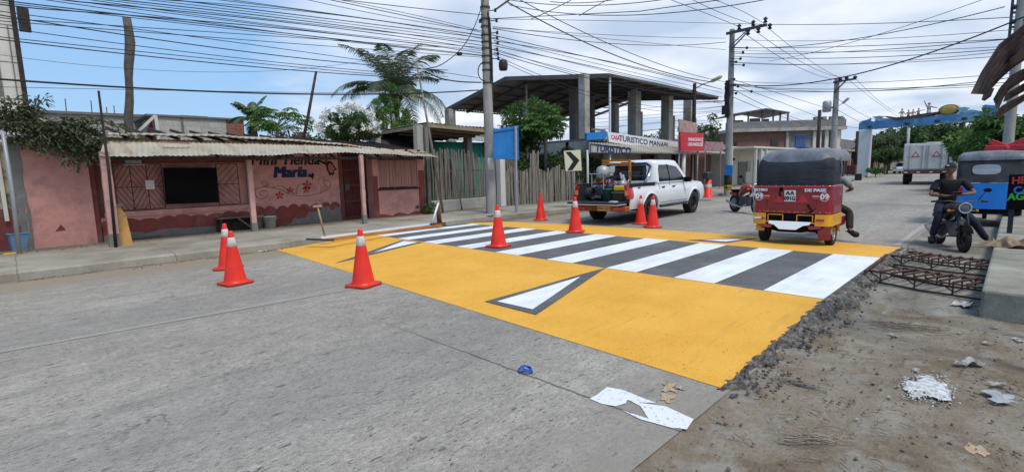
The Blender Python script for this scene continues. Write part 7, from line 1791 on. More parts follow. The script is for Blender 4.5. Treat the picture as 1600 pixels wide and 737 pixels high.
mb = MB(); mb.sheet([ring_u(xb, 1.12, hw, .2, z) for xb, hw, z in lev], .012); mb.box(.2, 1.12, -.09, .09, 1.825, 1.835); mb.build('hood_roof', 'canvas_silver', mt, fix=False)
for s_ in (-1, 1):
    mb = MB(); mb.sheet([[(x, s_*(HW-.03+ .035*math.sin(k)), z) for k, z in enumerate((1.62, 1.5, 1.35, 1.2, 1.12))] for x in (.12, .2)], .01); mb.build('hood_edge', 'canvas_silver', mt, fix=False)
    mb = MB(); mb.tube([(.3, s_*.62, .5), (.3, s_*.62, 1.64)], .018, 6); mb.build('hood_frame', 'steel_dark', mt, fix=False); mb = MB(); mb.tube([(1.05, s_*.52, .6), (1.15, s_*.5, 1.68)], .018, 6); mb.build('hood_frame', 'steel_dark', mt, fix=False)
    mb = MB(); mb.box(.3, .9, s_*.6, s_*.64, .32, .5); mb.build('side_sill', 'moto_red', mt, bevel=.01)
    tyre(mt, (0, s_*.575, .225), .225, .13, .12, 'rust' if s_ > 0 else 'steel', 5)
    mb = MB(); P = []
    for k in range(13): a = math.pi*k/12; P.append([(.30*math.cos(a), s_*.66, .24+.30*math.sin(a)), (.30*math.cos(a), s_*.5, .24+.30*math.sin(a))]) 
    mb.sheet(P, .015); mb.build('wheel_guard', 'moto_yellow', mt, fix=False)
    # yellow corner bumper with its lamp
    mb = MB(); P = [ring_u(-.5, .3, HW+.02, .12, z) for z in (.40, .44, .56, .61)]; n_ = len(P[0]); k0, k1 = (0, 14) if s_ < 0 else (n_-14, n_)
    mb.sheet([p[k0:k1] for p in P], .02); bm_ = mb.build('corner_bumper', 'moto_yellow', mt, fix=False)
    mb = MB(); y0 = s_*(HW-.22); mb.box(-.515, -.500, y0, y0+s_*.13, .49, .53); mb.build('bumper_lamp', 'tail_red', bm_)
    if s_ > 0: mb = MB(); mb.box(-.53, -.513, .5, .62, .5, .54); mb.build('plate_strip', 'white_paint_metal', bm_)
    # pressed triangles, round number, reflector
    yc = s_*.20; mb = MB(); mb.prism([(yc-.09, .82), (yc+.09, .82), (yc, .97)], lambda a, b, t_: (t_, a, b), -.488, -.476); mb.build('reflector_triangle', 'tail_red', bodyp, bevel=.004)
    yb2 = s_*.41; mb = MB(); mb.box(-.496, -.478, yb2-.055, yb2+.055, .88, .965); lc = mb.build('lamp_cluster', 'tail_red', bodyp, bevel=.008)
    mb = MB(); mb.box(-.499, -.494, yb2-.05, yb2+.05, .93, .955); mb.build('clear_lens', 'tail_amber' if s_ > 0 else 'galvanised', lc)
mat('disc_white', (0.7, 0.7, 0.7), rough=.5, var=.04)
mb = MB()
for a, b in (((-.42, .70), (.42, .70)), ((-.42, 1.03), (.42, 1.03)), ((-.42, .70), (-.42, 1.03)), ((.42, .70), (.42, 1.03)), ((-.3, .79), (-.1, .79)), ((.1, .79), (.3, .79))): mb.beam((-.486, a[0], a[1]), (-.486, b[0], b[1]), .008, .009)
mb.build('panel_seam', 'maroon_plaster', bodyp, fix=False)
mb = MB()
for i in range(9): mb.ball((-.492, -.52+i*.13, 1.135), .009, 6, 4)
mb.build('hood_studs', 'steel', bodyp, fix=False)
mb = MB()
for i in range(26):
    y = -.66+i*.0515
    if (i*7) % 5 < 3: mb.box(-.49, -.478, y, y+.03, .642, .654)
mb.build('reflective_tape', 'tail_amber', bodyp, fix=False)
def rear_text(txt, y, z, size, mt_='letter_white', off=.004, sx=1.0, x=-.487): text_mb(txt, size, lambda a, b, d: (x-d, y-a, z+b), offset=off, sx=sx).build('lettering', mt_, bodyp, fix=False)
for y in (-.60, .60):
    mb = MB(); mb.lathe([(.001, -.006), (.058, -.006), (.055, .0)], (-.49, 0, 0), 'x', 24); mb.v = [(-.487 if abs(v[0]) < .4 else v[0], v[1]+y*.97, v[2]+.93) for v in mb.v]
    P = [[(-.487, y*.92+.075*math.cos(2*math.pi*i/24), .93+.078*math.sin(2*math.pi*i/24)) for i in range(24)], [(-.487, y*.92+.066*math.cos(2*math.pi*i/24), .93+.069*math.sin(2*math.pi*i/24)) for i in range(24)]]
    mb = MB(); mb.grid(P+[[(-.490, p[1], p[2]) for p in P[1]], [(-.490, p[1], p[2]) for p in P[0]]], False, True); mb.build('number_ring', 'disc_white', bodyp, fix=False)
    rear_text('09', y*.92, .93, .13, off=.004)
rear_text('DE PASE', -.40, 1.05, .075, off=.005, sx=1.25); rear_text('RETIRO', .53, 1.055, .065, off=.004, sx=1.1)
mb = MB(); mb.box(-.50, -.482, -.085, .105, .84, 1.05); pl_ = mb.build('licence_plate', 'plate_white', bodyp)
text_mb('AA', .1, lambda a, b, d: (-.501-d, .01-a, .995+b), offset=.003, sx=1.1).build('lettering', 'letter_black', pl_, fix=False)
text_mb('091G', .1, lambda a, b, d: (-.501-d, .01-a, .895+b), offset=.003, sx=.85).build('lettering', 'letter_black', pl_, fix=False)
mb = MB(); mb.box(-.495, -.48, .14, .2, 1.03, 1.1); mb.tube([(-.49, .17, 1.05), (-.5, .2, .98), (-.5, .17, .93)], .012, 6); mb.build('hood_latch', 'black', bodyp)
mb = MB(); mb.tube([(-.5, -.28, .78), (-.505, -.33, .72), (-.5, -.38, .66), (-.5, -.3, .64)], .014, 6); mb.ball((-.5, -.30, .77), .022, 8, 6); mb.build('hanging_strap', 'black', bodyp, fix=False)
# engine bay between the bumpers
mb = MB(); mb.box(-.46, .1, -.48, .48, .34, .62); mb.build('engine_bay', 'black', mt)
mb = MB(); 
for y0, y1 in ((-.38, -.12), (.12, .38)):
    for a, b in (((y0, .46), (y1, .46)), ((y0, .59), (y1, .59)), ((y0, .46), (y0, .59)), ((y1, .46), (y1, .59))): mb.beam((-.49, a[0], a[1]), (-.49, b[0], b[1]), .014, .014)
mb.beam((-.49, -.5, .45), (-.49, .5, .45), .02, .02); mb.build('guard_frames', 'moto_yellow', mt, fix=False)
mb = MB(); mb.prism([(-.36, .47), (.36, .47), (.35, .42), (.25, .40), (.14, .325), (-.14, .325), (-.25, .40), (-.35, .42)], lambda a, b, t_: (t_-(.47-b)*.7, a, b), -.53, -.505); mb.build('white_apron', 'disc_white', mt, bevel=.006)
mb = MB(); mb.prism([(-.5, .42), (.5, .42), (.5, .33), (.2, .26), (-.2, .26), (-.5, .33)], lambda a, b, t_: (t_, a, b), -.47, -.40); mb.build('lower_guard', 'black', mt)
for s_ in (-1, 1):
    mb = MB(); mb.prism([(s_*.3, .40), (s_*.52, .40), (s_*.52, .35), (s_*.33, .33)], lambda a, b, t_: (t_, a, b), -.5, -.475); mb.build('lower_wing', 'moto_red', mt)
mb = MB(); mb.prism([(-.44, .40), (-.645, .40), (-.645, .14), (-.47, .12), (-.44, .2)], lambda a, b, t_: (t_, a, b), -.34, -.325); mb.build('mudflap', 'moto_red', mt, bevel=.004)
mb = MB(); mb.box(-.3, 1.0, -.45, .45, .26, .36); mb.build('chassis', 'black', mt)
mb = MB(); mb.box(-.1, .1, -.55, .55, .6, .72); mb.box(-.3, -.18, -.55, .55, .6, 1.1); mb.build('passenger_seat', 'dark_plastic', mt, bevel=.03)
mb = MB(); mb.box(.75, 1.05, -.2, .2, .5, .66); mb.build('driver_seat', 'dark_plastic', mt, bevel=.03)
# front: windscreen, nose, wheel, handlebar
mb = MB(); mb.sheet([[(1.4-.02*math.cos(y*2)-.18*(1-v), y, .95+.75*v) for y in (-.5, -.25, 0, .25, .5)] for v in (1, .5, 0)], .01); 
fr_ = MB(); fr_.sheet([[(1.55-.35*abs(y)/.5*abs(y)/.5, y, z) for y in (-.5, -.35, 0, .35, .5)] for z in (.95, .7, .45)], .015); fr_.build('nose', 'moto_red', mt, fix=False)
mb.build('windscreen', 'glass_grey', mt, fix=False)
tyre(mt, (1.75, 0, .225), .225, .1, .12, 'steel', 5, 'front_wheel')
mb = MB(); mb.tube([(1.3, -.35, 1.0), (1.4, 0, .98), (1.3, .35, 1.0)], .015, 6); mb.tube([(1.4, 0, .98), (1.62, 0, .45), (1.75, 0, .24)], .03, 6); mb.build('handlebar', 'steel_dark', mt)
for s_ in (-1, 1):
    mb = MB(); mb.tube([(1.3, s_*.5, 1.1), (1.3, s_*.72, 1.2)], .008, 5); ms = mb.build('mirror_arm', 'black', mt); mb = MB(); mb.obox((1.3, s_*.74, 1.24), (.02, .12, .14)); mb.build('mirror_head', 'dark_plastic', ms, bevel=.01)

# ---- blue mototaxi on the right
a, b = PG(1515, 343, 0), PG(1590, 336, 0)
BX, BY = 16.3, .42
bm2 = thing('blue_mototaxi', 'bright blue three wheeled mototaxi with black hood and oval rear window parked at the right', 'mototaxi', (BX, BY, 0), R(3)); bm2.scale = (1.0, .88, .99)
mat('moto_blue', (0.015, 0.2, 0.62), rough=.35, var=.1, coat=.4)
g = G('canvas_grey', rough=.8); g.bump(g.noise(4, 4, .6), .4, .04); g.out(g.ramp(g.noise(3, 6, .65), [(.35, (0.03, 0.03, 0.032)), (.65, (0.06, 0.06, 0.062))]))
HB = .68
mb = MB(); mb.sheet([ring_u(-.5, .5, HB, .1, z) for z in (.42, .6, .85, 1.02)], .02); bb_ = mb.build('rear_body', 'moto_blue', bm2, fix=False)
mb = MB(); mb.sheet([ring_u(xb, .5, hw, .14, z) for xb, hw, z in ((-.49, HB, 1.03), (-.47, HB-.005, 1.25), (-.44, HB-.01, 1.45), (-.42, HB-.02, 1.55))], .012); hb_ = mb.build('hood_back', 'canvas_grey', bm2, fix=False)
mb = MB(); mb.sheet([ring_u(xb, 1.4, hw, .18, z) for xb, hw, z in ((-.45, HB+.005, 1.54), (-.44, HB, 1.60), (-.40, HB-.02, 1.66), (-.3, HB-.1, 1.73), (0, HB-.35, 1.76), (.2, HB-.6, 1.77))], .012); mb.build('hood_roof', 'canvas_silver', bm2, fix=False)
mb = MB(); P = [[(-.475-.012*(z < 1.3), yy, z) for yy, z in [(.1+r_*.27*math.copysign(abs(math.cos(q))**.5, math.cos(q)), 1.33+r_*.115*math.copysign(abs(math.sin(q))**.6, math.sin(q))) for q in [2*math.pi*i/28 for i in range(28)]]] for r_ in (.01, .9, 1)]; mb.grid(P, True, True); mb.build('oval_window', 'galvanised', hb_, fix=False)
mb = MB(); mb.grid([[(-.508, y, z) for y in (-.44, -.56)] for z in (.72, .98)]); mb.box(-.512, -.5, -.58, -.46, .70, .98); lc = mb.build('tail_lamp', 'tail_red', bb_)
mb = MB(); mb.box(-.515, -.511, -.57, -.47, .72, .82); mb.build('amber_lens', 'tail_amber', lc)
mb = MB(); mb.box(-.512, -.5, .52, .6, .72, .92); mb.build('tail_lamp', 'tail_red', bb_)
for s_ in (-1, 1): tyre(bm2, (0, s_*.58, .225), .225, .13, .12, 'steel_dark', 5)
mb = MB(); mb.box(-.48, .6, -.5, .5, .3, .44); mb.box(-.52, -.48, -.6, .6, .30, .35); mb.build('chassis', 'black', bm2)
tyre(bm2, (1.75, 0, .225), .225, .1, .12, 'steel', 5, 'front_wheel'); mb = MB(); mb.tube([(1.4, 0, 1.0), (1.62, 0, .45), (1.75, 0, .24)], .03, 6); mb.build('fork', 'steel_dark', bm2)
fr_ = MB(); fr_.sheet([[(1.55-.35*(abs(y)/.5)**2, y, z) for y in (-.5, -.35, 0, .35, .5)] for z in (.95, .7, .45)], .015); fr_.build('nose', 'moto_blue', bm2, fix=False)
mb = MB(); mb.box(.5, 1.3, -.5, .5, .38, .44); mb.build('floor', 'black', bm2)
for s_ in (-1, 1): mb = MB(); mb.tube([(1.25, s_*.52, .6), (1.38, s_*.5, 1.62)], .018, 6); mb.build('hood_frame', 'steel_dark', bm2)

# ---- box truck
a, b = PG(1411, 290, 0), PG(1475, 285, 0)
tkx, tky = 42.0, 4.22
tk = thing('box_truck', 'dirty white box truck with two warning triangles on its rear doors', 'truck', (tkx, tky, 0), R(4))
mat('truck_white', (0.62, 0.6, 0.54), var=.1, scale=1.5, dirt=(0.26, 0.24, 0.2), dscale=1.2, dlo=.45, dhi=.8)
TW, TZ0, TZ1 = 1.15, .95, 2.68
_l = PX(1406, 250, 42.0).y-tky; _r2 = PX(1469, 250, 42.0).y-tky
mb = MB(); mb.box(0, 5.2, -1.12, 1.12, TZ0, TZ1); bx_ = mb.build('cargo_box', 'truck_white', tk, bevel=.03)
mb = MB()
for y0, y1 in ((-1.08, -.02), (.02, 1.08)): mb.box(-.04, -.003, y0, y1, TZ0+.08, TZ1-.1)
dr = mb.build('rear_doors', 'truck_white', bx_, bevel=.015)
for y in (-.54, .5):
    mb = MB(); mb.prism([(y-.23, 1.8), (y+.23, 1.8), (y, 2.18)], lambda p, q, t_: (t_, p, q), -.052, -.041); w_ = mb.build('warning_triangle', 'tail_red', dr)
    mb = MB(); mb.prism([(y-.13, 1.86), (y+.13, 1.86), (y, 2.08)], lambda p, q, t_: (t_, p, q), -.06, -.053); mb.build('triangle_centre', 'truck_white', w_)
mb = MB()
for y in (-.8, -.15, .15, .8): mb.tube([(-.06, y, TZ0+.1), (-.06, y, TZ1-.12)], .02, 5)
mb.build('door_bars', 'galvanised', dr, fix=False)
mb = MB(); mb.box(-.15, 5.3, -1.05, 1.05, .72, TZ0-.003); mb.build('bed_frame', 'steel_dark', tk)
mb = MB(); mb.box(-.25, -.15, -1.12, 1.12, .72, .9); mb.build('rear_beam', 'rust', tk)
for k in range(7): mb = MB(); mb.box(-.262, -.251, -1.08+k*.32, -.9+k*.32, .8, .86); mb.build('reflective_strip', 'tail_red' if k % 2 else 'disc_white', tk)
for s_ in (-1, 1):
    tyre(tk, (1.3, s_*.95, .42), .42, .36, .22, 'steel_dark', 6); tyre(tk, (6.2, s_*1.0, .42), .42, .26, .22, 'steel_dark', 6)
    mb = MB(); mb.box(1.0, 1.6, s_*.75, s_*1.15, .86, .9); mb.build('mudguard', 'black', tk)
mb = MB(); mb.box(5.4, 7.1, -1.1, 1.1, .7, 2.35); mb.build('cab', 'truck_white', tk, bevel=.1, seg=2)
mb = MB(); mb.box(-.02, 0.05, -1.18, -1.122, TZ0, TZ1-.05); mb.build('corner_post', 'letter_navy', bx_)
# ---- distant car
cr = thing('parked_car', 'small white car far up the road beside the truck', 'car', (82, 10.2, 0), R(175))
mb = MB(); mb.prism([(-2, .3), (2, .3), (2.05, .7), (1.9, .85), (1.1, .95), (.5, 1.42), (-1.0, 1.45), (-1.7, 1.0), (-2.05, .95)], lambda p, q, t_: (p, t_, q), -.85, .85); mb.build('body', 'car_white', cr, bevel=.08, seg=2)
mb = MB(); mb.add([(1.12, -.72, .97), (1.12, .72, .97), (.56, .62, 1.38), (.56, -.62, 1.38)], [(0, 1, 2, 3)]); mb.build('windscreen', 'glass_dark', cr)
for x in (-1.3, 1.3):
    for s_ in (-1, 1): mb = MB(); mb.lathe([(.001, -.1), (.3, -.1), (.3, .1), (.001, .1)], (x, s_*.78, .3), 'y', 16); mb.build('wheel', 'rubber', cr)
for s_ in (-1, 1): mb = MB(); mb.obox((2.04, s_*.6, .72), (.04, .35, .14)); mb.build('headlight', 'glass_grey', cr)
# ---- red motorcycle half hidden behind the mototaxi
a = PG(1163, 333, 0)
mc = thing('red_motorcycle', 'red motorcycle half hidden behind the red mototaxi', 'motorcycle', (a.x+.1, a.y, 0), R(-128))
def motorcycle(t, r_=.29, red='moto_red', navi=False):
    wb = .62; tyre(t, (wb, 0, r_), r_, .09, r_*.62, 'alloy_dark' if navi else 'steel', 6 if navi else 12, 'front_wheel'); tyre(t, (-wb, 0, r_), r_, .11, r_*.6, 'alloy_dark' if navi else 'steel', 6 if navi else 12, 'rear_wheel')
    for s_ in (-1, 1): mb = MB(); mb.tube([(wb, s_*.07, r_), (wb-.12, s_*.07, .62), (wb-.22, s_*.06, .88)], [.022, .028, .025], 7); mb.build('fork_leg', 'dark_plastic' if navi else 'chrome', t)
    mb = MB(); mb.grid([[(wb+(r_+.03)*math.cos(q), y, r_+(r_+.03)*math.sin(q)) for y in (-.06, -.03, .03, .06)] for q in [math.radians(v) for v in range(30, 151, 12)]]); mb.build('front_mudguard', 'black' if navi else red, t, fix=False)
    mb = MB(); mb.tube([(-.28, 0, .62), (-.1, 0, .78), (.12, 0, .82), (.3, 0, .78)], [.1, .14, .14, .09], 12); mb.build('fuel_tank', red if not navi else 'dark_plastic', t)
    mb = MB(); mb.box(-.72, -.12, -.12, .12, .68, .76); mb.build('seat', 'black', t, bevel=.03, seg=2)
    mb = MB(); mb.box(-.85, -.45, -.09, .09, .56, .68); mb.build('tail_panel', red if not navi else 'dark_plastic', t, bevel=.03)
    mb = MB(); mb.box(-.18, .2, -.13, .13, .25, .55); mb.lathe([(.01, -.17), (.11, -.16), (.12, .16), (.01, .17)], (-.05, 0, .33), 'y', 14); mb.build('engine', 'steel_dark', t, bevel=.02)
    mb = MB(); mb.tube([(.2, -.12, .3), (0, -.16, .2), (-.5, -.17, .25), (-.85, -.17, .38)], [.02, .025, .04, .045], 8); mb.build('exhaust', 'steel', t)
    mb = MB(); mb.tube([(.42, 0, .85), (.2, 0, .6), (-.2, 0, .5), (-.62, 0, r_)], .025, 6); mb.tube([(-.2, .08, .4), (-.62, .08, r_)], .025, 6); mb.tube([(-.45, .1, .65), (-.6, .1, .33)], .03, 6); mb.build('frame', 'black', t, fix=False)
    mb = MB(); mb.tube([(.28, -.34, .98), (.36, -.2, .99), (.42, 0, .95), (.36, .2, .99), (.28, .34, .98)], .013, 6); hb = mb.build('handlebar', 'steel_dark', t)
    for s_ in (-1, 1):
        mb = MB(); mb.tube([(.29, s_*.33, .98), (.24, s_*.45, .97)], .02, 7); mb.build('grip', 'rubber', hb)
        mb = MB(); mb.tube([(.33, s_*.27, 1.0), (.33, s_*.36, 1.16)], .007, 5); ma = mb.build('mirror_arm', 'black', t); mb = MB(); mb.ball((.33, s_*.4, 1.2), .07, 10, 6, (.25, 1, .6)); mb.build('mirror_head', 'black', ma)
        mb = MB(); mb.tube([(.42, s_*.08, .8), (.44, s_*.2, .8)], .01, 5); mb.ball((.45, s_*.22, .8), .03, 8, 6); mb.build('indicator', 'orange_paint', t)
    mb = MB(); mb.lathe([(.001, -.12), (.06, -.11), (.1, -.04), (.115, .03), (.11, .06), (.09, .055)], (.5, 0, .86), 'x', 24); hl = mb.build('headlight', 'black' if navi else 'chrome', t)
    mb = MB(); mb.lathe([(.001, .062), (.05, .06), (.09, .048)], (.5, 0, .86), 'x', 24); mb.build('lens', 'glass_grey', hl)
    mb = MB(); mb.lathe([(.085, .058), (.1, .068), (.112, .055)], (.5, 0, .86), 'x', 24); mb.build('lens_ring', 'galvanised', hl)
motorcycle(mc)
# ------------------------------------------------------------------ people
def skin_mesh(name, pts, edges, rad, mt, parent=None, sub=2, root=0, base=None):
    me = bpy.data.meshes.new(name+'_cage'); me.from_pydata([tuple(p) for p in pts], edges, [])
    o = bpy.data.objects.new(name+'_cage', me); COL.objects.link(o)
    md = o.modifiers.new('skin', 'SKIN'); md.use_smooth_shade = True
    for i, v in enumerate(me.skin_vertices[0].data):
        r_ = rad[i]; v.radius = (r_, r_) if not isinstance(r_, tuple) else r_; v.use_root = (i == root)
    sb_ = o.modifiers.new('sub', 'SUBSURF'); sb_.levels = sub; sb_.render_levels = sub
    dg = bpy.context.evaluated_depsgraph_get(); ev = bpy.data.meshes.new_from_object(o.evaluated_get(dg))
    mb = MB(); mb.add([tuple(v.co) for v in ev.vertices], [tuple(p.vertices) for p in ev.polygons], True)
    bpy.data.objects.remove(o); bpy.data.meshes.remove(me); bpy.data.meshes.remove(ev)
    return mb
def chain(*lists): return [tuple(x) for l in lists for x in l]
mat('skin_brown', (0.19, 0.09, 0.055), rough=.55, var=.06)
mat('shirt_black', (0.013, 0.012, 0.014), rough=.85, var=.3, bump=.4, bscale=18); mat('jeans_navy', (0.018, 0.02, 0.038), rough=.85, var=.3, bump=.4, bscale=20)
mat('shoe_dark', (0.014, 0.012, 0.011), rough=.7); mat('shirt_grey', (0.2, 0.25, 0.26), rough=.85, bump=.3, bscale=18); mat('trousers_brown', (0.03, 0.022, 0.018), rough=.85)
mat('hair_black', (0.01, 0.009, 0.008), rough=.6); mat('cap_black', (0.016, 0.016, 0.022), rough=.8)
def head(parent, c, yaw, s=1.0, pitch=0.0, cap=True):
    """head centred on c, face towards local yaw; returns a mesh builder in world/thing coordinates"""
    mb = MB(); n, k = 24, 18; P = []
    for i in range(k+1):
        th_ = math.pi*i/k; row = []
        for j in range(n):
            ph = 2*math.pi*j/n; x, y, z = math.sin(th_)*math.cos(ph), math.sin(th_)*math.sin(ph), math.cos(th_)
            r_ = 1.0; X, Y, Z = x*.098, y*.076, z*.118
            if z < 0: X *= 1+.05*z; Y *= 1+.30*z; 
            if x > 0:
                X *= 1-.04*abs(y)
                X += .021*math.exp(-((y/.16)**2+((z+.08)/.15)**2))            # nose
                X -= .010*(math.exp(-(((y-.36)/.16)**2+((z-.1)/.1)**2))+math.exp(-(((y+.36)/.16)**2+((z-.1)/.1)**2)))
                X += .006*math.exp(-((z-.24)/.08)**2)*(abs(y) < .6)            # brow
                X += .007*math.exp(-((y/.28)**2+((z+.42)/.06)**2))+.006*math.exp(-((y/.28)**2+((z+.56)/.06)**2))-.004*math.exp(-((y/.3)**2+((z+.49)/.03)**2))
                X += .012*math.exp(-((y/.3)**2+((z+.82)/.14)**2))
            row.append((X, Y, Z))
        P.append(row)
    mb.grid(P, True, True)
    for s_ in (-1, 1): mb.ball((-.005, s_*.078, -.008), .032, 8, 6, (.55, .3, 1))
    def tr(v, yaw=yaw):
        x, y, z = v; x, z = x*math.cos(pitch)+z*math.sin(pitch), -x*math.sin(pitch)+z*math.cos(pitch)
        return (c[0]+s*(x*math.cos(yaw)-y*math.sin(yaw)), c[1]+s*(x*math.sin(yaw)+y*math.cos(yaw)), c[2]+s*z)
    mb.v = [tr(v) for v in mb.v]
    return mb, tr
def facial(parent, tr, cap=True):
    for s_ in (-1, 1):
        mb = MB(); mb.ball((.083, s_*.027, .012), .0105, 8, 6, (.6, 1.1, .7)); mb.v = [tr(v) for v in mb.v]; e = mb.build('eye', 'disc_white', parent, fix=False)
        mb = MB(); mb.ball((.0895, s_*.027, .012), .005, 6, 5, (.5, 1, 1)); mb.v = [tr(v) for v in mb.v]; mb.build('iris', 'letter_black', e, fix=False)
        mb = MB(); mb.beam((.096, s_*.014, .032), (.088, s_*.044, .034), .006, .007); mb.v = [tr(v) for v in mb.v]; mb.build('eyebrow', 'hair_black', parent, fix=False)
    mb = MB(); mb.ball((.092, 0, -.057), .008, 10, 6, (.5, 2.8, .5)); mb.v = [tr(v) for v in mb.v]; mat('lips', (0.2, 0.07, 0.05)) if 'lips' not in MATS else None; mb.build('mouth', 'lips', parent, fix=False)
    P = [[(-.01+.101*math.sin(t)*math.cos(a)*(1 if math.cos(a) < .3 else .93), .079*math.sin(t)*math.sin(a), .005+.121*math.cos(t)) for a in [2*math.pi*j/20 for j in range(20)]] for t in [i*.13 for i in range(12)]]
    if cap:
        mb = MB(); P2 = [[(-.004+.112*math.sin(t)*math.cos(a), .09*math.sin(t)*math.sin(a), .03+.108*math.cos(t)) for a in [2*math.pi*j/24 for j in range(24)]] for t in [i*.157 for i in range(11)]]
        mb.grid(P2, True, True); mb.sheet([[(.07+q*.115*(1-.25*abs(y)/.07*abs(y)/.07), y, .045-.02*q-.35*y*y*10*.1) for y in (-.075, -.05, -.02, .02, .05, .075)] for q in (0, .5, 1)], .005)
        mb.v = [tr(v) for v in mb.v]; cp_ = mb.build('cap', 'cap_black', parent, fix=False)
        mb = MB(); mb.obox((.101, 0, .085), (.006, .04, .025), (0, -.3, 0)); mb.v = [tr(v) for v in mb.v]; mb.build('cap_badge', 'disc_white', cp_, fix=False)
    mb = MB(); mb.grid([[v for v in row] for row in P[2:]], True, True); mb.v = [tr((v[0]-.012, v[1]*1.03, v[2])) for v in mb.v if True]
    mb = MB(); P3 = [[(-.02+.094*math.sin(t)*math.cos(a)*(1.0 if math.cos(a) < 0 else .55), .082*math.sin(t)*math.sin(a), .01+.12*math.cos(t)) for a in [2*math.pi*j/20 for j in range(20)]] for t in [i*.2 for i in range(10)]]
    mb.grid(P3, True, True); mb.v = [tr(v) for v in mb.v]; mb.build('hair', 'hair_black', parent, fix=False)
def hand_chain(wr, dirv, palm_n, s=1.0, curl=.6):
    """five skinned fingers as points rooted inside the palm; returns (pts, edges, radii) relative index 0=wrist"""
    d = Vector(dirv).normalized(); n = Vector(palm_n).normalized(); side_ = d.cross(n).normalized(); n = side_.cross(d)
    pts = [Vector(wr), Vector(wr)+d*.045*s, Vector(wr)+d*.08*s]; ed = [(0, 1), (1, 2)]; rd = [.022*s, (.034*s, .018*s), (.036*s, .016*s)]
    for k, (o, L_) in enumerate(((-.030, .062), (-.010, .075), (.010, .078), (.029, .068))):
        base = len(pts); p = pts[2]+side_*o*s; pts.append(p); ed.append((2, base)); rd.append(.0095*s)
        c_ = curl+.1*k; q = p+(d*math.cos(c_*.5)+n*math.sin(c_*.5))*L_*.45*s; pts.append(q); q2 = q+(d*math.cos(c_*1.4)+n*math.sin(c_*1.4))*L_*.55*s; pts.append(q2); ed += [(base, base+1), (base+1, base+2)]; rd += [.0085*s, .0068*s]
    base = len(pts); p = pts[1]-side_*.03*s; pts += [p, p-side_*.022*s+d*.03*s+n*.008*s, p-side_*.022*s+d*.055*s+n*.025*s]; ed += [(1, base), (base, base+1), (base+1, base+2)]; rd += [.013*s, .011*s, .0085*s]
    return pts, ed, rd
def person_build(t, J, yaw_head, cap=True, shirt='shirt_black', pants='jeans_navy', sleeves=.5, s=1.0, pitch=0.05, headc=None):
    """J: dict of joints (thing coordinates)"""
    V = Vector; J = {k: V(v) for k, v in J.items()}
    pts = [J['pelvis'], J['waist'], J['chest'], J['neck'], J['headb']]; ed = [(0, 1), (1, 2), (2, 3), (3, 4)]; rd = [(.11, .1), (.1, .09), (.1, .085), .05, .05]
    def add(par, p, r_): pts.append(V(p)); rd.append(r_); ed.append((par, len(pts)-1)); return len(pts)-1
    for s_ in 'lr':
        sh_ = add(2, J['sh_'+s_], .05); el = add(sh_, J['el_'+s_], .042); mid_ = add(el, J['el_'+s_].lerp(J['wr_'+s_], .3), .04); wr = add(mid_, J['wr_'+s_], .025)
        hp, he, hr = hand_chain(J['wr_'+s_], J['hd_'+s_], J['hn_'+s_], s)
        base = len(pts)-1
        for i in range(1, len(hp)): pts.append(hp[i]); rd.append(hr[i])
        for a, b in he: ed.append((wr if a == 0 else base+a, base+b))
        hip = add(0, J['hip_'+s_], .095); kn = add(hip, J['kn_'+s_], .062); cf = add(kn, J['kn_'+s_].lerp(J['an_'+s_], .3), .058); an = add(cf, J['an_'+s_], .038); add(an, J['an_'+s_].lerp(J['toe_'+s_], .55), .025)
    mb = skin_mesh('body', pts, ed, rd, 'skin_brown', root=0)
    hm, tr = head(t, J['headc'], yaw_head, s*1.03, pitch); mb.add(hm.v, hm.f, True)
    body = mb.build('body', 'skin_brown', t, fix=False)
    facial(body, tr, cap)
    # shirt
    sp_, se, sr = [J['pelvis'].lerp(J['waist'], .4), J['waist'], J['chest'], J['neck'].lerp(J['chest'], .35)], [(0, 1), (1, 2), (2, 3)], [(.15, .135), (.15, .13), (.15, .125), .085]
    for s_ in 'lr':
        sp_.append(J['sh_'+s_]); sr.append(.078); se.append((2, len(sp_)-1)); sp_.append(J['sh_'+s_].lerp(J['el_'+s_], .5)); sr.append(.072); se.append((len(sp_)-2, len(sp_)-1)); sp_.append(J['sh_'+s_].lerp(J['el_'+s_], .78)); sr.append(.07); se.append((len(sp_)-2, len(sp_)-1))
    sm_ = skin_mesh('shirt', sp_, se, sr, shirt, root=1).build('shirt', shirt, body, fix=False)
    sp_, se, sr = [J['pelvis']+V((0, 0, .04)), J['pelvis']], [(0, 1)], [(.16, .13), (.155, .135)]
    for s_ in 'lr':
        b0 = 1
        for p, r_ in ((J['hip_'+s_], .108), (J['hip_'+s_].lerp(J['kn_'+s_], .6), .09), (J['kn_'+s_], .078), (J['kn_'+s_].lerp(J['an_'+s_], .5), .072), (J['an_'+s_]+(J['kn_'+s_]-J['an_'+s_])*.08, .065)): sp_.append(p); sr.append(r_); se.append((b0, len(sp_)-1)); b0 = len(sp_)-1
    skin_mesh('trousers', sp_, se, sr, pants, root=0).build('trousers', pants, body, fix=False)
    for s_ in 'lr':
        a, b = J['an_'+s_], J['toe_'+s_]; d = (b-a); d.z = 0 if abs(d.z) < .12 else d.z
        h_ = a-d*.25+V((0, 0, -.055)); mbx = skin_mesh('shoe', [a+V((0, 0, .0)), h_.lerp(b, .25)+V((0, 0, .0)), h_.lerp(b, .7), b+d*.12+V((0, 0, -.01))], [(0, 1), (1, 2), (2, 3)], [.062, .066, .066, .055], 'shoe_dark', root=1); mbx.build('shoe', 'shoe_dark', body, fix=False)
    return body
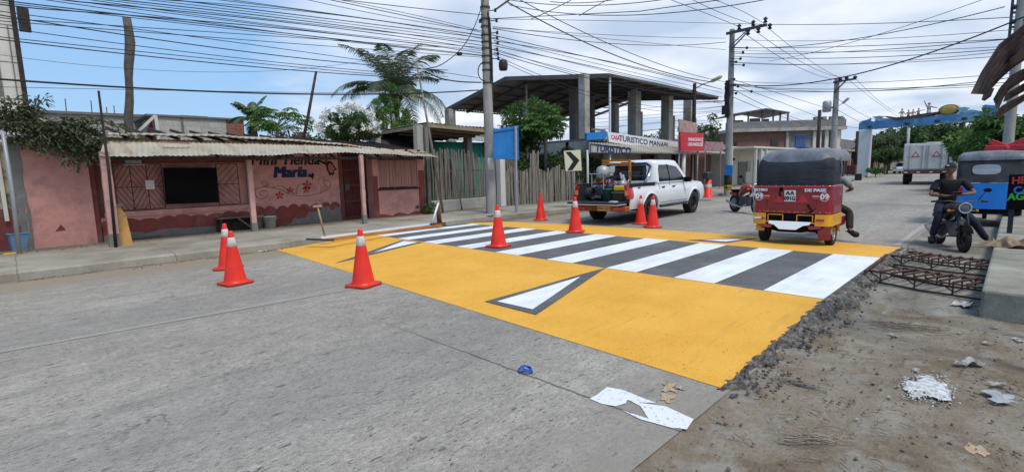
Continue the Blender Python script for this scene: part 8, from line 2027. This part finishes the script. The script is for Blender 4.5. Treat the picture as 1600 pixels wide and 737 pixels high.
# rider sitting on his small motorcycle, facing the camera
fw = PG(1498, 394, 0); rw = PG(1464, 371, 0)
hdg = math.atan2(fw.y-rw.y, fw.x-rw.x); hdg = R(-158)
cxy = Vector((fw.x-.62*math.cos(hdg), fw.y-.62*math.sin(hdg), 0))
cxy += Vector((0, -.08, 0))
mk = thing('small_motorcycle', 'small black motorcycle with round headlight, its rider seated, near the raised slab', 'motorcycle', tuple(cxy), hdg); mk.scale = (.86,)*3
motorcycle(mk, .25, 'dark_plastic', True)
mb = MB(); mb.box(-.32, .05, -.2, .2, .28, .5); mb.build('side_covers', 'dark_plastic', mk, bevel=.04)
rp = thing('person', 'man in black shirt, dark jeans and black cap sitting on the small motorcycle', 'person', tuple(cxy), hdg); rp.scale = (.88,)*3
# local: x forward (towards the camera), y left of rider (= right in the photo)
J = dict(pelvis=(-.36, 0, .86), waist=(-.34, 0, 1.02), chest=(-.27, 0, 1.24), neck=(-.25, -.01, 1.42), headb=(-.235, -.02, 1.49), headc=(-.215, -.03, 1.575),
         sh_l=(-.25, .21, 1.33), el_l=(-.08, .34, 1.10), wr_l=(.1, .12, 1.08), hd_l=(.3, -.8, .12), hn_l=(.2, .1, -1),
         sh_r=(-.25, -.21, 1.33), el_r=(-.10, -.36, 1.07), wr_r=(.10, -.16, 1.05), hd_r=(.3, .8, .2), hn_r=(-.3, .1, 1),
         hip_l=(-.36, .11, .84), kn_l=(.02, .30, .58), an_l=(-.08, .62, .13), toe_l=(.04, .72, .07),
         hip_r=(-.36, -.11, .84), kn_r=(.04, -.24, .62), an_r=(-.04, -.30, .19), toe_r=(.11, -.34, .13))
bd_ = person_build(rp, J, R(-42))
mb = MB(); mb.obox((.2, -.03, 1.105), (.08, .15, .01), (0, -.35, .2)); pho = mb.build('phone', 'black', None, bevel=.003) if False else None
text_mb('', .1, lambda a, b, d: (a, b, d)) if False else None
ph = thing('phone', 'small dark phone held between the seated rider\'s hands', 'phone', tuple(Matrix.Translation(cxy) @ Matrix.Rotation(hdg, 4, 'Z') @ Vector((.15, -.02, .98))), hdg)
mb = MB(); mb.obox((0, 0, 0), (.085, .15, .009), (0, -.4, 0)); cse = mb.build('case', 'dark_plastic', ph, bevel=.003)
mb = MB(); mb.obox((-.001, 0, .0052), (.075, .138, .002), (0, -.4, 0)); mb.build('screen', 'glass_grey', ph)
# mototaxi driver, right leg hanging out
dp = thing('person', 'mototaxi driver in grey shirt seated inside with his right leg hanging out', 'person', (TX, TY, .02), R(1))
J = dict(pelvis=(.88, -.28, .74), waist=(.88, -.30, .9), chest=(.92, -.34, 1.13), neck=(.96, -.36, 1.31), headb=(.97, -.36, 1.37), headc=(.99, -.36, 1.455),
         sh_l=(.94, -.15, 1.22), el_l=(1.12, -.02, 1.02), wr_l=(1.28, .15, 1.0), hd_l=(1, .1, 0), hn_l=(0, 0, -1),
         sh_r=(.92, -.56, 1.22), el_r=(.90, -.72, 1.02), wr_r=(1.12, -.62, .98), hd_r=(1, .3, 0), hn_r=(0, 0, -1),
         hip_l=(.9, -.18, .70), kn_l=(1.25, -.2, .72), an_l=(1.3, -.2, .42), toe_l=(1.42, -.2, .38),
         hip_r=(.9, -.40, .70), kn_r=(1.0, -.68, .56), an_r=(.78, -.74, .2), toe_r=(.84, -.88, .13))
person_build(dp, J, R(0), True, 'shirt_grey', 'trousers_brown')
